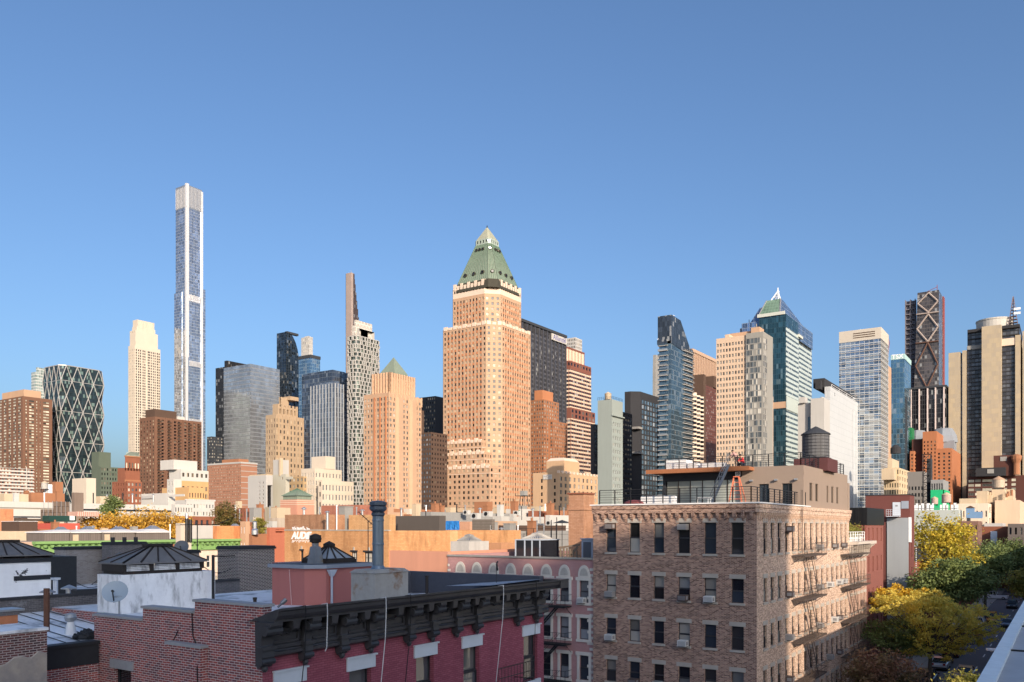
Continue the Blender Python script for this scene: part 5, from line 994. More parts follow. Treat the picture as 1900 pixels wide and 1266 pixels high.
for e, f in up:        # blind arches
    y = yb-(e+f)/2; zs_ = H-3.75; n = 14; pts = [(y-.52,zs_-.15)]+[(y-.52*math.cos(math.pi*k/n), zs_+.78*math.sin(math.pi*k/n)) for k in range(n+1)]+[(y+.52,zs_-.15)]
    b.add([(XA-.06,p,q) for p, q in pts]+[(XA+.02,p,q) for p, q in pts], [tuple(range(len(pts)))[::-1]]+[(k,k+1,len(pts)+k+1,len(pts)+k) for k in range(len(pts)-1)], 1)
    ins = [(y-.36*math.cos(math.pi*k/n), zs_-.05+.6*math.sin(math.pi*k/n)) for k in range(n+1)]; b.add([(XA-.075,p,q) for p, q in ins], [tuple(range(n+1))[::-1]], 3)
for k in range(30):
    z = zt-.8-k*.44; wd_ = .55 if k % 2 else .34
    b.box(XA-.045, XA+.03, ya, ya+wd_, z-.2, z, 1); b.box(XA-.045, XA+.03, yb-wd_*.5, yb, z-.2, z, 1)
b.box(XA-.1, XA+.02, ya, yb, zt-.14, zt+.02, 4)
t.part(b, 'wall', [PK, CRM, W['roof_grey'], wall('arch_infill', (.4,.38,.35), .1, .25, grain=.4), W['grey_concrete']]); t.done()
y0_, y1_ = onX(1061, XA)[1], onX(962, XA)[1]; fire_escape('black iron fire escape on the pink arched tenement, partly behind the black cornice', 'W', XA-.06, y0_, y1_, [H-15,H-12.1,H-9.15,H-6.2], 1.0, BLACK, (.75,.18))
aircon(XA-.0, yc[7]+.12, zr[2][0], 'W', 'white air conditioner in the right hand window of the pink arched tenement', ACW, .55, .4)
t = Thing('stucco_building', 'plain salmon stucco side wall, left of the pink arches', 'building', (XA,44.65,0)); b = MB(); mass(t, b, rect(XA+.06, XA+15, 44.65, 52), 0, H-2.15, [], 0, 1, par=.4); t.part(b, 'wall', [wall('salmon_stucco', (.56,.27,.18), .06, .12, grain=.08), W['roof_grey']]); t.done()
OB = lambda n, c, c2: wall(n, c, .12, .2, brick=(.42,.14,sh(c, .8),c2,.014), grain=.35, bump=.1, patch=(sh(c, .6), .5, .72, .9, .3))
t = Thing('brick_warehouse', 'orange brick building with white graffiti, left of the tall steel flue', 'building', (XA,52,0)); ya, yb = onX(721.5, XA)[1], onX(528, XA)[1]; b = MB(); zt = zy(985, dep(XA, (ya+yb)/2)); LL = yb-ya
ww = [(yb-onX(a, XA)[1], yb-onX(c, XA)[1]) for a, c in ((557,563),(588,600),(608,628),(651.5,662.5),(675.5,695))]
mass(t, b, rect(XA, XA+22, ya, yb), 0, zt, [None, None, None, dict(us=ww, zs=[(H-7.8,H-6.2),(H-4.5,H-2.35)], g=G['pale'], fm=FR['dark'], k='grid', dep=.2)], 0, 1, par=.3); b.box(XA-.06, XA+.3, ya, yb, zt, zt+.1, 2)
for e, f in ww: b.box(XA-.06, XA+.05, yb-f-.08, yb-e+.08, H-2.34, H-2.2, 3); b.box(XA-.07, XA+.04, yb-(e+f)/2-.08, yb-(e+f)/2+.08, H-2.2, H-1.9, 2)
t.part(b, 'wall', [OB('orange_wall_brick', (.54,.27,.12), (.6,.33,.155)), W['roof_tar'], LST, W['dark_stone']])
g = lettering('AUDiE', .95, (XA-.05, onX(559, XA)[1], zy(994.5, dep(XA, onX(559, XA)[1]))), RW, plain('white_spray_paint', (.85,.83,.8), .8), t.o, 'graffiti', shear=.25, ext=.012, bold=.055)
g2 = MB(); yy = onX(559, XA)[1]; zz = zy(994.5, dep(XA, yy)); rr = random.Random(3)
for k in range(16): a = yy-1.2+2.4*k/15; g2.tube((XA-.03,a-.1,zz+.5), (XA-.03,a+.05,zz+.5+rr.uniform(.15,.45)), .035, 4); g2.tube((XA-.03,a,zz-.42), (XA-.03,a+.12,zz-.5-rr.uniform(0,.2)), .03, 4)
t.part(g2, 'spray_strokes', WHITE); t.done()
def block(name, label, cat, xl, xc, xr, yt, d, mat, z0=10, wins=None, par=.35, roof='roof_grey', swins=None, maxdep=None, group=None):
    x0, x1, y0, y1 = foot(xl, xc, xr, d)
    if maxdep: x1 = min(x1, x0+maxdep)
    t = Thing(name, label, cat, (x0,y0,z0), group); b = MB(); mass(t, b, rect(x0, x1, y0, y1), z0, zy(yt, d), [swins, None, None, wins], 0, 1, par=par); t.part(b, 'wall', [mat, W[roof]]); t.done(); return x0, x1, y0, y1, zy(yt, d)
BR = OB('umber_roof_brick', (.36,.19,.11), (.42,.24,.14)); RB = OB('russet_roof_brick', (.38,.15,.1), (.42,.18,.12)); TB = OB('tan_roof_brick', (.5,.29,.14), (.56,.34,.17)); LB = OB('light_orange_brick', (.62,.36,.17), (.68,.42,.22))
block('rooftop_wall', 'low brown brick rooftop wall above the graffiti, topmost left part of the orange warehouse', 'wall', 528.5, 602, 640, 954.6, 88, BR)
block('rooftop_block', 'dull red brick block rising highest behind the orange warehouse', 'building', 596, 669, 703, 937, 100, RB)
block('rooftop_wall', 'mottled tan brick wall right of the dull red block', 'wall', 647, 722, 734, 955, 87, TB)
block('side_building', 'light orange brick wall right of the tall steel flue, above the salmon wall', 'building', 722, 835, 850, 985, 83, LB)
block('dark_shed', 'long plain charcoal rooftop box above the light orange wall', 'shed', 733, 815, 827, 957, 92, wall('brown_grey_cladding', (.1,.085,.075), .05, .05, grain=.05))
# ================================================================ NEAREST CORNER: MAROON HOUSE WITH BLACK CORNICE
MX0, MX1, MY = 14.4, 28.5, 17.6
PUR = wall('maroon_painted_brick', (.31,.083,.112), .12, .14, brick=(.21,.068,(.22,.058,.08),(.38,.112,.147),.009), grain=.4, patch=((.5,.4,.42), .73, .75, 5., .5), bump=.5)
PTY = wall('party_wall_brick', (.37,.095,.08), .15, .12, brick=(.205,.07,(.6,.54,.52),(.13,.06,.07),.0085), grain=.4, bump=.3)
TAR = wall('tar_flashing', (.03,.032,.036), .3, .1, grain=.5, rough=.6); SILV = wall('silver_roof_coating', (.84,.84,.85), .16, .06, grain=.35, rough=.6, patch=((.2,.21,.23), .5, .66, .7))
IRON = wall('black_cornice_paint', (.05,.05,.055), .3, .3, grain=.7, rough=.33, bump=0); WL = plain('white_lintel_paint', (.62,.66,.7), .5, 0, .1)
t = Thing('corner_house', 'nearest house with maroon painted front, heavy black bracketed cornice and red brick side', 'house', (MX0,MY,0)); tm = t
b = MB(); LM = MX1-MX0
PP = [(513,560),(648,689),(772,805),(860,889.5),(971.5,997)]; um = [(onY(a, MY)[0]-MX0, onY(c, MY)[0]-MX0) for a, c in PP]
zw = [(H-9.2,H-7.4),(H-6.05,H-4.27)]
gm_ = pane('maroon_house_glass', (.05,.055,.06), (.3,.3,.28), .1, .02, .9, .006)
facade(t, b, (MX0,MY), (MX1,MY), 0, H-2.7, dict(us=um, zs=zw, g=gm_, fm=FR['dark'], k='sash', dep=.22))
pl_ = MX0+.001
for e, f in um:
    a, c = zw[1]; lt = MB(); lt.box(MX0+e-.12, MX0+f+.14, MY-.05, MY+.1, c+.003, c+.37); lt.box(MX0+e-.14, MX0+f+.2, MY-.09, MY+.1, c+.37, c+.42); t.part(lt, 'lintel', WL)
    lt = MB(); lt.box(MX0+e-.12, MX0+f+.12, MY-.1, MY+.12, a-.18, a-.003); lt.box(MX0+e-.08, MX0+e+.08, MY-.07, MY, a-.34, a-.181); lt.box(MX0+f-.08, MX0+f+.08, MY-.07, MY, a-.34, a-.181); t.part(lt, 'sill', WL)
facade(t, b, (MX1,MY), (MX1,25.7), 0, H-2.0, None); t.part(b, 'front_wall', PUR)
# side wall with stepped parapet
b = MB(); stp = [(17.6,20.5,-2.12),(20.5,23.03,-2.44),(23.03,25.7,-2.83)]
uw_ = 25.7-onX(243, MX0)[1]; uw2 = 25.7-onX(211, MX0)[1]; zwt = zy(1240, 25.6)
facade(t, b, (MX0-.0,25.7), (MX0,MY+.001), 0, H-3.3, dict(us=[(uw2,uw_)], zs=[(zwt-1.5,zwt)], g=G['dark'], fm=FR['dark'], k='sash', dep=.18))
for a, c, z in stp:
    b.face((MX0,c,H-3.3), (MX0,a,H-3.3), (MX0,a,H+z), (MX0,c,H+z)); b.face((MX0+.3,c,H-3.3), (MX0+.3,a,H-3.3), (MX0+.3,a,H+z), (MX0+.3,c,H+z)); b.face((MX0,c,H-3.3), (MX0,c,H+z), (MX0+.3,c,H+z), (MX0+.3,c,H-3.3)); b.face((MX0,a,H-3.3), (MX0,a,H+z), (MX0+.3,a,H+z), (MX0+.3,a,H-3.3))
ya, yb = onX(385, MX0)[1], onX(322, MX0)[1]; zp = zy(1203, 23); b.box(MX0-.22, MX0-.002, ya, yb, 0, zp)
b.face((MX0,25.7,0), (MX1,25.7,0), (MX1,25.7,H-3.2), (MX0,25.7,H-3.2)); t.part(b, 'side_wall', PTY)
b = MB()
for a, c, z in stp: b.box(MX0-.05, MX0+.36, a-(0 if a > 18 else .05), c+.05, H+z+.003, H+z+.075)
GSC = wall('grey_stone_coping', (.33,.33,.34), .1, .1, grain=.4); t.part(b, 'stone_coping', GSC); b = MB(); b.box(MX0-.26, MX0-.003, ya-.05, yb+.05, zp+.003, zp+.09); t.part(b, 'buttress_cap', GSC); b = MB(); b.box(MX0-.05, MX0+.1, 25.7-uw_-.15, 25.7-uw2+.15, zwt+.004, zwt+.28); t.part(b, 'lintel', GSC); b = MB(); b.box(MX0-.08, MX0+.1, 25.7-uw_-.12, 25.7-uw2+.12, zwt-1.66, zwt-1.503); t.part(b, 'sill', GSC)
# roof deck, dark east parapet and silver patch
b = MB(); b.face((MX0+.3,MY,H-2.72), (MX1,MY,H-2.72), (MX1,25.7,H-3.0), (MX0+.3,25.7,H-3.0)); t.part(b, 'roof', SILV)
b = MB(); b.box(MX1-.3, MX1-.004, MY+.02, 25.69, H-3.3, H-1.985); b.box(24.3, MX1-.3, 24.4, 25.69, H-3.3, H-2.02); b.add([(22.4,24.3,H-3.1),(22.6,24.3,H-2.0),(24.3,24.5,H-2.0),(24.3,24.5,H-3.1)], [(0,1,2,3)])
b.add([(24.6,MY-.1,H-2.14),(MX1-.31,MY-.1,H-2.1),(MX1-.31,20.5,H-2.35),(26.4,21.,H-2.4)], [(0,1,2,3)], 1); t.part(b, 'membrane_parapet', [wall('blue_black_membrane', (.075,.08,.1), .2, .05, grain=.35, rough=.6), wall('flaking_silver_patch', (.36,.38,.42), .2, .05, grain=.8, patch=((.12,.12,.13), .58, .64, 3.))])
# cornice: crown gutter, frieze with panels, dentils, architrave, brackets
CY = MY; zt = H-2.1; xl, xr = MX0-.12, MX1+.62; b = MB()
def prof(pts, x0=xl, x1=xr, m=0):
    v = [(x0,CY-o_,zt-z_) for o_, z_ in pts]+[(x1,CY-o_,zt-z_) for o_, z_ in pts]; n = len(pts); b.add(v, [(i,i+1,n+i+1,n+i) for i in range(n-1)]+[tuple(range(n))[::-1], tuple(range(n,2*n))], m)
prof([(-.5,.42),(.3,.16),(.62,.05),(.82,0),(.82,.06),(.76,.09),(.74,.2),(.66,.3),(.6,.32),(.6,.38),(.1,.38),(-.3,.38)]); prof([(-.2,.38),(.12,.38),(.1,1.0),(-.2,1.0)], MX0, MX1); prof([(-.2,1.02),(.17,1.02),(.2,1.05),(.2,1.13),(.15,1.16),(.17,1.2),(.22,1.22),(.22,1.3),(.12,1.36),(-.2,1.36)], MX0-.05, MX1+.05)
for k in range(92): x = MX0+.1+(LM-.2)*k/91; b.box(x-.035, x+.035, CY-.17, CY-.09, zt-.5, zt-.43)
# return of the cornice along the far east side
b.box(MX1, MX1+.62, CY-.8, CY+.5, zt-.36, zt-.001); t.part(b, 'cornice', IRON)
bx_ = [onY(p, CY-.3)[0] for p in (498.5,574,641.7,695.6,766,810,854.6,892,968,1003)]
bro = []
for i, x in enumerate(bx_):
    q = MB(); w_ = .15 if i else .2
    pr = [(.62,.38),(.62,.46),(.56,.55),(.42,.6),(.3,.68),(.25,.82),(.24,1.0),(.28,1.12),(.3,1.3),(.24,1.42),(.2,1.55),(.1,1.6),(.02,1.5),(.0,.38)]
    v = [(x-w_,CY-o_,zt-z_) for o_, z_ in pr]+[(x+w_,CY-o_,zt-z_) for o_, z_ in pr]; n = len(pr); q.add(v, [(k,(k+1)%n,n+(k+1)%n,n+k) for k in range(n)]+[tuple(range(n))[::-1], tuple(range(n,2*n))])
    q.tube((x-w_-.06,CY-.44,zt-.6), (x+w_+.06,CY-.44,zt-.6), .13, 10); q.tube((x-w_-.02,CY-.24,zt-1.42), (x+w_+.02,CY-.24,zt-1.42), .09, 8); q.box(x-w_-.05, x+w_+.05, CY-.34, CY-.1, zt-1.12, zt-1.02); q.sphere((x,CY-.14,zt-1.62), .09, .09, .1, 8, 6)
    t.part(q, 'bracket', IRON)
for xa, xb in zip(bx_[:-1], bx_[1:]):
    L = xb-xa; q = MB(); a, c = xa+.26, xb-.26
    q.bar((a,CY-.13,zt-.98), (c,CY-.13,zt-.98), .05, .06); q.bar((a,CY-.13,zt-.72), (a,CY-.13,zt-.95), .05, .05); q.bar((c,CY-.13,zt-.72), (c,CY-.13,zt-.95), .05, .05)
    m_ = (a+c)/2; pts = [(a,.72),(m_-.28*L/2,.70),(m_-.1*L,.78),(m_,.74),(m_+.1*L,.78),(m_+.28*L/2,.70),(c,.72)]; q.path([(x,CY-.14,zt-z) for x, z in pts], .035, 5)
    t.part(q, 'frieze_panel', IRON); nm = max(1, round(L/.75)-1)
    for k in range(nm):
        x = xa+L*(k+1)/(nm+1); q = MB(); q.prism([(x-.1,CY-.58),(x+.1,CY-.58),(x+.1,CY-.1),(x-.1,CY-.1)], zt-.6, zt-.375, poly2=[(x-.13,CY-.6),(x+.13,CY-.6),(x+.13,CY-.1),(x-.13,CY-.1)]); q.tube((x-.1,CY-.5,zt-.58), (x+.1,CY-.5,zt-.58), .06, 8); t.part(q, 'modillion', IRON)
t.done()
# --- things on the maroon roof
SAL = wall('salmon_render', (.45,.165,.145), .05, .12, grain=.08); GREYR = wall('slate_grey_felt', (.12,.13,.145), .15, .05, grain=.3); FAS = plain('grey_fascia', (.25,.28,.33), .5)
sx, sy = 21.2, 23.; ex, ny = 24.2, 25.35; zb, zr_ = H-3.05, H-1.55; c_ = .55
pg = [(sx+c_,sy),(ex,sy),(ex,ny),(sx,ny),(sx,sy+c_)]; pe = [(sx+c_-.1,sy-.14),(ex+.14,sy-.14),(ex+.14,ny+.1),(sx-.14,ny+.1),(sx-.14,sy+c_-.1)]
b = MB(); o = empty('stair_bulkhead', (sx,sy,zb), 'salmon rendered stair bulkhead with flat grey roof behind the black cornice', 'roof hut'); b.prism(pg, zb, zr_-.001); b.build('wall', SAL, o)
b = MB(); b.prism(pe, zr_, zr_+.14, 1, 0); b.build('roof', [GREYR, FAS], o); b = MB(); x, y = sx+.75, sy-.1; b.tube((x,y,zr_-.28), (x,y,zb), .045, 8); b.prism(rect(x-.06,x+.06,y-.05,y+.05), zr_-.3, zr_-.05, poly2=rect(x-.2,x+.2,y-.1,y+.06)); b.build('downpipe', plain('pale_drainpipe', (.5,.54,.6), .45), o)
def pyr_sky(name, label, x, y, z, w_, d_, h_, curb, frame, glass, top=.15, nr=3, group=None):
    """framed pyramid skylight on a curb"""
    o = empty(name, (x,y,z), label, 'skylight', group); b = MB(); b.box(x-w_/2-.05, x+w_/2+.05, y-d_/2-.05, y+d_/2+.05, z, z+curb); b.build('curb', frame, o); zc = z+curb; b = MB()
    P0 = rect(x-w_/2, x+w_/2, y-d_/2, y+d_/2); P1 = rect(x-w_/2*top, x+w_/2*top, y-d_/2*top, y+d_/2*top); b.prism(P0, zc, zc+h_, poly2=P1); b.build('glazing', glass, o); b = MB()
    for i in range(4):
        j = (i+1) % 4; b.bar((*P0[i],zc+.01), (*P0[j],zc+.01), .06, .07)
        for k in range(nr): u = k/nr; b.bar((P0[i][0]+(P0[j][0]-P0[i][0])*u,P0[i][1]+(P0[j][1]-P0[i][1])*u,zc+.02), (P1[i][0]+(P1[j][0]-P1[i][0])*u,P1[i][1]+(P1[j][1]-P1[i][1])*u,zc+h_+.02), .05, .06)
    b.prism(rect(x-w_/2*top-.08, x+w_/2*top+.08, y-d_/2*top-.08, y+d_/2*top+.08), zc+h_, zc+h_+.1); b.pyr(rect(x-w_/2*top-.08, x+w_/2*top+.08, y-d_/2*top-.08, y+d_/2*top+.08), zc+h_+.1, (x,y,zc+h_+.22)); b.build('frame', frame, o); return o
RU = wall('rusty_black_steel', (.035,.028,.025), .3, .2, grain=.6, rough=.6, patch=((.14,.06,.03), .66, .74, 2.)); FG = plain('wired_glass', (.3,.33,.36), .2, 0, .15)
pyr_sky('skylight', 'small glazed pyramid skylight with black bars on the salmon bulkhead', sx+1.95, sy+1.3, zr_+.14, 1.5, 1.3, .5, .14, RU, FG, .12)
x, y = sx+.95, sy+1.0; o = empty('roof_vent', (x,y,zr_+.14), 'dark turbine vent on a tapered zinc base, on the salmon bulkhead', 'roof vent', 'roof vents'); b = MB(); b.prism(rect(x-.22,x+.22,y-.22,y+.22), zr_+.14, zr_+.8, poly2=rect(x-.14,x+.14,y-.14,y+.14)); b.cyl(x, y, zr_+.8, zr_+.95, .13, 12); b.build('base', wall('stained_zinc', (.2,.22,.25), .2, .4, patch=((.2,.14,.05), .55, .7, 3.)), o)
b = MB(); b.lathe(x, y, [(.13,zr_+.93),(.2,zr_+.98),(.24,zr_+1.1),(.2,zr_+1.22),(.1,zr_+1.27),(.02,zr_+1.29)], 16)
for k in range(14): a = 2*math.pi*k/14; b.bar((x+.21*math.cos(a),y+.21*math.sin(a),zr_+.97), (x+.21*math.cos(a+.5),y+.21*math.sin(a+.5),zr_+1.23), .015, .06)
b.build('turbine', RU, o)
# concrete chimney with steel flue
b = MB(); o = empty('chimney', (21.2,20,H-3), 'squat rust stained concrete chimney carrying a tall steel flue, behind the black cornice', 'chimney'); b.prism(rect(21.2,22.95,20.,21.15), H-3, H-1.62); b.prism(rect(21.15,23.0,19.95,21.2), H-1.62, H-1.5, poly2=rect(21.3,22.85,20.1,21.05)); b.build('stack', wall('stained_concrete', (.36,.34,.31), .12, .3, grain=.4, patch=((.23,.11,.045), .55, .68, 1.1)), o)
fx, fy = 21.95, 20.55; zf = H-1.5; b = MB(); k_ = dep(fx, fy)/F; ztop = zy(930, dep(fx, fy)); b.lathe(fx, fy, [(.3,zf-.08),(.215,zf+.1),(.2,zf+.12),(.2,ztop-.55)], 18); 
for zz in (zf+.85, zf+1.7): b.lathe(fx, fy, [(.208,zz),(.215,zz+.02),(.215,zz+.06),(.208,zz+.08)], 18, cap=False)
b.build('flue', plain('blue_grey_flue', (.2,.25,.3), .35, .6, .12, scale=4), o); b = MB(); b.lathe(fx, fy, [(.2,ztop-.55),(.24,ztop-.5),(.24,ztop-.42),(.2,ztop-.4),(.27,ztop-.34),(.31,ztop-.3),(.31,ztop-.2),(.27,ztop-.18),(.31,ztop-.14),(.31,ztop-.04),(.2,ztop),(.05,ztop+.02)], 18); b.build('flue_cap', plain('dark_flue_cap', (.1,.12,.15), .4, .6), o)
b = MB(); b.prism(rect(23.4,25.3,27.,27.8), H-3, H-1.62); b.prism(rect(23.3,25.4,26.9,27.9), H-1.62, H-1.5); one(b, 'chimney', PTY, 'low dark brick chimney directly behind the tall steel flue', 'chimney')
for (px, y, z0, z1, r_, m, lb) in ((792, 22.4, -2.8, -2.05, .07, RU, 'short black vent pipe standing at the dark membrane, left of the thin aerial'), (473, 19.6, -2.9, -2.05, .05, RU, 'thin rusty pipe rising behind the red brick parapet')):
    x = onY(px, y)[0]; b = MB(); b.cyl(x, y, H+z0, H+z1, r_, 10); b.cyl(x, y, H+z1-.06, H+z1, r_*1.2, 10); one(b, 'vent_pipe', m, lb, 'vent pipe', 'vent pipes')
x, y = onY(921, 19.)[0], 19.; b = MB(); b.tube((x,y,H-2.4), (x,y,H-1.4), .012, 5); b.tube((x,y,H-1.5), (x+.1,y,H-1.38), .03, 5); b.tube((x+.08,y,H-1.75), (x+.02,y,H-1.5), .04, 6); b.box(x-.25, x+.25, y-.1, y+.1, H-2.42, H-2.36); one(b, 'aerial', BLACK, 'thin small aerial on the silver patch of the maroon house roof', 'aerial', 'roof aerials')
# lamp at the corner of the cornice
b = MB(); b.tube((MX0+.25,17.3,H-2.12), (MX0+.33,17.2,H-2.0), .03, 8); b.tube((MX0+.31,17.22,H-2.02), (MX0+.42,17.17,H-1.92), .06, 10); one(b, 'floodlight', plain('weathered_zinc', (.2,.21,.23), .4, .5), 'small grey floodlight fixed at the left end of the black cornice', 'light')
# cables hanging over the front
CW = plain('white_cord', (.72,.72,.72), .6); CB = plain('black_cord', (.015,.015,.018), .5)
def cable(pts, r_, m, lb): b = MB(); b.path(pts, r_, 4); return one(b, 'cable', m, lb, 'cable', 'cables on the roofs')
for px, m, lb, z1 in ((640-78+5, CB, 'black cable hanging down the maroon front near its left end', -8), (607, CW, 'short pale cable hanging over the left part of the black cornice', -3.4), (716, CW, 'long white cord hanging from the concrete chimney over the maroon front', -9), (762, CB, 'black cable running down between the left and middle windows of the maroon front', -9), (934, CW, 'white cord hanging over the cornice right of the middle windows', -9), (995, CB, 'thin black cable over the right end of the black cornice', -5)):
    yo = CY-.86; x = onY(px, yo)[0]; pts = [(x,CY+.2,zt-.3),(x,yo+.2,zt-.02),(x,yo,zt+.02),(x+.01,yo-.005,zt-.3),(x+.03,yo+.05,H-3.3),(x+.02,CY-.1 if z1 < -5 else yo+.1,H+z1)]; cable(pts, .013, m, lb)
cable([(sx-.16,24.2,zr_-.05),(sx-.17,24.15,zr_-.5),(sx-.17,24.05,zb)], .014, plain('pink_cord', (.6,.38,.36), .6), 'wavy pale pink cable down the left face of the salmon bulkhead')
cable([(sx+.7,sy-.03,zr_-.1),(sx+.74,sy-.03,zr_-.8),(sx+.5,sy-.25,zb+.1)], .012, plain('red_cord', (.45,.1,.08), .6), 'red cable beside the pale downpipe on the salmon bulkhead')
Yc = lambda px: onX(px, MX0-.03)[1]
cable([(MX0-.03,Yc(356),H-2.44),(MX0-.03,Yc(358),H-3.1),(MX0-.03,Yc(373),H-3.6),(MX0-.24,Yc(378),H-3.9),(MX0-.24,Yc(381),H-6)], .016, CB, 'black cable winding down the patterned red brick side wall')
cable([(MX0-.03,Yc(330),H-3.0),(MX0-.03,Yc(321),H-3.3),(MX0-.03,Yc(320),H-3.9),(MX0-.23,Yc(321),H-5.5)], .013, CB, 'short black loop of cable above the brick buttress of the side wall')
b = MB(); zq = H-5.75
for h_ in (0, .45, .9): b.tube((24.0,MY-.9,zq+h_*.8), (26.4,MY-.9,zq+h_*.8), .018, 4)
for k in range(12): b.tube((24+.2*k,MY-.9,zq), (24+.2*k,MY-.9,zq+.72), .01, 4)
b.tube((24,MY,zq), (24,MY-.9,zq), .02, 4); b.tube((26.4,MY,zq), (26.4,MY-.9,zq), .02, 4); one(b, 'balcony_rail', BLACK, 'thin black balcony railing at the bottom of the maroon front', 'railing')
# satellite dish on the side parapet
def dish(label, c, r_, face, mount, mat, pole, name='satellite_dish'):
    o = empty(name, mount, label, 'satellite dish', 'satellite dishes'); n_ = Vector(face).normalized(); a = n_.cross(Vector((0,0,1))).normalized(); u = a.cross(n_); C = Vector(c); b = MB(); N_, K = 22, 5; vs = []; fs = []
    for k in range(K+1):
        rr = r_*k/K
        for i in range(N_): t_ = 2*math.pi*i/N_; vs.append(C+a*(rr*math.cos(t_)*1.08)+u*(rr*math.sin(t_))+n_*(.18*r_*(k/K)**2))
    for k in range(K):
        for i in range(N_): j = (i+1) % N_; fs.append((k*N_+i,k*N_+j,(k+1)*N_+j,(k+1)*N_+i))
    b.add(vs, fs); m2 = len(b.v); b.add([v-n_*.02 for v in vs], [f[::-1] for f in fs]); b.build('reflector', mat, o, smooth=True)
    b = MB(); tip = C+n_*(r_*.95)-u*(r_*.25); b.tube(C-u*r_*.95, tip, .02, 5); b.tube(tip, tip-n_*.1+u*.02, .05*r_/.45, 8); b.build('feed_arm', BLACK, o)
    b = MB(); p_ = C-n_*.06; b.tube(p_, (mount[0],mount[1],p_.z), .03, 6); b.tube((mount[0],mount[1],p_.z), mount, .03, 6); b.build('pole', pole, o); return o
x, y = atd(214, 26.2); DM = plain('grey_dish_paint', (.34,.41,.48), .45); dm = plain('dark_dish_paint', (.1,.11,.13), .5)
dd = dish('large pale grey satellite dish at the left end of the red brick parapet', (x,y,zy(1099,26.2)), .36, (-.62,-.62,.42), (x+.25,y+.2,H-2.8), DM, STEEL)
me = text_mesh('DIRECTV', .075, ext=.002); me.materials.append(FR['grey']); lo_ = bpy.data.objects.new('dish_lettering', me); COL.objects.link(lo_); lo_.parent = dd
n_ = Vector((-.62,-.62,.42)).normalized(); a = Vector((0,0,1)).cross(n_).normalized(); u = n_.cross(a); M = Matrix((a, u, n_)).transposed().to_4x4(); lo_.matrix_local = Matrix.Translation(Vector((x,y,zy(1099,26.2)))-Vector(dd.location)+n_*.035-u*.17+a*.08) @ M
# ================================================================ ROOFS BEHIND AND LEFT OF THE MAROON HOUSE
WBK = wall('weathered_white_render', (.86,.86,.86), .12, .25, grain=.35, patch=((.22,.22,.22), .5, .72, 3.2, .28)); WBK2 = wall('chipped_white_render', (.87,.87,.87), .08, .2, grain=.15, patch=((.06,.06,.065), .645, .66, 2.2))
GB = wall('blackened_brick', (.1,.095,.1), .3, .2, brick=(.2,.068,(.2,.19,.19),(.14,.13,.13)), grain=.6, patch=((.3,.3,.31), .6, .75, 1.2)); GYB = wall('grey_brick', (.26,.24,.23), .1, .1, brick=(.2,.068,(.3,.29,.28),(.2,.17,.16)), grain=.3)
# the row of houses themselves
t = Thing('row_house', 'row houses with silver coated roofs spreading behind the maroon house and the white bulkheads', 'house', (12.2,26,0)); b = MB(); b.prism(rect(12.2,28.4,31.7,60), 0, H-3.25, 1, 0); b.prism(rect(16.,28.4,25.8,31.65), 0, H-3.0, 1, 0)
b.add([(12.1,25.75,H-3.62),(15.98,25.75,H-3.62),(15.98,31.4,H-3.12),(12.1,31.4,H-3.12)], [(0,1,2,3)], 0); b.box(-2, 12.1, 31.7, 60, 0, H-3.4, 1, 0); b.face((12.1,25.75,0), (15.9,25.75,0), (15.9,25.75,H-3.62), (12.1,25.75,H-3.62), m=1); t.part(b, 'roof', [SILV, PTY])
for k in range(6): x = 12.9+.55*k+.1*(k % 2); b = MB(); b.add([(x,25.8,H-3.605),(x+.07,25.8,H-3.605),(x+.1,31.3,H-3.118),(x+.03,31.3,H-3.118)], [(0,1,2,3)]); t.part(b, 'tar_seam', TAR)
for k in range(5): y = 33+3.1*k; b = MB(); b.box(12.4+k, 28.2, y, y+.12, H-3.25, H-3.243); t.part(b, 'tar_seam', TAR)
t.done()
b = MB(); b.box(10, 18.3, 31.45, 31.68, H-3.6, H-2.62, 0); b.box(9.95, 18.35, 31.4, 31.73, H-2.62, H-2.54, 1); b.box(16.9, 18.1, 31.4, 31.8, H-2.54, H-2.42, 1); one(b, 'party_wall', [GB, W['roof_tar']], 'low blackened brick party wall crossing the silver roof', 'wall')
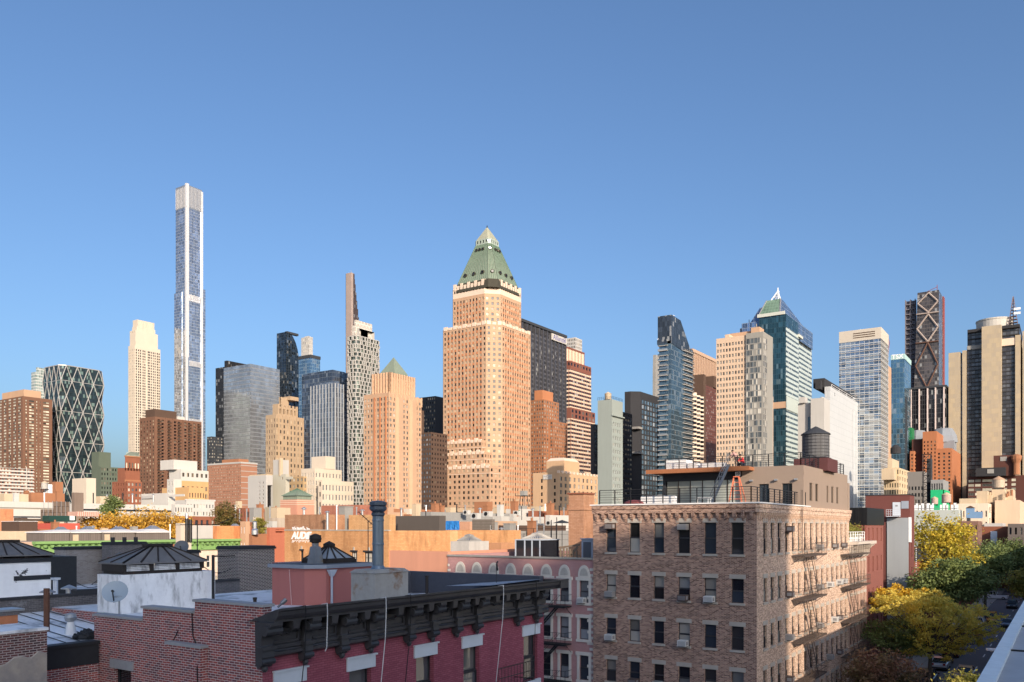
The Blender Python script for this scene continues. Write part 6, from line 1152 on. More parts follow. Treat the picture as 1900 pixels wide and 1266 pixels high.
def skyl(name, label, x0, x1, y0, y1, z, eave, hh, tx, frame, slat=True):
    o = empty(name, (x0,y0,z), label, 'skylight', 'big hipped skylights'); b = MB(); b.box(x0, x1, y0, y1, z, z+eave*.3, 0); n_ = 3
    for k in range(n_+1): x = x0+(x1-x0)*k/n_; b.box(x-.07, x+.07, y0-.02, y1, z+eave*.3, z+eave, 0)
    b.build('frame', frame, o)
    if slat:
        b = MB()
        for k in range(4): b.bar((x0+.08,y0+.03+.012*k,z+eave*(.38+.15*k)), (x1-.08,y0+.03+.012*k,z+eave*(.38+.15*k)), .02, eave*.11); b.bar((x0+.03,y0+.1,z+eave*(.38+.15*k)), (x0+.03,y1-.1,z+eave*(.38+.15*k)), .02, eave*.11)
        b.build('louvres', WBK, o)
    b = MB(); P0 = rect(x0-.12, x1+.12, y0-.12, y1+.12); P1 = rect(x0+(x1-x0)*tx[0], x0+(x1-x0)*tx[1], y0+(y1-y0)*.42, y0+(y1-y0)*.62); b.prism(P0, z+eave, z+eave+.06); b.prism(P0, z+eave+.06, z+hh, poly2=P1); b.build('hipped_roof', wall('sooty_metal_roof', (.17,.165,.165), .25, .3, grain=.5, rough=.6, bump=0), o)
    b = MB(); q = 5
    for k in range(q+1): u = k/q; b.bar((P0[0][0]+(P0[1][0]-P0[0][0])*u,P0[0][1],z+eave+.07), (P1[0][0]+(P1[1][0]-P1[0][0])*u,P1[0][1],z+hh+.01), .05, .05)
    for k in range(3): u = k/2; b.bar((P0[3][0],P0[3][1]+(P0[0][1]-P0[3][1])*u,z+eave+.07), (P1[3][0],P1[3][1]+(P1[0][1]-P1[3][1])*u,z+hh+.01), .05, .05)
    b.prism(rect(P1[0][0]-.08, P1[1][0]+.08, P1[0][1]-.08, P1[2][1]+.08), z+hh, z+hh+.1); b.build('ribs', RU, o)
b = MB(); zc = H-1.66; b.prism(rect(16,19.85,27.,28.35), H-3.7, zc); one(b, 'roof_bulkhead', WBK, 'weathered white roof bulkhead behind the red brick parapet, carrying a big dark skylight', 'roof hut', 'white roof bulkheads')
skyl('skylight', 'big dark hipped skylight with white louvres on the nearer white bulkhead', 16.25, 19.35, 27.1, 28.4, zc, .35, .95, (.42,.68), RU)
b = MB(); x_ = 19.5; zc = H-1.42; b.box(16.2, x_, 38.4, 41., H-3.4, zc, 0); b.box(x_+.001, 20.65, 38.35, 41., H-3.4, zc+.06, 1); b.box(16.2, x_, 38.34, 38.4, zc-.16, zc+.02, 1); b.box(17.9, x_, 38.36, 38.399, zc-.95, zc-.75, 1); one(b, 'roof_bulkhead', [WBK2, TAR], 'chipped white roof bulkhead with a tarred black right end, at the far left', 'roof hut', 'white roof bulkheads')
skyl('skylight', 'dark hipped skylight on the chipped white bulkhead at the far left', 16.4, 19.6, 38.6, 40.8, zc+.02, .1, .72, (.35,.68), RU, False)
def stack(label, x0, x1, y0, y1, z0, z1, mat, capm=None, pots=0, name='chimney', cat='chimney', group='brick chimneys'):
    o = empty(name, (x0,y0,z0), label, cat, group); b = MB(); b.box(x0, x1, y0, y1, z0, z1); b.build('stack', mat, o); b = MB(); b.prism(rect(x0-.06,x1+.06,y0-.06,y1+.06), z1, z1+.1); b.prism(rect(x0-.02,x1+.02,y0-.02,y1+.02), z1+.1, z1+.16)
    for k in range(pots): x = x0+(x1-x0)*(k+.5)/pots; b.cyl(x, (y0+y1)/2, z1+.16, z1+.42, .11, 10)
    b.build('cap', capm or TAR, o); return o
ZZ = H-3.25; yellowb = wall('black_and_cream_brick', (.05,.042,.045), .15, .1, brick=(.2,.068,(.42,.38,.34),(.1,.07,.07),.012), grain=.3)
stack('wide grey brick chimney stack right of the tarred black bulkhead end', 24.3, 26.75, 46.3, 47.5, ZZ, zy(1020,46.6), GYB)
stack('dark brick chimney just behind the ridge of the big louvred skylight', 26., 28.1, 44.6, 45.6, ZZ, zy(1011,47), GB, pots=3)
stack('short grey chimney right of the big louvred skylight, topped by a small dark dish', 24.3, 25.9, 36.5, 37.2, ZZ, zy(1027,41), GYB)
stack('large square chimney of black and cream patterned brick, left of the salmon bulkhead', 25.8, 28.0, 33.3, 34.9, ZZ, zy(1020,40), yellowb)
b = MB(); b.box(22.4, 25.8, 33.2, 33.5, ZZ, H-2.6, 0); b.box(22.35, 25.78, 33.15, 33.55, H-2.6, H-2.5, 1); one(b, 'party_wall', [GB, W['roof_tar']], 'short dark party wall joining the black and cream chimney', 'wall')
stack('cream stub chimney with a notched top against the green cornice', 36.5, 38.6, 56, 57, 10, zy(1012,66), W['pale_concrete'], W['rust_brick'])
x, y = atd(222, 45); dish('small black dish left of the big louvred skylight', (x,y,zy(1037,45)), .34, (-.9,-.3,.25), (x+.15,y,ZZ), dm, BLACK); x, y = atd(337, 41); dish('small dark dish above the short grey chimney', (x,y,zy(1015,41)), .32, (-.6,-.6,.3), (x+.1,y+.1,zy(1027,41)), dm, BLACK)
def pole(label, px, d_, y0, y1, r_, m, arm=None):
    x, y = atd(px, d_); b = MB(); b.cyl(x, y, zy(y1,d_), zy(y0,d_), r_, 8)
    if arm: b.bar((x,y,zy(y0,d_)-.05), (x+arm,y-arm*.5,zy(y0,d_)-.05), .05, .05)
    return one(b, 'post', m, label, 'post', 'roof posts')
pole('slim black post with short arm left of the black and cream chimney', 395.5, 31, 1030, 1128, .055, BLACK, .7); pole('rusty brown pipe in front of the blackened party wall', 86.5, 24, 1092, 1172, .085, wall('rust_pipe', (.13,.065,.045), .2, .2)); pole('short brown post right of the grey brick chimney', 203, 42, 1034, 1068, .1, wall('brown_post', (.12,.06,.06), .1, .1))
# bottom left: brick light well walls, stub chimney, dark end wall
PLS = wall('crumbling_plaster_brick', (.16,.06,.055), .2, .2, brick=(.2,.068,(.4,.34,.32),(.05,.035,.04),.012), grain=.4); PLT = wall('bare_plaster', (.38,.33,.28), .18, .1, grain=.5, patch=((.24,.23,.23), .5, .7, .8))
b = MB(); b.box(7, 12.08, 24., 25.7, 0, H-2.92, 0); b.box(7, 12.1, 23.95, 25.72, H-2.92, H-2.84, 2)
rr = random.Random(5); pts = [(7.,H-3.5)]; xx = 7.
while xx < 12.2: pts.append((min(xx,12.1), H-3.72+rr.uniform(-.1,.1)+.18*max(0,(xx-11)))); xx += .22
b.add([(x,23.965,0) for x,_ in pts]+[(x,23.965,z) for x,z in pts], [(i,i+1,len(pts)+i+1,len(pts)+i) for i in range(len(pts)-1)], 1)
b.add([(x,23.965,z) for x,z in pts]+[(x,24.0,z+.03) for x,z in pts], [(i,i+1,len(pts)+i+1,len(pts)+i) for i in range(len(pts)-1)], 1)
one(b, 'light_well_wall', [PLS, PLT, SILV], 'crumbling brick wall with bare plaster below, in the lower left corner', 'wall')
b = MB(); b.box(12.12, 14.37, 25.4, 25.72, 0, H-4.3, 0); b.box(12.12, 14.37, 25.38, 25.73, H-4.3, H-3.68, 1); b.box(12.1, 14.38, 25.33, 25.76, H-3.68, H-3.58, 1); one(b, 'end_wall', [PTY, TAR], 'tarred black end wall beside the patterned red brick side wall', 'wall')
x, y = atd(12, 24.4); b = MB(); b.box(x-.5, x+.32, y, y+.6, H-2.9, H-2.62, 0); b.box(x-.5, x+.36, y-.03, y+.63, H-2.62, H-2.5, 1); b.prism(rect(x-.55,x+.48,y-.08,y+.68), H-2.5, H-2.44, 2); one(b, 'chimney', [wall('orange_clay_brick', (.5,.2,.1), .2, .2, grain=.4), GB, STEEL], 'stub chimney of orange brick with a pale slab at the left edge', 'chimney', 'brick chimneys')
x, y = atd(131, 27); zb = H-3.55; o = empty('roof_vent', (x,y,zb), 'white tapered roof vent with a dark turbine on the silver roof', 'roof vent', 'roof vents'); b = MB(); b.lathe(x, y, [(.2,zb),(.1,zb+.45)], 12); b.build('base', WHITE, o); b = MB(); b.lathe(x, y, [(.1,zb+.45),(.17,zb+.52),(.19,zb+.6),(.14,zb+.7),(.03,zb+.74)], 12)
for k in range(10): a = .628*k; b.bar((x+.16*math.cos(a),y+.16*math.sin(a),zb+.5), (x+.16*math.cos(a+.5),y+.16*math.sin(a+.5),zb+.71), .012, .05)
b.build('turbine', STEEL, o)
x, y = atd(160, 26.6); b = MB(); rr = random.Random(9)
b.sphere((x,y,H-3.55), .36, .3, .22, 14, 8)
for k in range(60): a = rr.uniform(0, 6.28); q = .4*rr.random()**.5; b.sphere((x+q*math.cos(a),y+q*math.sin(a)*.8,H-3.53+.2*(1-(q/.42)**2)), rr.uniform(.03,.075), n=6, k=4)
one(b, 'rubble_heap', TAR, 'small heap of black rubble on the silver roof by the red brick wall', 'rubble')
for px, d_, yy in ((88, 33.5, 1100), (128, 34, 1093)):
    x, y = atd(px, d_); z = zy(yy, d_); b = MB(); b.cyl(x, y, H-3.3, z, .12, 10); b.lathe(x, y, [(.3,z),(.3,z+.04),(.03,z+.17)], 12); one(b, 'vent_cowl', STEEL if px > 100 else FR['grey'], ('white' if px > 100 else 'dark')+' mushroom vent cowl behind the blackened party wall, '+('right' if px > 100 else 'left')+' one of two', 'roof vent', 'roof vents')
x, y = atd(103, 35); b = MB(); b.cyl(x, y, H-3.3, zy(1073,35), .1, 8); b.box(x-.14, x+.14, y-.14, y+.14, zy(1076,35), zy(1072,35)); one(b, 'vent_pipe', plain('pale_pipe', (.55,.58,.62), .5), 'pale square capped vent pipe in front of the chipped white bulkhead', 'vent pipe', 'vent pipes')
for i, (p, q, sag) in enumerate((((210,1045,42),(170,1085,40),.1), ((140,1080,39),(200,1077,38),.3), ((365,1040,36),(428,1056,39),.35))):
    A = Vector((*atd(p[0],p[2]), zy(p[1],p[2]))); B = Vector((*atd(q[0],q[2]), zy(q[1],q[2]))); pts = [A.lerp(B, k/10)-Vector((0,0,sag*math.sin(math.pi*k/10))) for k in range(11)]; cable(pts, .018, CB, ['black cable from the brown post down to the grey chimney', 'sagging black cable over the pale roof, right of the tarred bulkhead', 'sagging black cable from the big skylight towards the slim post'][i])
# ================================================================ MIDDLE GROUND, left
# --- long facade with a green cornice on the far side of the next street
x0, x1, y0, y1 = foot(-8, 62, 528, 110.7); zt = H-2.0
t = Thing('corniced_building', 'long low building with a bright green bracketed cornice and cream front', 'building', (x0,y0,0)); b = MB(); sC = dict(n=26, fh=3.3, h=1.9, top=2.6, bot=6, w=.4, g=G['pale'], fm=FR['white'], k='sash', dep=.15)
mass(t, b, rect(x0, x1, y0, y1), 0, zt, [sC], 0, 1); b.face((x0-.03,y1,0), (x0-.03,y0+.1,0), (x0-.03,y0+.1,zt), (x0-.03,y1,zt), m=2); b.box(x0+6, x0+10, y0-.06, y0-.003, 0, zt-1.65, 3); b.box(x1-9, x1, y0-.06, y0-.003, 0, zt-1.65, 4)
t.part(b, 'wall', [wall('cream_front', (.66,.52,.42), .06, .12, grain=.1), W['roof_grey'], wall('peach_stucco', (.62,.42,.3), .06, .15, grain=.08), wall('orange_front', (.55,.2,.09), .08, .1), W['red_brick']])
b = MB(); GRN = wall('green_cornice_paint', (.20,.34,.12), .1, .1, grain=.2); L = x1-x0; b.box(x0-.2, x1, y0-.9, y0-.001, zt-.3, zt+.05); b.box(x0-.1, x1, y0-.6, y0-.001, zt-.45, zt-.301); b.box(x0-.05, x1, y0-.2, y0-.001, zt-1.25, zt-.451); b.box(x0-.1, x1, y0-.35, y0-.001, zt-1.65, zt-1.251)
t.part(b, 'cornice', GRN)
for k in range(46):
    cb = MB(); x = x0+.3+(L-.6)*k/45; cb.prism([(x-.16,y0-.72),(x+.16,y0-.72),(x+.16,y0-.2),(x-.16,y0-.2)], zt-.8, zt-.455, poly2=[(x-.2,y0-.8),(x+.2,y0-.8),(x+.2,y0-.2),(x-.2,y0-.2)])
    if k % 3 == 0: cb.box(x-.14, x+.14, y0-.55, y0-.2, zt-1.4, zt-.801)
    t.part(cb, 'bracket', GRN)
t.done(60)
CL = wall('brown_grey_boards', (.15,.125,.11), .05, .08, brick=(.35,9.,(.09,.075,.065),(.17,.14,.125),.02), bump=0, grain=.1); WR = plain('white_roof_coat', (.72,.69,.66), .6); GG = plain('grey_skylight_glass', (.2,.22,.26), .2, .2, .1)
for k, (a, c, ap, ye, ya_) in enumerate(((82,128,113,986,977.5),(130,187,163,986,976.5),(189,250,220,985.5,977),(253,315,283,985.5,975),(411,462,436,987,972))):
    yy = y0+4+(3 if k == 4 else 0); xa, xb = onY(a, yy)[0], onY(c, yy)[0]; D = 5; d_ = dep((xa+xb)/2, yy); ze, za = zy(ye+3, d_), zy(ya_, d_)
    o = empty('stair_shed', (xa,yy,zt), ['leftmost','second from left','third from left','fourth from left','separate rightmost'][k]+' of the grey boarded sheds with white hipped roofs above the green cornice', 'roof hut', 'sheds above the green cornice')
    b = MB(); b.box(xa, xb, yy, yy+D, zt-.4, ze); b.build('wall', CL, o); b = MB(); xm = onY(ap, yy+D/2)[0]; hw = (xb-xa)*.2; zk = ze+(za-ze)*.5; b.box(xa-.15, xb+.15, yy-.2, yy+D+.1, ze, ze+.12); b.prism(rect(xa-.15, xb+.15, yy-.2, yy+D+.1), ze+.12, zk, poly2=rect(xm-hw, xm+hw, yy+D*.3, yy+D*.7)); b.build('roof', WR, o)
    b = MB(); b.prism(rect(xm-hw*.85, xm+hw*.85, yy+D*.32, yy+D*.68), zk, za, poly2=rect(xm-.25, xm+.25, yy+D*.45, yy+D*.55)); b.build('skylight', GG, o)
    if k in (1, 2, 4): b = MB(); b.box(xa+.4, xa+1.2, yy-.06, yy-.002, zt-.4, ze-.25); b.build('door', W['beige'], o)
# chimney with two black flues left of centre
x, y = atd(341, 100); o = empty('chimney', (x,y,10), 'cream chimney with two black flue pipes and a silver cowl, above the green cornice', 'chimney', 'brick chimneys'); b = MB(); b.box(x-.75, x+.7, y-.5, y+.5, 10, zy(971,100)); b.build('stack', W['cream_stone'], o)
for i, (dx, top) in enumerate(((-.12,962),(.38,964))): b = MB(); b.cyl(x+dx+.1, y-.62, H-1.8, zy(top,100), .2, 10, 0); b.build('flue', BLACK, o)
b = MB(); b.cyl(x-.02, y-.62, zy(962,100), zy(953,100), .17, 10); b.build('cowl', CHROME, o)
x, y = atd(366, 45); b = MB(); z0_, z1_ = H-3.2, zy(966,45); b.tube((x,y,z0_), (x,y,z1_), .03, 5); A = (x+.6,y-.9,zy(973,45)); B_ = (x-.5,y+.8,zy(974,45)); b.tube(A, B_, .025, 4)
for k in range(7): q = [A[j]+(B_[j]-A[j])*k/6 for j in range(3)]; r_ = .22+.05*k; b.tube((q[0]-r_,q[1]-r_*.5,q[2]-.02), (q[0]+r_,q[1]+r_*.5,q[2]+.02), .015, 4)
b.tube((x+.6,y-.9,zy(973,45)), (x+1.,y-1.5,zy(963,45)), .02, 4); one(b, 'aerial', BLACK, 'tall television aerial with a long crossbar, between the yellow trees and bushy tree', 'aerial', 'roof aerials')
x, y = atd(683, 40); b = MB(); b.tube((x,y,H-3), (x,y,zy(966,40)), .022, 5); A = (x-.25,y+.4,zy(950,40)); B_ = (x+.2,y-.35,zy(980,40)); b.tube(A, B_, .02, 4)
for k in range(8): q = [A[j]+(B_[j]-A[j])*k/7 for j in range(3)]; r_ = .18; b.tube((q[0]-r_,q[1]-r_*.4,q[2]-.06), (q[0]+r_,q[1]+r_*.4,q[2]+.06), .01, 4)
b.tube((x,y,zy(980,40)), (x+.5,y-.4,zy(976,40)), .012, 4); one(b, 'aerial', BLACK, 'tilted dark television aerial in front of the orange warehouse, left of the flue', 'aerial', 'roof aerials')
# --- low buildings behind the green cornice
def mb_(name, label, xl, xc, xr, yt, d, mat, Wf=None, Sf=None, par=.6, roof='roof_light', z0=0, top=None, group=None, cat='building'):
    x0, x1, y0, y1 = foot(xl, xc, xr, d); t = Thing(name, label, cat, (x0,y0,z0), group); b = MB(); mass(t, b, rect(x0, x1, y0, y1), z0, zy(yt, d), [Sf, None, None, Wf], 0, 1, par)
    for q in (top or []):       # rooftop boxes: xl xc xr ytop depth material
        a0, a1, c0, c1 = foot(*q[:3], q[4]); b.box(a0, a1, c0, c1, zy(yt, d)-par-.2, zy(q[3], q[4]), 2+(q[5] if len(q) > 5 else 0))
    t.part(b, 'wall', [mat, W[roof]]+[W[k] for k in ('white_panel','red_brick','beige','grey_concrete','rust_brick')]); t.done(); return x0, x1, y0, y1, zy(yt, d)
def strip(fh, h, top, **k): return dict(us=[(.4, 9999)], fh=fh, h=h, top=top, bot=8, g=G['dark'], fm=FR['dark'], k='plain', dep=.4, **k)
def sq(n, fh, h, w=.45, g='dark', **k): return sp(n, fh, h, w, g, k.pop('k', 'framed'), k.pop('fm', 'dark'), bot=8, **k)
mb_('orange_house', 'orange brick building with one dark window cut by the left edge', -60, -20, 25, 944, 170, OB('vivid_orange_brick', (.56,.22,.11), (.6,.26,.13)), None, dict(us=[(13.5,15.2)] , zs=[(zy(983,170), zy(967,170))], g=G['warm'], fm=FR['bronze'], k='framed'))
mb_('white_building', 'long white banded low building at the far left, left of the scaffold netting', -40, -10, 104, 930, 300, W['white_paint_wall'], None, strip(3.2, .55, 2.2), top=[(-5,8,53,916,315,2),(45,58,120,914,330,4)])
mb_('white_building', 'long white banded low building right of the scaffold netting, behind the yellow trees', 122, 150, 330, 934, 300, W['white_paint_wall'], None, strip(3.6, .7, 2.0), top=[(178,186,223,921,320,2)])
x, y = atd(104, 270); o = empty('scaffold', (x,y,0), 'brown scaffold netting in front of the white banded building', 'scaffold'); nx0, nx1 = onY(80, y)[0], onY(128, y)[0]; b = MB(); NET = wall('brown_netting', (.16,.115,.09), .25, .35, brick=(1.2,2.,(.06,.045,.035),(.2,.15,.12),.08), bump=0, grain=.2)
b.box(nx0, nx1-3, y, y+1.6, 4, zy(946,270)); b.box(nx0+3.2, nx1, y-.3, y-.02, 4, zy(931,270)); b.build('netting', NET, o); b = MB()
for k in range(7): u = nx0+(nx1-nx0)*k/6; b.tube((u,y-.4,0), (u,y-.4,zy(930,270)), .08, 5)
for k in range(5): b.tube((nx0,y-.4,6+2.8*k), (nx1,y-.4,6+2.8*k), .06, 5)
b.build('scaffold_tubes', FR['grey'], o)
mb_('lift_shaft', 'mottled brown concrete shaft right of the scaffold netting', 133, 138, 155, 914, 262, wall('mottled_brown_concrete', (.2,.15,.12), .2, .2, grain=.3), roof='roof_grey')
boxthing('shop_canopy', 'long dark green canopy at the foot of the scaffold netting', 'canopy', onY(92, 180)[0], onY(141, 180)[0], 180, 183, zy(969.5,205), zy(960,205), plain('dark_green_awning', (.015,.05,.04), .5)); boxthing('shop_sign', 'small white sign at the right end of the dark green canopy', 'sign', onY(130.5, 179.6)[0], onY(138.5, 179.6)[0], 179.6, 179.9, zy(967,204), zy(960,204), WHITE)
boxthing('shed', 'flat red shed roof below the dark green canopy', 'shed', onY(98, 150)[0], onY(148, 150)[0], 150, 158, 8, zy(972,170), wall('red_shed_paint', (.5,.1,.07), .1, .1)); boxthing('shed', 'brown shed with pale frame, right of the orange brick building', 'shed', onY(36, 140)[0], onY(70, 140)[0], 140, 146, 8, zy(969,150), W['dark_brown'], lid=WHITE)
boxthing('pergola', 'small red slatted pergola below the white banded building', 'pergola', onY(143, 182)[0], onY(184, 182)[0], 182, 186, zy(960.5,208), zy(953,208), wall('red_slats', (.38,.13,.1), .05, .05, brick=(.45,9.,(.7,.55,.45),(.4,.14,.11),.12), bump=0))
mb_('roof_bulkhead', 'blank cream box like bulkhead in front of the diamond lattice tower', 134, 160, 178, 887, 340, W['cream_stone'], z0=15, roof='roof_light'); x, y = atd(83, 400); tank(x, y, zy(916,400), 1.5, 3., 'small pale water tank at the foot of the brown apartment tower, far left', W['pale_concrete'], W['beige'], 2.2)
mb_('brick_house', 'narrow orange brick stack like building between the brown tower and diamond lattice tower', 96, 103, 117, 894, 430, W['rust_brick']); boxthing('roof_unit', 'white box right of the small pale water tank, far left', 'box', onY(89, atd(88, 400)[1])[0], onY(97, atd(88, 400)[1])[0], atd(88, 400)[1], atd(88, 400)[1]+3, zy(915,400), zy(899,400), WHITE)
t = Tw('stepped_building', 'stepped white and tan loft building topped by a cream box', 314, 336, 387, 400); t.block(871, dict(us=[(10,13)], fh=3.1, h=2.4, top=3, bot=8, g=G['dark'], fm=FR['dark'], k='framed'), sp(6, 3.6, 2.1, .5, 'warm', 'pair', 'dark', top=2.6), m=0, zt=t.Z(892)+.0); t.block(871, None, sp(6, 3.4, 1.9, .5, 'warm', 'pair', 'dark', bot=1, top=1.6), z0=t.Z(892), m=1)
a = rect(onY(325, t.y0+3)[0], onY(366, t.y0+3)[0], t.y0+3, t.y0+12); t.b.prism(rect(t.x0-2, a[1][0], t.y0+3, t.y0+14), t.Z(871), t.Z(853), 1); b2 = foot(349, 350, 380, 380); mass(t, t.b, rect(b2[0], b2[1], b2[2], t.y0), 0, zy(904,380), [sp(6, 3.6, 2.2, .45, 'black', 'pair', top=2.6, bot=8)]); b2 = foot(310, 322, 337, 385); mass(t, t.b, rect(*b2), 0, zy(889,385), [None, None, None, sp(2, 4.2, 2., .3, 'black')], 1); b2 = foot(344, 346, 398, 370); mass(t, t.b, rect(b2[0], b2[1], b2[2], b2[2]+9), 0, zy(928,370), [sp(9, 3.4, 1.6, .4, 'pale', bot=6, top=1.8)], 1)
for k in range(14): u = b2[0]+(b2[1]-b2[0])*k/13; t.b.box(u-.5, u+.5, b2[2]-.1, b2[2]+.5, zy(929,370), zy(926,370), 1)
t.fin([wall('ochre_brick', (.52,.32,.15), .07, .1, grain=.15), W['white_paint_wall']])
mb_('white_building', 'plain white block with a tiny dark window, left of the stepped white and tan building', 262, 312, 325, 915, 340, W['white_paint_wall'], dict(us=[(30,31.4)], zs=[(zy(922,340), zy(918,340))], g=G['dark'], k='plain'), top=[(262,284,290,925,345)])
mb_('white_building', 'low white roadside block below the stepped white and tan building', 318, 324, 358, 936, 290, W['white_paint_wall'], None, sq(7, 3, 1.5, top=1.1))
t = Tw('apartment_slab', 'wide brown brick apartment slab with white banded right end', 385, 447, 477, 680); t.block(859, sp(22, 2.33, 1.15, .5, 'cream', 'pair', 'dark', top=1.8, bot=10), None); k = 0
while t.Z(862)-k*4.66 > 12: t.b.box(t.x0-.02, t.x1+.2, t.y0-.25, t.y0-.02, t.Z(863)-k*4.66-.5, t.Z(863)-k*4.66, 1); k += 1
t.b.box(t.x0-.3, t.x1+.3, t.y0-.3, t.y1, t.Z(860), t.Z(857), 1); t.b.box(t.x0+4, t.x0+14, t.y0+8, t.y0+30, t.Z(858), t.Z(850), 2); t.fin([wall('umber_slab_brick', (.34,.17,.11), .06, .05, grain=.1), W['white_panel'], W['rust_brick']])
mb_('white_building', 'tall narrow white building with two columns of tiny windows', 460, 493.5, 506, 882, 450, W['white_panel'], dict(us=[(9.5,10.3),(12.3,13.1)] , fh=2.15, h=1.1, top=3.4, bot=8, g=G['black'], k='plain'), dict(us=[(1,9)], zs=[(14, zy(900,450))], g=G['black'], k='plain', dep=1.5), top=[(463,494,505,880,455,2)])
mb_('grey_loft', 'plain grey stucco building topped by a white box, right of the narrow white building', 505, 530, 537, 880, 460, wall('khaki_stucco', (.42,.4,.33), .06, .1, grain=.1), dict(us=[(8,9),(17,18)], zs=[(zy(890,460), zy(885,460))], g=G['black'], k='plain'), top=[(507,519,536,853,465,0),(517,520,525,850,462,2)])
mb_('tan_loft', 'tan loft building with paired windows behind the small green pyramid roof', 535, 563, 597, 884, 480, W['yellow_brick'], sq(4, 3.6, 1.8, .5, 'pale', k='pair'), sq(5, 3.6, 2., .45, 'pale', k='pair'))
t = Tw('cream_loft', 'cream loft building with tall windows and blank cream penthouse, left of the salmon tan tower', 590, 597, 656, 470); t.block(891, sp(1, 5.8, 2.6, .4, 'black'), sp(10, 5.4, 3.2, .5, 'dark', 'pair', 'white', top=2.6)); q = foot(559, 584, 634, 478); mass(t, t.b, rect(*q), 0, zy(869,478), [sp(8, 4.6, 2.6, .4, 'black', 'pair', 'white', top=2.5, bot=30), None, None, sp(5, 4.6, 2.6, .35, 'black', 'pair', 'white', top=2.5, bot=20)]); q = foot(578, 604, 622, 486); t.b.box(*q, zy(870,486), zy(846.5,486)); t.fin(W['cream_stone'])
t = Tw('pavilion', 'salmon banded pavilion under a broad green copper pyramid roof', 520, 551, 583, 330); t.b.prism(t.R(), 0, t.Z(927), 0)
for k in range(3): t.b.prism(t.R(-.12, -.12, -.12, -.12), t.Z(929.5+3.4*k), t.Z(928.6+3.4*k), 1)
t.part(t.b, 'wall', [wall('salmon_bands', (.52,.25,.17), .05, .08, grain=.1), W['tan_pale']]); b = MB(); q = t.R(.8, .8, .8, .8); c = ((q[0][0]+q[1][0])/2, (q[0][1]+q[2][1])/2); b.prism(q, t.Z(927), t.Z(919.5)); b.pyr(t.R(.2,.2,.2,.2), t.Z(919.5), (*c, t.Z(902)-.6)); r_ = t.part(b, 'pyramid_roof', W['copper']); b = MB()
for P_, Q_ in ((t.R(.2,.2,.2,.2)[0], t.R(.2,.2,.2,.2)[1]), (t.R(.2,.2,.2,.2)[3], t.R(.2,.2,.2,.2)[0])):
    for k in range(9): u = [P_[j]+(Q_[j]-P_[j])*k/8 for j in (0,1)]; b.tube((*u,t.Z(919.5)), (*c,t.Z(902)-.6), .08, 4)
b.build('roof_seams', W['copper_seam'], r_); t.done()
mb_('grey_house', 'grey tan stucco gable wall left of the orange warehouse', 491, 508, 512, 941, 200, wall('grey_tan_stucco', (.36,.31,.23), .1, .25, grain=.1)); mb_('cream_house', 'small cream rooftop house with dark left side, left of the orange warehouse', 503, 514, 539, 942, 190, W['beige'], None, None, roof='roof_grey'); mb_('stained_wall', 'streaked grey parapet wall just left of the orange warehouse', 500, 505, 530, 961, 150, wall('streaked_parapet', (.4,.33,.26), .1, .4, grain=.1)); mb_('brick_house', 'dark red brick house behind the bushy tree', 440, 455, 494, 943, 230, W['red_brick'], sq(3, 3, 1.6), sq(4, 3, 1.6), top=[(437,441,449,930,235,2)])
mb_('brick_house', 'orange brick wall behind the rightmost grey shed', 395, 403, 465, 976, 135, OB('bright_orange_brick', (.6,.24,.1), (.64,.28,.12))); mb_('brick_house', 'low red brick strip behind the cream notched chimney', 462, 468, 530, 991, 128, W['rust_brick']); mb_('red_house', 'small red roof hut with dark opening, left of the orange warehouse', 495, 500, 530, 979, 130, wall('red_hut_paint', (.42,.14,.08), .1, .1), None, dict(us=[(1.2,3)], zs=[(zy(989,130), zy(982,130))], g=G['black'], k='plain', dep=.8))
mb_('brick_house', 'rust brick houses strip behind the grey sheds', 60, 75, 262, 982, 145, W['rust_brick'], roof='roof_light'); mb_('brick_house', 'tan low roof strip at the far left behind the skylights', -60, -30, 66, 986, 128, W['beige'], roof='roof_light'); mb_('red_house', 'red gabled roof strip right of the yellow trees', 325, 338, 400, 958, 215, W['red_brick'], None, sq(6, 3, 1.5)); mb_('grey_house', 'pale grey rooftop wall right of the yellow trees', 345, 352, 408, 975, 140, W['pale_concrete'])
x, y = atd(473, 128); b = MB(); b.lathe(x, y, [(.5,zy(992,128)),(.5,zy(984,128)),(.3,zy(981,128)),(.32,zy(969,128)),(.1,zy(967,128))], 14); one(b, 'vent_stack', CHROME, 'shiny silver bottle shaped vent right of the rightmost grey shed', 'roof vent', 'roof vents')
# ================================================================ MIDDLE GROUND, centre clutter
x0, x1, y0, y1 = foot(836, 870, 907, 76); zt = zy(1005,76); WC = wall('grey_render', (.46,.44,.41), .12, .25, grain=.3); b = MB(); b.box(x0, x1, y0, y1, H-3.1, zt); one(b, 'roof_bulkhead', WC, 'pale grey rendered roof bulkhead above the pink arches', 'roof hut'); pyr_sky('skylight', 'dark ribbed hipped skylight on the pale grey bulkhead', (x0+x1)/2-.1, (y0+y1)/2, zt, 1.7, 1.5, .4, .08, W['grey_concrete'], GG, .3, 7)
x0, x1, y0, y1 = foot(957, 1002, 1037, 76); zt = zy(1003,76); o = empty('roof_shed', (x0,y0,H-3), 'dark glazed roof shed above the pink arches, with pale frames', 'roof hut'); b = MB(); b.box(x0, x1, y0, y1, H-3.1, zt); b.build('wall', plain('dark_glazing', (.02,.022,.028), .08, 0, .3), o); b = MB()
for u in (0, .32, .62, 1): y = y0+(y1-y0)*u; b.box(x0-.06, x0-.003, y-.06, y+.06, H-3.1, zt)
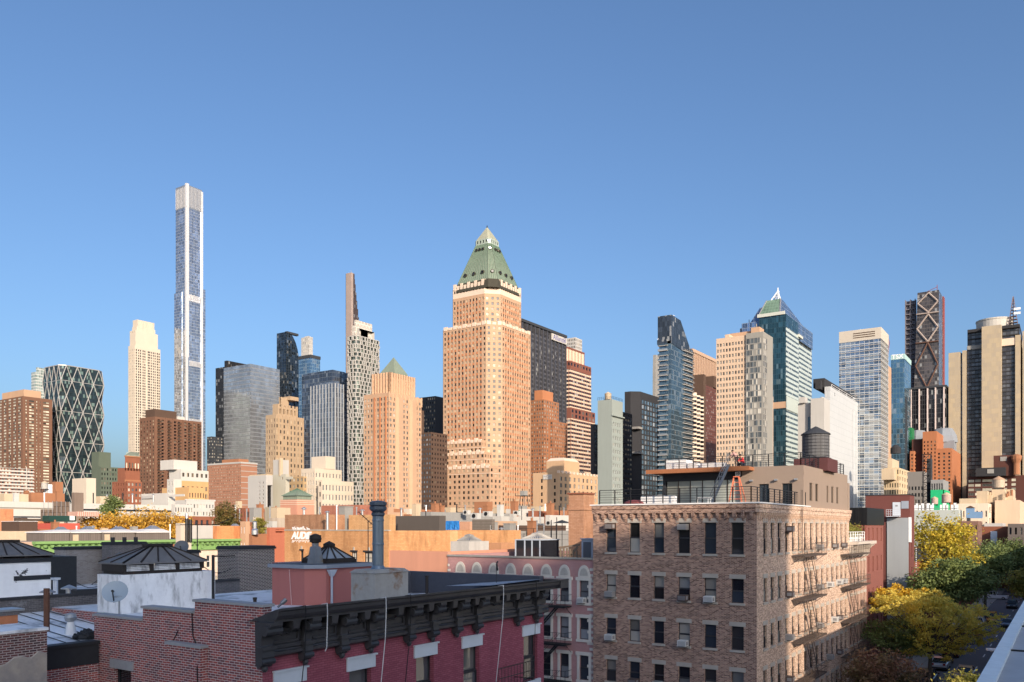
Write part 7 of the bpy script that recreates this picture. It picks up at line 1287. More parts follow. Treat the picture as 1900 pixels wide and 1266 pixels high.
b.box(x0-.08, x1+.05, y0-.08, y1+.05, zt, zt+.08); b.build('frame', plain('powder_blue_frame', (.4,.45,.52), .5), o); pyr_sky('skylight', 'white ribbed skylight dome on the dark glazed shed', x0+1.9, y0+1.5, zt+.08, 2.2, 1.9, .4, .06, plain('pale_ribs', (.42,.4,.37), .6), GG, .3, 8)
block('roof_wall', 'low brick roof wall with a white top, between grey bulkhead and dark shed', 'wall', 907, 930, 957, 1008, 80, wall('roof_wall_brick', (.5,.26,.14), .1, .1), z0=13, maxdep=3)
x0, x1, y0, y1 = foot(1079, 1100, 1103, 67.5); zt = zy(1001.5,67.5); o = empty('roof_doorway', (x0,y0,H-3), 'powder blue roof doorway box hard against the brown corner building', 'roof hut'); b = MB(); b.box(x0, x0+1.4, y0, y1, H-3.1, zt); b.box(x0-.1, x0+1.5, y0-.08, y1+.08, zt, zt+.1); b.build('wall', plain('powder_blue_paint', (.42,.47,.55), .6), o); b = MB(); b.box(x0-.04, x0-.003, y0+.18, y1-.18, H-3., zt-.2); b.build('door', wall('slate_door', (.14,.15,.17), .05, .05), o)
x0, x1, y0, y1 = foot(1055, 1083, 1102, 75); zt = zy(917,75); CHB = OB('chimney_brick', (.42,.22,.13), (.48,.27,.17)); b = MB(); o = empty('chimney', (x0,y0,H-3), 'broad tan brick chimney rising beside the brown corner building', 'chimney', 'brick chimneys'); b.box(x0, x1, y0, y1, H-3.1, zt); b.box(x0-.08, x1, y0-.08, y1+.08, zt-1.45, zt-1.3); b.build('stack', CHB, o); b = MB(); b.box(x0-.1, x1, y0-.1, y1+.1, zt, zt+.15); b.build('cap', W['red_brick'], o)
b = MB(); xa = 58.5
for k in range(6): y = onX(1040+6*k, xa)[1]; b.box(xa-.06, xa+.06, y-.06, y+.06, H-3, H-1.6-.06*k)
b.bar((xa,onX(1037,xa)[1],H-1.7), (xa,onX(1076,xa)[1],H-1.45), .08, .14); b.bar((xa,onX(1037,xa)[1],H-2.2), (xa,onX(1076,xa)[1],H-2.3), .06, .1); b.bar((xa,onX(1048,xa)[1],H-2.9), (xa,onX(1072,xa)[1],H-1.6), .06, .16); one(b, 'timber_railing', WOODT, 'weathered timber roof railing left of the powder blue doorway', 'railing')
block('roof_hut', 'brown boarded roof hut with one white framed window', 'roof hut', 876, 913, 918, 964, 106, wall('brown_boarding', (.19,.16,.135), .05, .1, brick=(9.,.2,(.1,.085,.07),(.2,.17,.14),.03), bump=0), wins=dict(us=[(2.9,3.7)], zs=[(zy(991,108), zy(975,108))], g=G['cream'], fm=FR['white'], k='sash', dep=.05))
b = MB(); x, y = atd(840, 100); yb, ya = onX(828, x)[1], onX(852, x)[1]; z0_, z1_ = zy(986.5,102), zy(967,102); n = 8; vs = []
for j in range(5):
    for i in range(n+1): u = i/n; vs.append((x-.05-.12*math.sin(i*1.9+j)*(j/4), yb+(ya-yb)*u+.12*(1-u)*(j/4), z1_+(z0_-z1_)*j/4))
vs2 = [(p[0]+.06,p[1],p[2]) for p in vs]; K = len(vs); fs = [(j*(n+1)+i,j*(n+1)+i+1,(j+1)*(n+1)+i+1,(j+1)*(n+1)+i) for j in range(4) for i in range(n)]; b.add(vs, fs); b.add(vs2, [f[::-1] for f in fs]); one(b, 'tarpaulin', plain('blue_tarp', (.03,.2,.55), .45), 'bright blue tarpaulin hung on the roof beside a salmon panel', 'tarpaulin')
block('roof_panel', 'salmon rendered roof wall right of the blue tarpaulin', 'wall', 850, 872, 876, 968, 104, wall('pale_salmon', (.55,.3,.19), .06, .1), z0=12); block('rooftop_block', 'small brick bulkhead in front of the large tan tower base', 'roof hut', 880, 905, 914, 931, 170, W['rust_brick'], z0=8); mb_('white_hut', 'white roof hut with a small green door, below the large tan tower', 939, 966, 985, 944.5, 150, W['white_paint_wall'], None, None, z0=8)
b = MB(); x0_, x1_, y0_, y1_ = foot(939, 966, 985, 150); y = onX(961, x0_)[1]; b.box(x0_-.08, x0_-.01, y-.5, y+.5, zy(957,150), zy(947,150)); one(b, 'roof_door', plain('green_door_paint', (.02,.25,.08), .5), 'small green door on the white roof hut', 'door')
x, y = atd(972, 210); o = empty('steel_tank', (x,y,zy(941,210)), 'boxy grey steel tank on a spindly stand, below the large tan tower', 'water tank', 'rooftop water tanks'); b = MB(); b.prism(rect(x-.7,x+.7,y-.7,y+.7), zy(920,210), zy(911,210)); b.build('tank', W['grey_concrete'], o); b = MB()
for sx_ in (-1, 1):
    for sy_ in (-1, 1): b.tube((x+sx_*.9,y+sy_*.9,zy(941,210)), (x+sx_*.6,y+sy_*.6,zy(920,210)), .08, 5)
b.box(x-1.5, x+1.5, y-1.5, y+1.5, zy(921,210), zy(920,210)); b.build('stand', BLACK, o)
MID = [('low grey roof wall with a pale coping behind the dark box shed',780,800,960,950,125,'grey_concrete'),('tan brick roof block right of the blue tarpaulin and brown hut',905,915,960,967,118,'tan_brick'),('pale cream roof wall below the white hut with green door',915,930,1010,958,135,'pale_concrete'),('beige rooftop house with a tiny window right of the white hut',985,1000,1018,940,165,'beige'),('red tiled roof strip right of the white hut',980,990,1035,948,150,'red_brick'),('white low roof strip left of the broad tan chimney',1012,1020,1062,956,140,'white_paint_wall'),('dark roof wall behind the glazed shed',925,935,1050,975,110,'dark_brown'),('grey roof deck strip behind the dark glazed shed',900,915,1060,986,98,'grey_concrete'),('tan roof wall low beneath the salmon tan tower',660,690,790,950,180,'tan_brick'),('brown low block at the foot of the salmon tan tower',690,720,800,944,230,'rust_brick'),('stone podium strip at the foot of the large tan tower',800,822,1000,942,330,'deco_tan'),('rust brick houses at the foot of the tan hotel',985,1000,1075,946,260,'rust_brick')]
for i, (lb, a, c, e, yt, d, m) in enumerate(MID): mb_('row_house', lb, a, c, e, yt, d, W[m], None, sq(max(3, int((e-c)/9)), 3.1, 1.5, .35, 'dark', top=1.5) if d > 160 else None, roof=('roof_grey','roof_light','roof_tar')[i % 3])
HV = plain('hvac_grey', (.5,.49,.46), .5); rr = random.Random(11)
def hvac(px, py, d, s, lb, fan=True):
    s *= .6; x, y = atd(px, d); z = zy(py, d); o = empty('hvac_unit', (x,y,z), lb, 'rooftop unit', 'rooftop air handling units'); b = MB(); b.box(x-s/2, x+s/2, y-s*.6, y+s*.6, z, z+s*.85); b.build('case', HV, o)
    if fan: b = MB(); b.tube((x-s/2-.02,y,z+s*.45), (x-s/2-.07,y,z+s*.45), s*.32, 14); b.build('fan_grille', BLACK, o)
for px, py, d, s, lb in ((883,963,112,1.5,'white cased roof fan unit with round dark grille, above the brown hut'),(905,959,125,1.6,'pale roof fan unit right of the round grilled one'),(866,955,130,1.3,'small pale roof unit left of the round grilled one'),(960,957,140,1.6,'grey roof unit in front of the white hut'),(1020,975,112,1.2,'small roof unit near the dark umbrella')): hvac(px, py, d, s, lb)
x, y = atd(1043, 95); o = empty('parasol', (x,y,H-2.5), 'closed dark roof terrace parasol left of the broad tan chimney', 'parasol'); b = MB(); b.cyl(x, y, H-2.5, zy(966,95), .04, 6); b.build('pole', BLACK, o); b = MB(); b.lathe(x, y, [(1.15,zy(971,95)),(.6,zy(968,95)),(.03,zy(965,95))], 8); b.build('canopy', plain('dark_canvas', (.03,.035,.04), .8), o)
Xr = 59.; ya, yb = onX(1050, Xr)[1], onX(925, Xr)[1]; railing('railing', [(Xr+26,ya+12),(Xr+26,yb+18)], H-2.2, 2.0, 'thin black roof railing behind the dark glazed shed', 3, 2.2, .03, group='roof deck railings')
for i, (px, d, ya_, yb_) in enumerate(((1033,100,960,1000),(1023,98,965,1002),(916,100,985,1010),(790,95,948,962),(737,95,972,990),(968,120,940,965),(806,150,935,955))):
    pole('thin black pole among the roofs, '+['just left of the broad chimney','second one left of the broad chimney','below the brown hut','above the dark box shed','standing before the dark box shed','by the boxy steel tank','left of the large tan tower base'][i], px, d, ya_, yb_, .05, BLACK)

# small roof clutter, scattered over the mid distance roofs
rr = random.Random(21); ZN = ((560,716,953,90,'above the graffiti wall',9),(742,1010,948,140,'below the large tan tower',16),(425,520,950,180,'left of the orange warehouse',7),(10,300,921,310,'on the white banded buildings',10),(1000,1095,948,150,'left of the brown corner building',7),(905,1040,985,97,'behind the dark glazed shed',8),(90,320,987,135,'by the grey boarded sheds',8))
for a, c, y_, d0, zn, n in ZN:
    for k in range(n):
        px = a+(c-a)*(k+rr.uniform(.1,.9))/n; d = d0*rr.uniform(.95,1.12); x, y = atd(px, d); z = zy(y_+rr.uniform(-1,4), d); kd = rr.choice(('pipe','pipe','box','cowl','stack')); s = d/120; b = MB(); h_ = rr.uniform(.7,1.5)*s**.5
        if kd == 'pipe': b.cyl(x, y, z-2, z+h_, .09*s, 8); b.cyl(x, y, z+h_-.12, z+h_, .13*s, 8); q = rr.randrange(3); nm, m, lb = 'vent_pipe', (STEEL, BLACK, WHITE)[q], ('thin grey','thin black','thin white')[q]+' vent pipe'
        elif kd == 'box': w_ = rr.uniform(.4,.9)*s**.5; b.box(x-w_, x+w_, y-w_*.7, y+w_*.7, z-2, z+h_*.8); b.box(x-w_-.06, x+w_+.06, y-w_*.7-.06, y+w_*.7+.06, z+h_*.8, z+h_*.8+.08); q = rr.randrange(3); nm, m, lb = 'roof_unit', (HV, W['beige'], W['grey_concrete'])[q], ('small pale','small beige','small grey')[q]+' boxy roof unit'
        elif kd == 'cowl': b.cyl(x, y, z-2, z+h_*.5, .16*s**.5, 10); b.lathe(x, y, [(.36*s**.5,z+h_*.5),(.36*s**.5,z+h_*.55),(.05,z+h_*.75)], 12); nm, m, lb = 'roof_vent', STEEL, 'mushroom roof vent'
        else: w_ = .45*s**.5; b.box(x-w_, x+w_, y-w_, y+w_, z-2, z+h_); b.box(x-w_-.07, x+w_+.07, y-w_-.07, y+w_+.07, z+h_, z+h_+.12); b.cyl(x, y, z+h_+.12, z+h_+.5, .15, 8); nm, m, lb = 'chimney', W['rust_brick'], 'small brick chimney'
        one(b, nm, m, lb+' among the roofs '+zn, {'vent_pipe':'vent pipe','roof_unit':'rooftop unit','roof_vent':'roof vent','chimney':'chimney'}[nm], lb+'s '+zn)

rr = random.Random(5); CN = [('tan','tan_brick'),('grey','grey_concrete'),('rust brick','rust_brick'),('cream','cream_stone'),('dark brown','dark_brown'),('red brick','red_brick'),('pale concrete','pale_concrete')]
for zn, px0, px1, n, d0, y_ in (('below the large tan tower', 745, 1040, 9, 150, 949), ('at the foot of the salmon tan tower', 600, 780, 5, 200, 944), ('left of the orange warehouse', 415, 520, 4, 160, 964), ('before the white banded buildings', 20, 160, 4, 215, 962)):
    for k in range(n):
        a = px0+(px1-px0)*k/n+rr.uniform(0, 6); wd = (px1-px0)/n*rr.uniform(.35,.75); cn, m = CN[(k*3+n) % 7]; d = d0*rr.uniform(.85,1.15)
        mb_('roof_block', 'small '+cn+' roof block, '+ordn[k]+' from left '+zn, a, a+wd*.55, a+wd, y_+rr.uniform(-5,6), d, W[m], dict(n=2, fh=2.6, h=1.1, top=.9, bot=1, w=.3, g=G['dark'], fm=FR['white'], k='framed', dep=.12) if k % 2 else None, None, .3, ('roof_grey','roof_tar','roof_light')[k % 3], 8, group='roof blocks '+zn)
# ================================================================ RIGHT: REST OF THE STREET
S_ = lambda px: onY(px, 17.6)[0]
t = Thing('cornice_house', 'pale brick house with scrolled white cornice and rooftop planters, right of the brown corner building', 'house', (85.02,17.6,0)); b = MB(); xe = S_(1608); zt = H-1.5; L = xe-85.02
usp = [(L*(.06+.19*k), L*(.06+.19*k)+.85) for k in range(5)]; zr = [(H-14.9,H-13.2),(H-11.6,H-9.9),(H-8.5,H-6.8),(H-5.5,H-3.5)]
mass(t, b, rect(85.02, xe, 17.6, 30), 0, zt, [dict(us=usp, zs=zr, g=G['warm'], fm=FR['bronze'], k='sash', dep=.2)], 0, 1, par=.3)
for a, c in zr:
    for e, f in usp: b.box(85.02+e-.12, 85.02+f+.12, 17.52, 17.7, c+.003, c+.28, 2); b.box(85.02+e-.1, 85.02+f+.1, 17.5, 17.7, a-.15, a-.003, 2)
t.part(b, 'wall', [wall('pale_tan_brick', (.42,.25,.19), .06, .08, brick=(.215,.072,(.45,.36,.3),(.47,.29,.22),.01), grain=.2), W['roof_grey'], LST]); b = MB(); b.box(84.9, xe+.5, 16.7, 17.599, zt-.25, zt+.06); b.box(84.95, xe+.2, 17.2, 17.599, zt-.5, zt-.251); b.box(84.98, xe+.05, 17.45, 17.599, zt-1.5, zt-.501)
for k in range(9):
    x = 85.3+(L-.5)*k/8; q = [(.8,.26),(.8,.4),(.55,.55),(.35,.8),(.3,1.1),(.38,1.25),(.25,1.4),(0,1.4),(0,.26)]; n = len(q); b.add([(x-.13,17.6-o_,zt-z_) for o_, z_ in q]+[(x+.13,17.6-o_,zt-z_) for o_, z_ in q], [(i,(i+1)%n,n+(i+1)%n,n+i) for i in range(n)]+[tuple(range(n))[::-1], tuple(range(n,2*n))])
t.part(b, 'cornice', wall('stone_grey_cornice', (.5,.44,.38), .08, .1)); t.done()
fire_escape('faded iron fire escape on the pale brick house right of the brown corner building', 'S', 17.58, S_(1560)-.2, S_(1596), [H-12.2,H-8.9,H-5.7,H-2.6], .95, RUST, (.55,.25))
fence = MB()
for k in range(8): x = 85.4+(L-.8)*k/7; fence.bar((x,17.75,zt+.06), (x,17.75,zt+1.), .07, .07)
for h_ in (.35, .7, 1.): fence.tube((85.4,17.75,zt+h_), (xe-.4,17.75,zt+h_), .03, 5)
one(fence, 'railing', WHITE, 'white roof railing in front of the planters on the pale brick house', 'railing', 'roof deck railings')
PLM = plain('white_plastic_planter', (.7,.68,.64), .5)
# ---------------------------------------------------------------- foliage
def leafmat(name, c1, c2, tr=.25):
    g = NT(name); f = g.noise(g.pos(), .55, 3); r = rnd(g); k = g.m('ADD', g.m('MULTIPLY', g.ramp(f, .35, .65), .65), g.m('MULTIPLY', r, .35))
    c = g.mix(k, c1, c2); g.put(g.b.inputs['Base Color'], c); g.b.inputs['Roughness'].default_value = .55; g.b.inputs['Specular IOR Level'].default_value = .25
    tl = g.n('ShaderNodeBsdfTranslucent', {'Color': c}); mx = g.n('ShaderNodeMixShader', {0: tr, 1: g.b.outputs[0], 2: tl.outputs[0]})
    g.t.links.new(mx.outputs[0], g.t.nodes['Material Output'].inputs[0]); return g.mat
def leaves(cs, size, rng):
    n = len(cs); nv = rng.normal(size=(n,3)); nv[:,2] = np.abs(nv[:,2])+.35; nv /= np.linalg.norm(nv, axis=1, keepdims=True); a = np.cross(nv, rng.normal(size=(n,3))); a /= np.linalg.norm(a, axis=1, keepdims=True)+1e-9; b = np.cross(nv, a)
    s = size*rng.uniform(.55, 1.35, (n,1)); v = np.stack([cs-a*s, cs-b*s*.55+nv*s*.12, cs+a*s, cs+b*s*.55+nv*s*.12], 1).reshape(-1,3); me = bpy.data.meshes.new('crown'); me.vertices.add(4*n); me.vertices.foreach_set('co', v.astype(np.float32).ravel())
    me.loops.add(4*n); me.loops.foreach_set('vertex_index', np.arange(4*n, dtype=np.int32)); me.polygons.add(n); me.polygons.foreach_set('loop_start', np.arange(0, 4*n, 4, dtype=np.int32)); me.update(calc_edges=True); return me
def tree(label, x, y, h, blobs, mat, n, leaf, seed, z0=.15, trunk=.22, bark=None, group=None, name='street_tree', flat=1.):
    """blobs: (dx,dy,z,rx,ry,rz); leaves sit in many small clumps spread through each blob"""
    rng = np.random.default_rng(seed); o = empty(name, (x,y,z0), label, 'tree', group); P = []; tot = sum(q[3]*q[4]*q[5] for q in blobs)**1; tips = []
    vol = [(q[3]*q[4]*q[5])**.67 for q in blobs]; sv = sum(vol)
    for q, v_ in zip(blobs, vol):
        m = int(n*v_/sv); nc = max(10, int(m/55)); d_ = rng.normal(size=(nc,3)); d_ /= np.linalg.norm(d_, axis=1, keepdims=True); rad = rng.uniform(.45, 1.05, (nc,1)); C = d_*rad*np.array(q[3:6])+np.array([x+q[0], y+q[1], q[2]]); tips.append(C)
        cs = min(q[3:6])*.26; k = rng.integers(0, nc, m); P.append(C[k]+rng.normal(size=(m,3))*np.array([cs,cs,cs*.62*flat]))
    me = leaves(np.concatenate(P), leaf, rng); me.materials.append(mat); link('crown', me, o); b = MB(); zt_ = min(q[2]-q[5]*.3 for q in blobs); zt_ = max(z0+1.5, zt_); base = Vector((x,y,z0)); top = Vector((x+rng.normal()*.2,y+rng.normal()*.2,zt_)); b.tube(base, top, trunk*1.25, 9, 0, trunk*.8)
    for C in tips:
        for c in C[::max(1, len(C)//9)]:
            c = Vector(c); mid = top.lerp(c, .5)+Vector((0,0,.25)); b.tube(top, mid, trunk*.5, 6, 0, trunk*.28); b.tube(mid, c, trunk*.28, 5, 0, trunk*.07)
    b.build('trunk', bark or wall('grey_bark' if 'grey_bark' not in bpy.data.materials else 'bark', (.09,.075,.06), .2, .2), o); return o
BARK = wall('tree_bark', (.09,.075,.06), .2, .2)
YEL = leafmat('yellow_leaves', (.62,.44,.05), (.34,.33,.05)); GRNL = leafmat('deep_green_leaves', (.11,.16,.06), (.24,.28,.09)); LOC = leafmat('locust_leaves', (.92,.7,.14), (.54,.54,.14), .5); LOCY = leafmat('golden_leaves', (.72,.45,.04), (.5,.36,.05), .35); REDL = leafmat('russet_leaves', (.34,.16,.12), (.22,.2,.08)); OLV = leafmat('olive_leaves', (.4,.32,.07), (.2,.22,.05)); AMB = leafmat('amber_leaves', (.66,.36,.05), (.5,.32,.06))
P_ = lambda px, d: atd(px, d)
x, y = P_(1750, 120); tree('tall sunlit yellow plane tree in front of the grey party wall', x, y, 20, [(0,0,12.8,3.7,3.7,4.6),(-1.4,1.2,16.4,2.4,2.4,2.8),(1.2,-1.2,15.4,2.5,2.5,3.2),(1.6,-2.2,11.4,2.2,2.2,3.),(-.8,1,9.2,3.,3.,2.6)], YEL, 15000, .21, 1, bark=BARK)
x, y = P_(1765, 104); tree('dense dark green street tree below the tall yellow one', x, y, 13, [(0,0,10.4,3.6,3.6,2.6),(1.6,-2.2,10.,2.6,2.6,2.3),(-1.6,2.2,9.6,2.6,2.6,2.4),(.5,-.5,12.,2.3,2.3,1.5)], GRNL, 15000, .19, 2, bark=BARK)
x, y = P_(1828, 165); tree('green street tree further along, left one of the two before the white pickup', x, y, 14, [(0,0,10.2,4.4,4.4,3.6),(2.5,-1,9.2,3.4,3.4,3),(-2,2,8.6,3.2,3.2,2.8)], GRNL, 10000, .27, 3, bark=BARK)
x, y = P_(1884, 205); tree('largest far green street tree at the right edge beside the brick houses', x, y, 14, [(0,0,10.2,4.8,4.8,3.7),(-4.,3,11.,3.6,3.6,3),(3,-2,8.4,3.8,3.8,3.6)], GRNL, 9000, .3, 4, bark=BARK)
x, y = P_(1868, 235); tree('dark green far tree closing the street end', x, y, 13, [(0,0,8.6,4.6,4.6,4),(4,-4,7.5,4,4,4)], GRNL, 6000, .32, 14, bark=BARK)
x, y = P_(1903, 118); tree('olive yellow tree cut by the right edge above the parapet', x, y, 11, [(0,0,9.1,2.1,2.1,2.2)], OLV, 3500, .2, 5, bark=BARK)
x, y = P_(1722, 83); tree('spreading gold and green honey locust reaching over the street', x, y, 12, [(0,0,8.5,3.6,3.6,1.5),(2.6,-3.2,8.2,2.9,2.9,1.3),(-1.8,2.6,9.6,2.6,2.6,1.2),(1.8,-1.6,6.3,3.,3.,1.4),(.6,-.2,10.0,2.2,2.2,.9),(-.4,.8,6.6,2.6,2.6,1.2),(3.5,-4.4,6.9,1.9,1.9,1.0),(1.6,-1.4,4.9,2.2,2.2,1.0),(-.6,.6,5.2,1.9,1.9,1.),(3.,-3.2,5.6,1.6,1.6,.8)], LOC, 21000, .125, 6, bark=BARK, flat=.7, trunk=.2)
x, y = P_(1662, 88); tree('bright golden tree crown catching the sun left of the spreading locust', x, y, 12, [(0,0,10.3,1.9,1.9,.9),(2.,-1.5,9.8,1.9,1.9,.9),(-.8,1.2,9.4,1.2,1.2,.7)], LOCY, 5500, .13, 7, bark=BARK, flat=.7, trunk=.14)
x, y = P_(1650, 84); tree('small shaded green tree under the golden crown', x, y, 8, [(0,0,6.6,2.4,2.4,1.5),(1.2,-1,5.2,2.2,2.2,1.4)], GRNL, 6000, .14, 8, bark=BARK, flat=.8, trunk=.14)
x, y = P_(1632, 73); tree('russet brown leaved tree at the bottom edge', x, y, 7, [(0,0,4.6,2.3,2.3,1.8),(1.2,-1.6,4.,1.9,1.9,1.6),(-.8,1.2,3.6,2.,2.,1.6)], REDL, 9000, .13, 9, bark=BARK, trunk=.14)
x, y = P_(1780, 51); tree('yellow green tree top poking up at the bottom edge by the parapet', x, y, 9, [(0,0,6.9,1.5,1.5,1.3),(.8,-1.,7.1,1.1,1.1,1.0)], OLV, 5000, .11, 10, bark=BARK, trunk=.14)
for i, (px, yt, r_, lb) in enumerate(((186,955,3.6,'leftmost and lowest of the amber trees'),(222,950,4.6,'second of the amber trees from the left'),(262,943,5.4,'amber tree in the middle of the group'),(302,946,5.2,'rightmost amber tree'))):
    x, y = P_(px, 190); z = zy(yt, 190)-r_*.75; tree(lb+' in front of the white banded building', x, y, z, [(0,0,z,r_,r_,r_*.75),(r_*.5,-r_*.6,z-r_*.4,r_*.8,r_*.8,r_*.6),(-r_*.5,r_*.6,z-r_*.5,r_*.8,r_*.8,r_*.6)], AMB, 6500, .3, 20+i, 0, .3, BARK, 'amber trees by the white building')
x, y = P_(206, 205); tree('small green pointed tree behind the amber trees', x, y, 20, [(0,0,zy(941,205),2.2,2.2,3.)], GRNL, 2500, .28, 30, 0, .2, BARK); x, y = P_(423, 165); z = zy(957,165); tree('bushy dark green and rust tree in front of the banded brick slab', x, y, z, [(0,0,z,2.3,2.3,2.4),(0,0,z-2,2.6,2.6,2)], leafmat('rusty_green_leaves', (.08,.1,.03), (.26,.15,.05)), 5000, .22, 31, 0, .2, BARK); x, y = P_(482, 132); z = zy(975,132); tree('small yellow green tree right of the silver vent', x, y, z, [(0,0,z,.9,.9,1.4)], OLV, 1500, .15, 32, 0, .1, BARK)
x, y = P_(392, 150); z = zy(994,150); tree('low olive shrub by the cream chimney with black flues', x, y, z, [(0,0,z,1.3,1.3,1.1)], OLV, 1800, .16, 33, 0, .1, BARK)
for k in range(4):
    x = 85.9+(L-1.6)*k/3; o = empty('planter', (x,18.4,zt-.25), ['first','second','third','fourth'][k]+' planter from the left with a yellow green shrub, on the pale brick house roof', 'planter', 'planters on the pale brick house'); b = MB(); b.prism(rect(x-.5,x+.5,18.1,18.7), zt-.25, zt+.5, poly2=rect(x-.56,x+.56,18.05,18.75)); b.build('box', PLM, o); rng = np.random.default_rng(50+k); c = rng.normal(size=(900,3))*np.array([.5,.25,.32])+np.array([x,18.4,zt+1.0]); me = leaves(c, .085, rng); me.materials.append(OLV); link('shrub', me, o)
# --- modern red building with a dark metal crown
x0, x1 = xe+.05, 103.2; zt = H+2.05; t = Thing('modern_building', 'modern dark red brick building with black metal top storey, right of the pale brick house', 'building', (x0,17.6,0)); b = MB(); RBK = wall('deep_red_brick', (.22,.075,.06), .06, .08, brick=(.215,.072,(.2,.1,.08),(.26,.09,.07),.01), grain=.15); zr = [(H-15,H-13.3),(H-11.6,H-9.9),(H-8.3,H-6.6),(H-4.9,H-3.2),(H-1.6,H-.1)]
mass(t, b, rect(x0, x1, 17.62, 36), 0, zt-1.85, [dict(n=4, w=.35, zs=zr, g=G['dark'], fm=FR['dark'], k='framed', dep=.25), None, None, dict(us=[(36-21.5,36-20.6),(36-24.5,36-23.6),(36-19.3,36-18.5)], zs=zr, g=G['dark'], fm=FR['dark'], k='framed', dep=.25)], 0, 1)
for k in range(5): y = 17.75+.28*k; b.box(x0-.12, x0-.002, y-.07, y+.07, 0, zt-1.86)
t.part(b, 'wall', [RBK, W['roof_tar']]); b = MB(); b.box(x0-.06, x1+.05, 17.55, 36.05, zt-1.85, zt)
for k in range(24): y = 17.6+.78*k; b.box(x0-.1, x0-.061, y, y+.39, zt-1.85, zt+.01)
t.part(b, 'metal_crown', plain('black_metal_cladding', (.018,.018,.02), .35, .2)); t.done()
b = MB(); t = Thing('glass_infill', 'narrow dark glass fronted building set back beside the grey party wall', 'building', (103.3,19.6,0)); mass(t, b, rect(103.3, 122.3, 20.9, 34), 0, H-.2, [dict(n=5, w=.8, fh=3.3, h=2.6, top=.6, bot=2, g=G['black'], fm=FR['dark'], k='grid')], 0, 0); t.part(b, 'wall', W['dark_stone']); t.done(40)
# --- building with the grey party wall
X = 122.5; zt = zy(919,112); xr = S_(1696.5); t = Thing('party_wall_building', 'narrow maroon brick building with tall grey rendered party wall and white roof door', 'building', (X,17.6,0)); b = MB(); Y_ = lambda px: onX(px, X)[1]
mass(t, b, rect(X, xr, 17.6, 23.2), 0, zt, [dict(us=[(1.2,2.3)], fh=3.3, h=1.9, top=6.5, bot=2, g=G['dark'], fm=FR['dark'], k='framed')], 0, 0); b.box(X-.05, xr+.05, 17.5, 23.3, zt, zt+.12, 1)
t.part(b, 'wall', [wall('maroon_wall_brick', (.15,.055,.048), .06, .08, grain=.15), W['dark_stone']]); b = MB(); b.box(X-.12, X-.003, Y_(1686), Y_(1646), 2, zy(961,112)); t.part(b, 'party_wall', wall('blue_grey_render', (.30,.32,.34), .05, .1, grain=.06)); b = MB(); b.box(X-.15, X-.003, Y_(1691.5), Y_(1686), zy(1006,112), zy(960,112)); t.part(b, 'white_panel', WHITE)
b = MB(); b.box(X-.1, X-.003, Y_(1671), Y_(1656.5), zy(957,112), zy(932,112)); d_ = t.part(b, 'roof_door', plain('pale_blue_door', (.55,.6,.66), .5)); b = MB(); b.box(X-.13, X-.101, Y_(1666), Y_(1661.5), zy(940,112), zy(937,112)); b.build('door_sign', FR['grey'], d_); b = MB(); b.box(X-.1, X-.003, Y_(1686), Y_(1672.5), zy(944,112), zy(930,112)); t.part(b, 'vent_panel', plain('blue_grey_panel', (.3,.34,.4), .5))
b = MB()
for h_ in (.3,.6,.9): b.tube((X-1.1,Y_(1671),zy(958,112)+h_), (X-1.1,Y_(1647),zy(958,112)+h_), .03, 4)
for k in range(7): y = Y_(1671)+(Y_(1647)-Y_(1671))*k/6; b.tube((X-1.1,y,zy(958,112)), (X-1.1,y,zy(958,112)+.9), .03, 4)
b.box(X-1.15, X-.004, Y_(1671), Y_(1647), zy(959,112), zy(958,112)); t.part(b, 'balcony', plain('pale_rail', (.5,.53,.58), .5)); b = MB()
for k in range(34): b.sphere((xr+.12,17.4,H-3-k*.26), .075, n=6, k=4)
t.part(b, 'string_lights', plain('string_light_bulbs', (.75,.8,.85), .3)); t.done()
# --- houses further along the north side and what rises behind them
t = Thing('row_house', 'shaded brick row houses along the street behind the trees', 'house', (xr+.1,17.7,0)); b = MB(); mass(t, b, rect(xr+.1, 300, 17.7, 32), 0, H-5, [dict(n=70, fh=3.2, h=1.8, top=1.6, bot=1, w=.42, g=G['dark'], fm=FR['dark'], k='framed')], 0, 1, par=.5); t.part(b, 'wall', [W['red_brick'], W['roof_tar']]); t.done(60)
t = Thing('brick_house', 'dark brown brick house with cluttered black roof, right of the tall yellow tree', 'house', (*atd(1800, 205), 0)); x0, x1, y0, y1 = foot(1776, 1815, 1822, 205); b = MB(); mass(t, b, rect(x0, x1, y0, y1), 0, zy(967,205), [sq(3, 3.2, 1.7, .4), None, None, sq(5, 3.2, 1.7, .3)], 0, 1, par=.5); b.box(x0+1, x0+4, y0+2, y1-2, zy(972,205), zy(961,205), 1); t.part(b, 'wall', [wall('dusky_brick', (.2,.115,.09), .1, .1), W['roof_tar']]); t.done(40)
mb_('brick_house', 'small red brick house with one white window, at the right beyond the trees', 1822, 1872, 1880, 977, 230, W['red_brick'], dict(us=[(10.4,11.8)], zs=[(zy(1001,230), zy(988,230))], g=G['pale'], fm=FR['white'], k='sash', dep=.1), top=[(1826,1860,1866,971,236,0)]); x = atd(1852, 229)[0]-.6; ya, yb = onX(1850, x)[1], onX(1838, x)[1]; boxthing('wall_panel', 'tall white painted panel on the small red brick house', 'panel', x, x+.3, ya, yb, zy(1021,229), zy(986,229), WHITE)
mb_('dark_house', 'dark house with iron balconies at the right edge, beyond the trees', 1870, 1900, 1930, 972, 215, wall('dusky_stone', (.13,.11,.1), .1, .1), sq(3, 3.2, 1.8, .4), None)
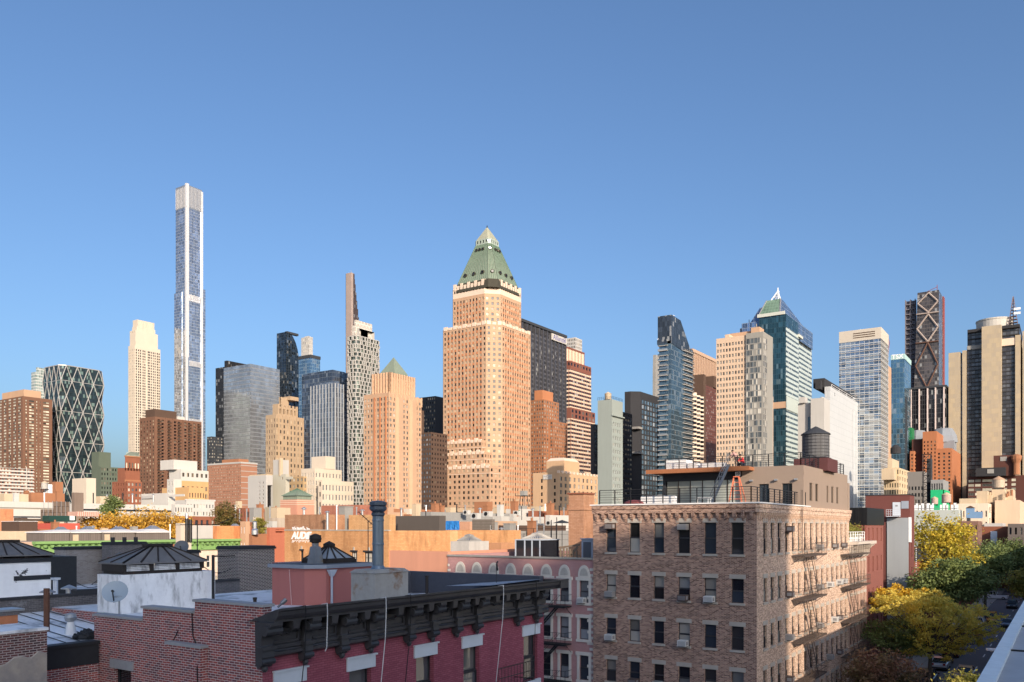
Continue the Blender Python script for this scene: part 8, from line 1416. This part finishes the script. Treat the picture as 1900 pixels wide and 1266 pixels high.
x0, x1, y0, y1 = foot(1700, 1775, 1786, 240); mb_('curved_hall', 'long low hall with pale grey green fascia behind the tall yellow tree', 1694, 1779, 1788, 946, 240, wall('grey_green_fascia', (.42,.45,.42), .04, .06, grain=.06), roof='roof_light'); z = zy(946,240); x0, x1, y0, y1 = foot(1694, 1779, 1788, 240)
o = empty('roof_screens', (x0,y0,z), 'row of white panels and posts along the roof of the long low hall', 'railing'); b = MB()
for k in range(17):
    y = y0+(y1-y0)*(k+.5)/17
    if k in (3,7,8,12): continue
    b.box(x0+.4, x0+.6, y-.42*((k % 3)+1)/2, y+.3, z-.1, z+(2.0 if k % 2 else 1.5))
b.build('panel', WHITE, o); b = MB(); b.tube((x0+.1,y0,z+.5), (x0+.1,y1,z+.5), .06, 5); b.build('rail', FR['grey'], o)
for px, py, r_, lb in ((1734,930,1.,'lower pinkish water tank in front of the green netting'),(1756,927,1.35,'larger pinkish water tank right of the green netting')): x, y = atd(px, 262); tank(x, y, zy(py+9,262), r_, 2.1*r_/1.2, lb, wall('pinkish_staves', (.55,.4,.34), .05, .1), W['beige'], .6)
mb_('beige_house', 'pale stucco houses with blue glass lean to, right of the low hall', 1776, 1834, 1846, 934, 245, wall('pale_stucco', (.66,.54,.42), .06, .1), sp(7, 3.3, 1.8, .3, 'dark', 'framed', bot=6, top=2.2), sq(2, 3.3, 1.8), top=[(1780,1810,1816,925,250,2),(1812,1832,1838,911,255,2)]); x = atd(1806, 243)[0]-2; o = empty('glass_lean_to', (x,onX(1820,x)[1],zy(964,243)), 'blue glazed lean to on the pale stucco houses', 'conservatory'); ya, yb, ym = onX(1823, x)[1], onX(1792.5, x)[1], onX(1808, x)[1]; b = MB(); b.box(x, x+2, ym, yb, zy(962,243), zy(943,243)); b.box(x, x+2, ya, ym, zy(962,243), zy(950,243)); b.build('glazing', plain('blue_glazing', (.2,.33,.52), .15, .2), o); b = MB(); b.prism(rect(x-.2,x+2.2,ym-.2,yb+.2), zy(943,243), zy(939,243), poly2=rect(x-.1,x+2.1,(ym+yb)/2-.1,(ym+yb)/2+.1)); b.build('roof', W['dark_brown'], o)  # stucco in a pale beige tone
mb_('beige_building', 'big blank beige brick house below the maroon office, at the right', 1846, 1892, 1960, 928, 250, wall('beige_brick_face', (.62,.45,.32), .05, .08, grain=.1), None, None, top=[(1836,1865,1885,913,258,2),(1826,1840,1850,919,256,2),(1866,1880,1884,908,262,2)]); x, y = atd(1853, 262); b = MB(); mb_('roof_house', 'small cream bulkhead with one window carrying the large beige tank', 1840, 1864, 1872, 908, 258, W['beige'], dict(us=[(4.2,5.4)], zs=[(zy(919,258), zy(913,258))], g=G['dark'], k='plain'), z0=20); tank(x-1, y, zy(907,262), 1.75, 2.5, 'large beige water tank with conical roof in front of the maroon office', wall('beige_staves', (.6,.48,.36), .05, .1), W['tan_brick'], .3)
for i, (px, py, h_) in enumerate(((1871,915,1.3),(1877,914,1.6),(1868,917,1.))): x, y = atd(px, 255); b = MB(); b.cyl(x, y, zy(py+6,255), zy(py+6,255)+h_, .35, 10); b.cyl(x, y, zy(py+6,255)+h_, zy(py+6,255)+h_+.15, .42, 10); one(b, 'chimney_pot', W['rust_brick'], ['left','tallest','shortest'][i]+' terracotta chimney pot on the blank beige brick house', 'chimney pot', 'terracotta chimney pots')
mb_('ornate_building', 'cream ornate stone building in the gap left of the orange brick block', 1640, 1668, 1690, 868, 420, wall('cream_ornate_stone', (.55,.43,.28), .1, .2), sq(6, 3.4, 2.2, .5, 'warm'), sq(5, 3.4, 1.9, .5, 'warm', k='pair'), top=[(1647,1655,1668,851,425,2),(1636,1658,1664,890,415,2)])
b = MB(); x, y = atd(1662, 440); b.cyl(x, y, zy(842,440), zy(832,440), 2.6, 14); b.lathe(x, y, [(2.7,zy(832,440)),(1.3,zy(827,440)),(.2,zy(825,440))], 14); one(b, 'roof_tank', [W['dark_stone']], 'dark drum shaped roof tank above the cream ornate building', 'water tank'); mb_('grey_office', 'dark grey office with square windows below the orange brick block', 1684, 1714, 1722, 875, 390, wall('dark_grey_stone', (.2,.185,.17), .05, .08, grain=.08), sp(5, 3.15, 1.7, .55, 'black', bot=6, top=7), sp(3, 3.15, 1.7, .55, 'black', bot=6, top=7))  # office stone is an even dark grey
x, y = atd(1720, 360); o = empty('construction_hoist', (x,y,0), 'tall black lattice construction hoist in front of the orange brick block', 'hoist'); b = MB(); hw = 1.55; zt = zy(843,360); n = 16
for sx_ in (-1, 1):
    for sy_ in (-1, 1): b.bar((x+sx_*hw,y+sy_*hw,0), (x+sx_*hw,y+sy_*hw,zt), .22, .22)
for k in range(n):
    z1_, z2_ = zt*k/n, zt*(k+1)/n
    for sg_ in (-1, 1): b.bar((x-hw,y+hw*sg_,z1_), (x-hw,y-hw*sg_,z2_), .14, .14); b.bar((x+hw*sg_,y-hw,z1_), (x-hw*sg_,y-hw,z2_), .14, .14)
    b.box(x-hw-.1, x+hw+.1, y-hw-.1, y+hw+.1, z2_-.12, z2_)
b.build('lattice', W['dark_stone'], o); b = MB(); b.box(x+.2, x+hw*2.4, y-hw*1.1, y+.1, 0, zt-2); b.build('lift_cage', W['charcoal'], o)
x0, x1, y0, y1, zt = mb_('netted_building', 'grey building shrouded in bright green netting on its lower floors', 1727, 1750, 1760, 890, 350, wall('grey_frame_building', (.26,.26,.255), .05, .06, grain=.06), sp(5, 3.4, 2.8, .6, 'black', 'grid', 'grey', bot=26, top=1.6)); b = MB(); b.box(x0-.5, x0-.05, y0-.4, y1, 6, zy(909,350)); b.box(x0-.5, x1, y0-.5, y0-.05, 6, zy(909,350)); one(b, 'safety_netting', wall('bright_green_netting', (.02,.42,.17), .06, .1, grain=.1), 'bright green safety netting below the grey frame building', 'netting')
# dark roof clutter on the maroon office
for i, (px, yt, w_, h_, m, lb) in enumerate(((1838,868,9,2.6,'dark_stone','long low dark cooling plant on the roof of the maroon office'),(1862,845,6,10,'maroon','maroon brick plant house on the roof of the maroon office'))): x, y = atd(px, 575); b = MB(); b.box(x, x+8, y-w_, y+w_, zy(881,560), zy(yt,575)); b.box(x-.3, x-.01, y-2, y+2, zy(yt,575)-4, zy(yt,575)-1, 1); one(b, 'roof_plant', [W[m], W['grey_concrete']], lb, 'roof plant')
x, y = atd(1886, 570); b = MB(); b.lathe(x, y, [(2.2,zy(881,570)),(2.0,zy(860,570)),(3.2,zy(852,570)),(3.4,zy(846,570)),(1.2,zy(843,570))], 10); one(b, 'stone_turret', W['rust_brick'], 'pink stone turret on the roof of the maroon office', 'turret')
# ================================================================ VEHICLES, LAMPS, PEOPLE
CARG = plain('car_glass', (.015,.018,.022), .05, 0, 0, .6); TYRE = plain('tyre_rubber', (.015,.015,.015), .8); HL = plain('headlamp_glass', (.7,.7,.68), .1); TL = plain('tail_lamp', (.35,.02,.015), .2)
def paint(n, c): 
    g = NT(n); g.put(g.b.inputs['Base Color'], (*c,1)); g.b.inputs['Roughness'].default_value = .3; g.b.inputs['Coat Weight'].default_value = .6; return g.mat
KIND = dict(suv=(4.7,1.9,[(-2.3,.75),(-2.25,1.0),(-2.15,1.1)],[(-2.1,1.08),(-1.75,1.72),(-.2,1.78),(.55,1.7),(1.15,1.1)],1.08), sedan=(4.7,1.82,[],[(-1.75,.98),(-1.1,1.42),(.1,1.46),(.5,1.4),(1.3,.95)],.95), van=(5.0,1.95,[],[(-2.3,1.1),(-2.05,1.85),(.6,1.92),(1.1,1.8),(1.85,1.1)],1.08), pickup=(5.4,1.95,[],[(-.35,1.1),(-.2,1.75),(.75,1.8),(1.0,1.7),(1.55,1.1)],1.08))
def car(label, px, d, hd, kind, col, y=None, name='parked_car', group=None):
    x, yy = atd(px, d); yy = y if y is not None else yy; Lc, Wc, _, top, belt = KIND[kind]; o = empty(name, (x,yy,0), label, 'car' if kind != 'pickup' else 'pickup truck', group); M = Matrix.Rotation(hd, 4, 'Z'); T_ = Matrix.Translation(Vector((x,yy,0))) @ M
    def bld(b, n, m, sm=False):
        b.v = [tuple(T_ @ Vector(p)) for p in b.v]; return b.build(n, m, o, sm)
    hl = Lc/2; b = MB(); lowp = [(-hl,.42),(-hl+.03,belt-.2),(-hl+.18,belt-.03),(hl-1.5,belt+.01),(hl-1.0,belt-.1),(hl-.25,belt-.22),(hl-.02,.62),(hl,.36),(hl-.1,.28),(-hl+.1,.28)]
    secs = [(-Wc/2,.9),(-Wc/2+.1,1.),(Wc/2-.1,1.),(Wc/2,.9)]; n = len(lowp)
    zm = .55
    vs = [(px_*(.985 if i in (0,3) else 1), sy_, zm+(pz-zm)*k_) for i, (sy_, k_) in enumerate(secs) for px_, pz in lowp]; b.add(vs, [(i*n+j, i*n+(j+1)%n, (i+1)*n+(j+1)%n, (i+1)*n+j) for i in range(3) for j in range(n)]+[tuple(range(n))[::-1], tuple(range(3*n,4*n))])
    iw = Wc/2-.08; tw_ = Wc/2-.26; n = len(top); f_ = lambda z: iw+(tw_-iw)*(z-belt)/(max(p[1] for p in top)-belt)
    roof = [p for p in top]; b.add([(p[0],-f_(p[1]),p[1]) for p in roof[1:-1]]+[(p[0],f_(p[1]),p[1]) for p in roof[1:-1]], [(i,i+1,n-2+i+1,n-2+i) for i in range(n-3)])
    for s in (-1, 1):
        for p, q in ((top[0],top[1]),(top[-1],top[-2])): b.bar((p[0],s*f_(p[1]),p[1]), (q[0],s*f_(q[1]),q[1]), .09, .09)
        b.bar(((top[1][0]+top[-2][0])/2,s*(iw-.0),belt), ((top[1][0]+top[-2][0])/2,s*f_(top[2][1]),top[2][1]-.02), .1, .07)
    bld(b, 'body', col); g = MB(); k = .97; g.add([(p[0]*k,-f_(p[1])+.02,p[1]-.015) for p in top]+[(p[0]*k,f_(p[1])-.02,p[1]-.015) for p in top], [(i,i+1,n+i+1,n+i) for i in range(n-1)]+[tuple(range(n)), tuple(range(n,2*n))[::-1]]); bld(g, 'window_glass', CARG)
    for sx_ in (-1, 1):
        for sy_ in (-1, 1):
            w_ = MB(); cx, cy = sx_*(hl-.92), sy_*(Wc/2-.1); w_.tube((cx,cy-.11,.34), (cx,cy+.11,.34), .34, 16); wo = bld(w_, 'wheel', TYRE); r_ = MB(); r_.tube((cx,cy+sy_*.115,.34), (cx,cy+sy_*.125,.34), .21, 10); r_.v = [tuple(T_ @ Vector(p)) for p in r_.v]; r_.build('rim', STEEL, wo)
    for s in (-1, 1):
        q = MB(); q.box(hl-.1, hl+.012, s*(Wc/2-.4)-.2, s*(Wc/2-.4)+.2, .64, .78); bld(q, 'headlight', HL); q = MB(); q.box(-hl-.012, -hl+.1, s*(Wc/2-.28)-.14, s*(Wc/2-.28)+.14, .72, .92); bld(q, 'tail_light', TL)
        q = MB(); q.box(top[-1][0]-.25, top[-1][0]-.05, s*(Wc/2+.02), s*(Wc/2+.2), belt, belt+.16); bld(q, 'wing_mirror', col)
    q = MB(); q.box(hl-.02, hl+.015, -.5, .5, .5, .62); bld(q, 'grille', BLACK); q = MB(); q.box(hl-.02, hl+.02, -.9, .9, .3, .42); bld(q, 'bumper', BLACK); q = MB(); q.box(-hl-.02, -hl+.02, -.9, .9, .34, .5); bld(q, 'bumper', BLACK)
    if kind == 'pickup': q = MB(); q.box(-hl+.15, -.4, -.8, .8, belt+.0, belt+.03); bld(q, 'cargo_bed', BLACK)
    return o
car('orange yellow taxi van in the street beyond the spreading locust', 1838, 150, math.pi, 'van', paint('taxi_orange', (.72,.27,.03))); car('white sport utility car half hidden by leaves left of the taxi van', 1801, 143, math.pi, 'suv', paint('white_car_paint', (.7,.72,.74)), 12.7); car('white pickup truck crossing the far end of the street', 1847, 198, R(84), 'pickup', paint('pickup_white', (.72,.74,.76)), name='pickup_truck'); car('dark car coming down the street toward the viewer', 1878, 176, math.pi, 'suv', paint('dark_car_paint', (.03,.028,.03))); car('blue grey car almost hidden behind the pale coping', 1869, 143, math.pi, 'sedan', paint('blue_grey_paint', (.16,.2,.26))); car('beige car with rounded roof below the spreading locust', 1792, 94, math.pi, 'sedan', paint('beige_car_paint', (.5,.36,.3)), 9.6)
for i, (xx, c) in enumerate(((92,(.35,.36,.38)),(101,(.05,.06,.09)),(113,(.5,.5,.5)),(125,(.2,.03,.03)),(168,(.08,.08,.09)))): car(['silver car parked deep under the trees by the north pavement','navy car parked under the trees by the north pavement','pale grey car parked in front of the dark green tree','dark red car parked below the tall yellow tree','black car parked far along the north kerb'][i], 1750, 100, 0, ('sedan','suv','sedan','suv','suv')[i], paint('parked_paint_%s' % 'abcde'[i], c), 12.8, group='cars parked along the north kerb').location.x = xx
def lamp(label, x, y, hx, hy, z):
    o = empty('street_lamp', (x,y,.15), label, 'street lamp', 'street lamps'); b = MB(); b.tube((x,y,.15), (x,y,z-.3), .11, 8, 0, .07); b.cyl(x, y, .15, .7, .18, 8); pts = [(x,y,z-.3)]+[(x+(hx-x)*u,y+(hy-y)*u,z-.3+.55*math.sin(u*1.57)) for u in (.25,.5,.75,1)]; b.path(pts, .05, 6); b.build('pole', STEEL, o); b = MB(); dx, dy = hx-x, hy-y; l = math.hypot(dx, dy); e = (hx+dx/l*.75, hy+dy/l*.75, z+.24); b.bar((hx,hy,z+.24), e, .34, .16); b.sphere(((hx+e[0])/2,(hy+e[1])/2,z+.2), .36, .24, .12, 10, 6); b.build('lamp_head', WHITE, o); return o
x, y = onY(1744, 11.7)[0], 11.7; lamp('cobra head street lamp arching over the road behind the golden tree', x-.3, 14.6, x, 12.6, 8.6); x, y = atd(1838, 62); lamp('cobra head street lamp with white head seen just left of the pale coping', x+.5, 3.2, x+.1, 4.3, zy(1206,62)-.2)
# ---------------------------------------------------------------- people on the penthouse roof
def skin_mesh(pts, edges, rad, root=0, sub=1):
    me = bpy.data.meshes.new('figure'); me.from_pydata(pts, edges, []); o = bpy.data.objects.new('figure', me); COL.objects.link(o); m = o.modifiers.new('Skin', 'SKIN'); m.use_smooth_shade = True
    for i, v in enumerate(me.skin_vertices[0].data): r_ = rad[i]; v.radius = (r_, r_) if not isinstance(r_, tuple) else r_; v.use_root = i == root
    s = o.modifiers.new('Sub', 'SUBSURF'); s.levels = s.render_levels = sub; bpy.context.view_layer.update(); r = bpy.data.meshes.new_from_object(o.evaluated_get(bpy.context.evaluated_depsgraph_get())); bpy.data.objects.remove(o); return r
def person(label, loc, yaw, J, shirt, trousers, hair, skin, cap=None):
    """J: joints in metres relative to loc; x forward, y left"""
    o = empty('person', loc, label, 'person', 'workers on the penthouse roof'); Mx = Matrix.Rotation(yaw, 4, 'Z')
    def put(me, name, m):
        me.transform(Mx); me.materials.clear(); me.materials.append(m); q = bpy.data.objects.new(name, me); COL.objects.link(q); q.parent = o; return q
    n = ['pel','che','nck','hed','crn','shl','ell','wrl','hal','shr','elr','wrr','har','hil','knl','anl','tol','hir','knr','anr','tor']; P = [J[k] for k in n]; ix = {k: i for i, k in enumerate(n)}
    E = [('pel','che'),('che','nck'),('nck','hed'),('hed','crn'),('che','shl'),('shl','ell'),('ell','wrl'),('wrl','hal'),('che','shr'),('shr','elr'),('elr','wrr'),('wrr','har'),('pel','hil'),('hil','knl'),('knl','anl'),('anl','tol'),('pel','hir'),('hir','knr'),('knr','anr'),('anr','tor')]
    Rd = dict(pel=.13,che=.14,nck=.055,hed=.1,crn=.07,shl=.065,ell=.045,wrl=.03,hal=.035,shr=.065,elr=.045,wrr=.03,har=.035,hil=.095,knl=.06,anl=.04,tol=.035,hir=.095,knr=.06,anr=.04,tor=.035); put(skin_mesh(P, [(ix[a],ix[b]) for a, b in E], [Rd[k] for k in n]), 'body', skin)
    def sub(ks, k_, name, m):
        q = {k: i for i, k in enumerate(ks)}; return put(skin_mesh([J[k] for k in ks], [(q[a],q[b]) for a, b in E if a in q and b in q], [Rd[k]*k_+.012 for k in ks]), name, m)
    sub(['pel','che','shl','ell','wrl','shr','elr','wrr'], 1.12, 'shirt', shirt); sub(['pel','hil','knl','anl','hir','knr','anr'], 1.12, 'trousers', trousers); h = Vector(J['hed']); c = Vector(J['crn']); up = (c-h).normalized(); b = MB(); b.sphere(tuple(h+up*.06), .112, .105, .105, 12, 8); b.v = [p for p in b.v]; me = mesh_from('hair', b.v, b.f, b.m, hair); me.transform(Matrix.Translation(-up*.0-Vector((.018,0,-.012)))); put(me, 'hair' if not cap else 'cap', hair)
    b = MB(); f = Vector((1,0,-.1)); b.sphere(tuple(h+f*.105+up*(-.01)), .018, .014, .022, 6, 5)
    for s in (-1, 1): b.sphere(tuple(h+Vector((-.005,s*.1,0))), .02, .012, .03, 6, 5)
    put(mesh_from('face', b.v, b.f, b.m, skin), 'face', skin); b = MB()
    for s in (-1, 1): b.sphere(tuple(h+f*.09+up*.025+Vector((0,s*.036,0))), .011, .011, .011, 6, 5)
    b.sphere(tuple(h+f*.092-up*.05), .008, .024, .006, 6, 5); put(mesh_from('features', b.v, b.f, b.m, BLACK), 'features', BLACK)
    for s, k in ((1,'hal'),(-1,'har')):
        b = MB(); w_ = Vector(J[k]); p = Vector(J['wrl' if k == 'hal' else 'wrr']); d_ = (w_-p).normalized(); a = d_.cross(Vector((0,0,1))); a = a.normalized() if a.length > .01 else Vector((0,1,0))
        for i, l in enumerate((.065,.08,.085,.07)): q0 = w_+a*(.024*(i-1.5)); m_ = q0+d_*l*.6; b.tube(q0, m_, .009, 6); b.tube(m_, m_+d_*l*.4-Vector((0,0,.022)), .008, 6)
        q0 = p+d_*.03+a*.03*s; b.tube(q0, q0+d_*.045+a*.03*s, .01, 6); put(mesh_from('fingers', b.v, b.f, b.m, skin), 'fingers', skin)
    for k, a in (('anl','tol'),('anr','tor')):
        b = MB(); A, B_ = Vector(J[k]), Vector(J[a]); b.bar(A-(B_-A)*.3-Vector((0,0,.03)), B_+(B_-A)*.3-Vector((0,0,.02)), .1, .09); put(mesh_from('shoe', b.v, b.f, b.m, BLACK), 'shoe', BLACK)
    return o
SK = plain('skin', (.45,.25,.17), .5); HA = plain('dark_hair', (.02,.015,.012), .6); RSH = plain('red_shirt', (.62,.02,.03), .7, 0, .1); PSH = wall('red_plaid_shirt', (.42,.09,.09), .05, 0, brick=(.09,.09,(.5,.3,.28),(.3,.03,.05),.02), bump=0); NAV = plain('navy_trousers', (.025,.03,.05), .8); GRY = plain('grey_trousers', (.14,.12,.11), .8)
crouch = dict(pel=(-.05,0,.36),che=(.1,0,.78),nck=(.2,0,.95),hed=(.28,0,1.06),crn=(.29,0,1.17),shl=(.13,.19,.86),ell=(.3,.26,.62),wrl=(.5,.16,.58),hal=(.57,.13,.56),shr=(.13,-.19,.86),elr=(.3,-.26,.62),wrr=(.5,-.16,.58),har=(.57,-.13,.56),hil=(.0,.11,.34),knl=(.4,.17,.5),anl=(.1,.15,.09),tol=(.25,.16,.05),hir=(.0,-.11,.34),knr=(.38,-.2,.46),anr=(.1,-.15,.09),tor=(.25,-.16,.05))
X = PX0+1.2; y = onX(1378, X)[1]; person('person in a bright red shirt and dark trousers crouching on the penthouse roof', (X,y,zph+.01), R(150), crouch, RSH, NAV, HA, SK)
stand = dict(pel=(0,0,.88),che=(.16,0,1.24),nck=(.3,0,1.4),hed=(.4,0,1.46),crn=(.44,0,1.57),shl=(.2,.19,1.32),ell=(.42,.24,1.12),wrl=(.6,.16,.98),hal=(.66,.14,.93),shr=(.2,-.19,1.32),elr=(.42,-.24,1.12),wrr=(.6,-.16,.98),har=(.66,-.14,.93),hil=(.0,.1,.86),knl=(.06,.12,.48),anl=(.0,.12,.09),tol=(.16,.13,.05),hir=(.0,-.1,.86),knr=(-.06,-.12,.48),anr=(-.16,-.12,.09),tor=(0,-.13,.05))
X = PX0+1.0; y = onX(1367, X)[1]; person('person in a red plaid shirt bending forward at the top of the roof stair', (X,y,zph+.01), R(80), stand, PSH, GRY, HA, SK)
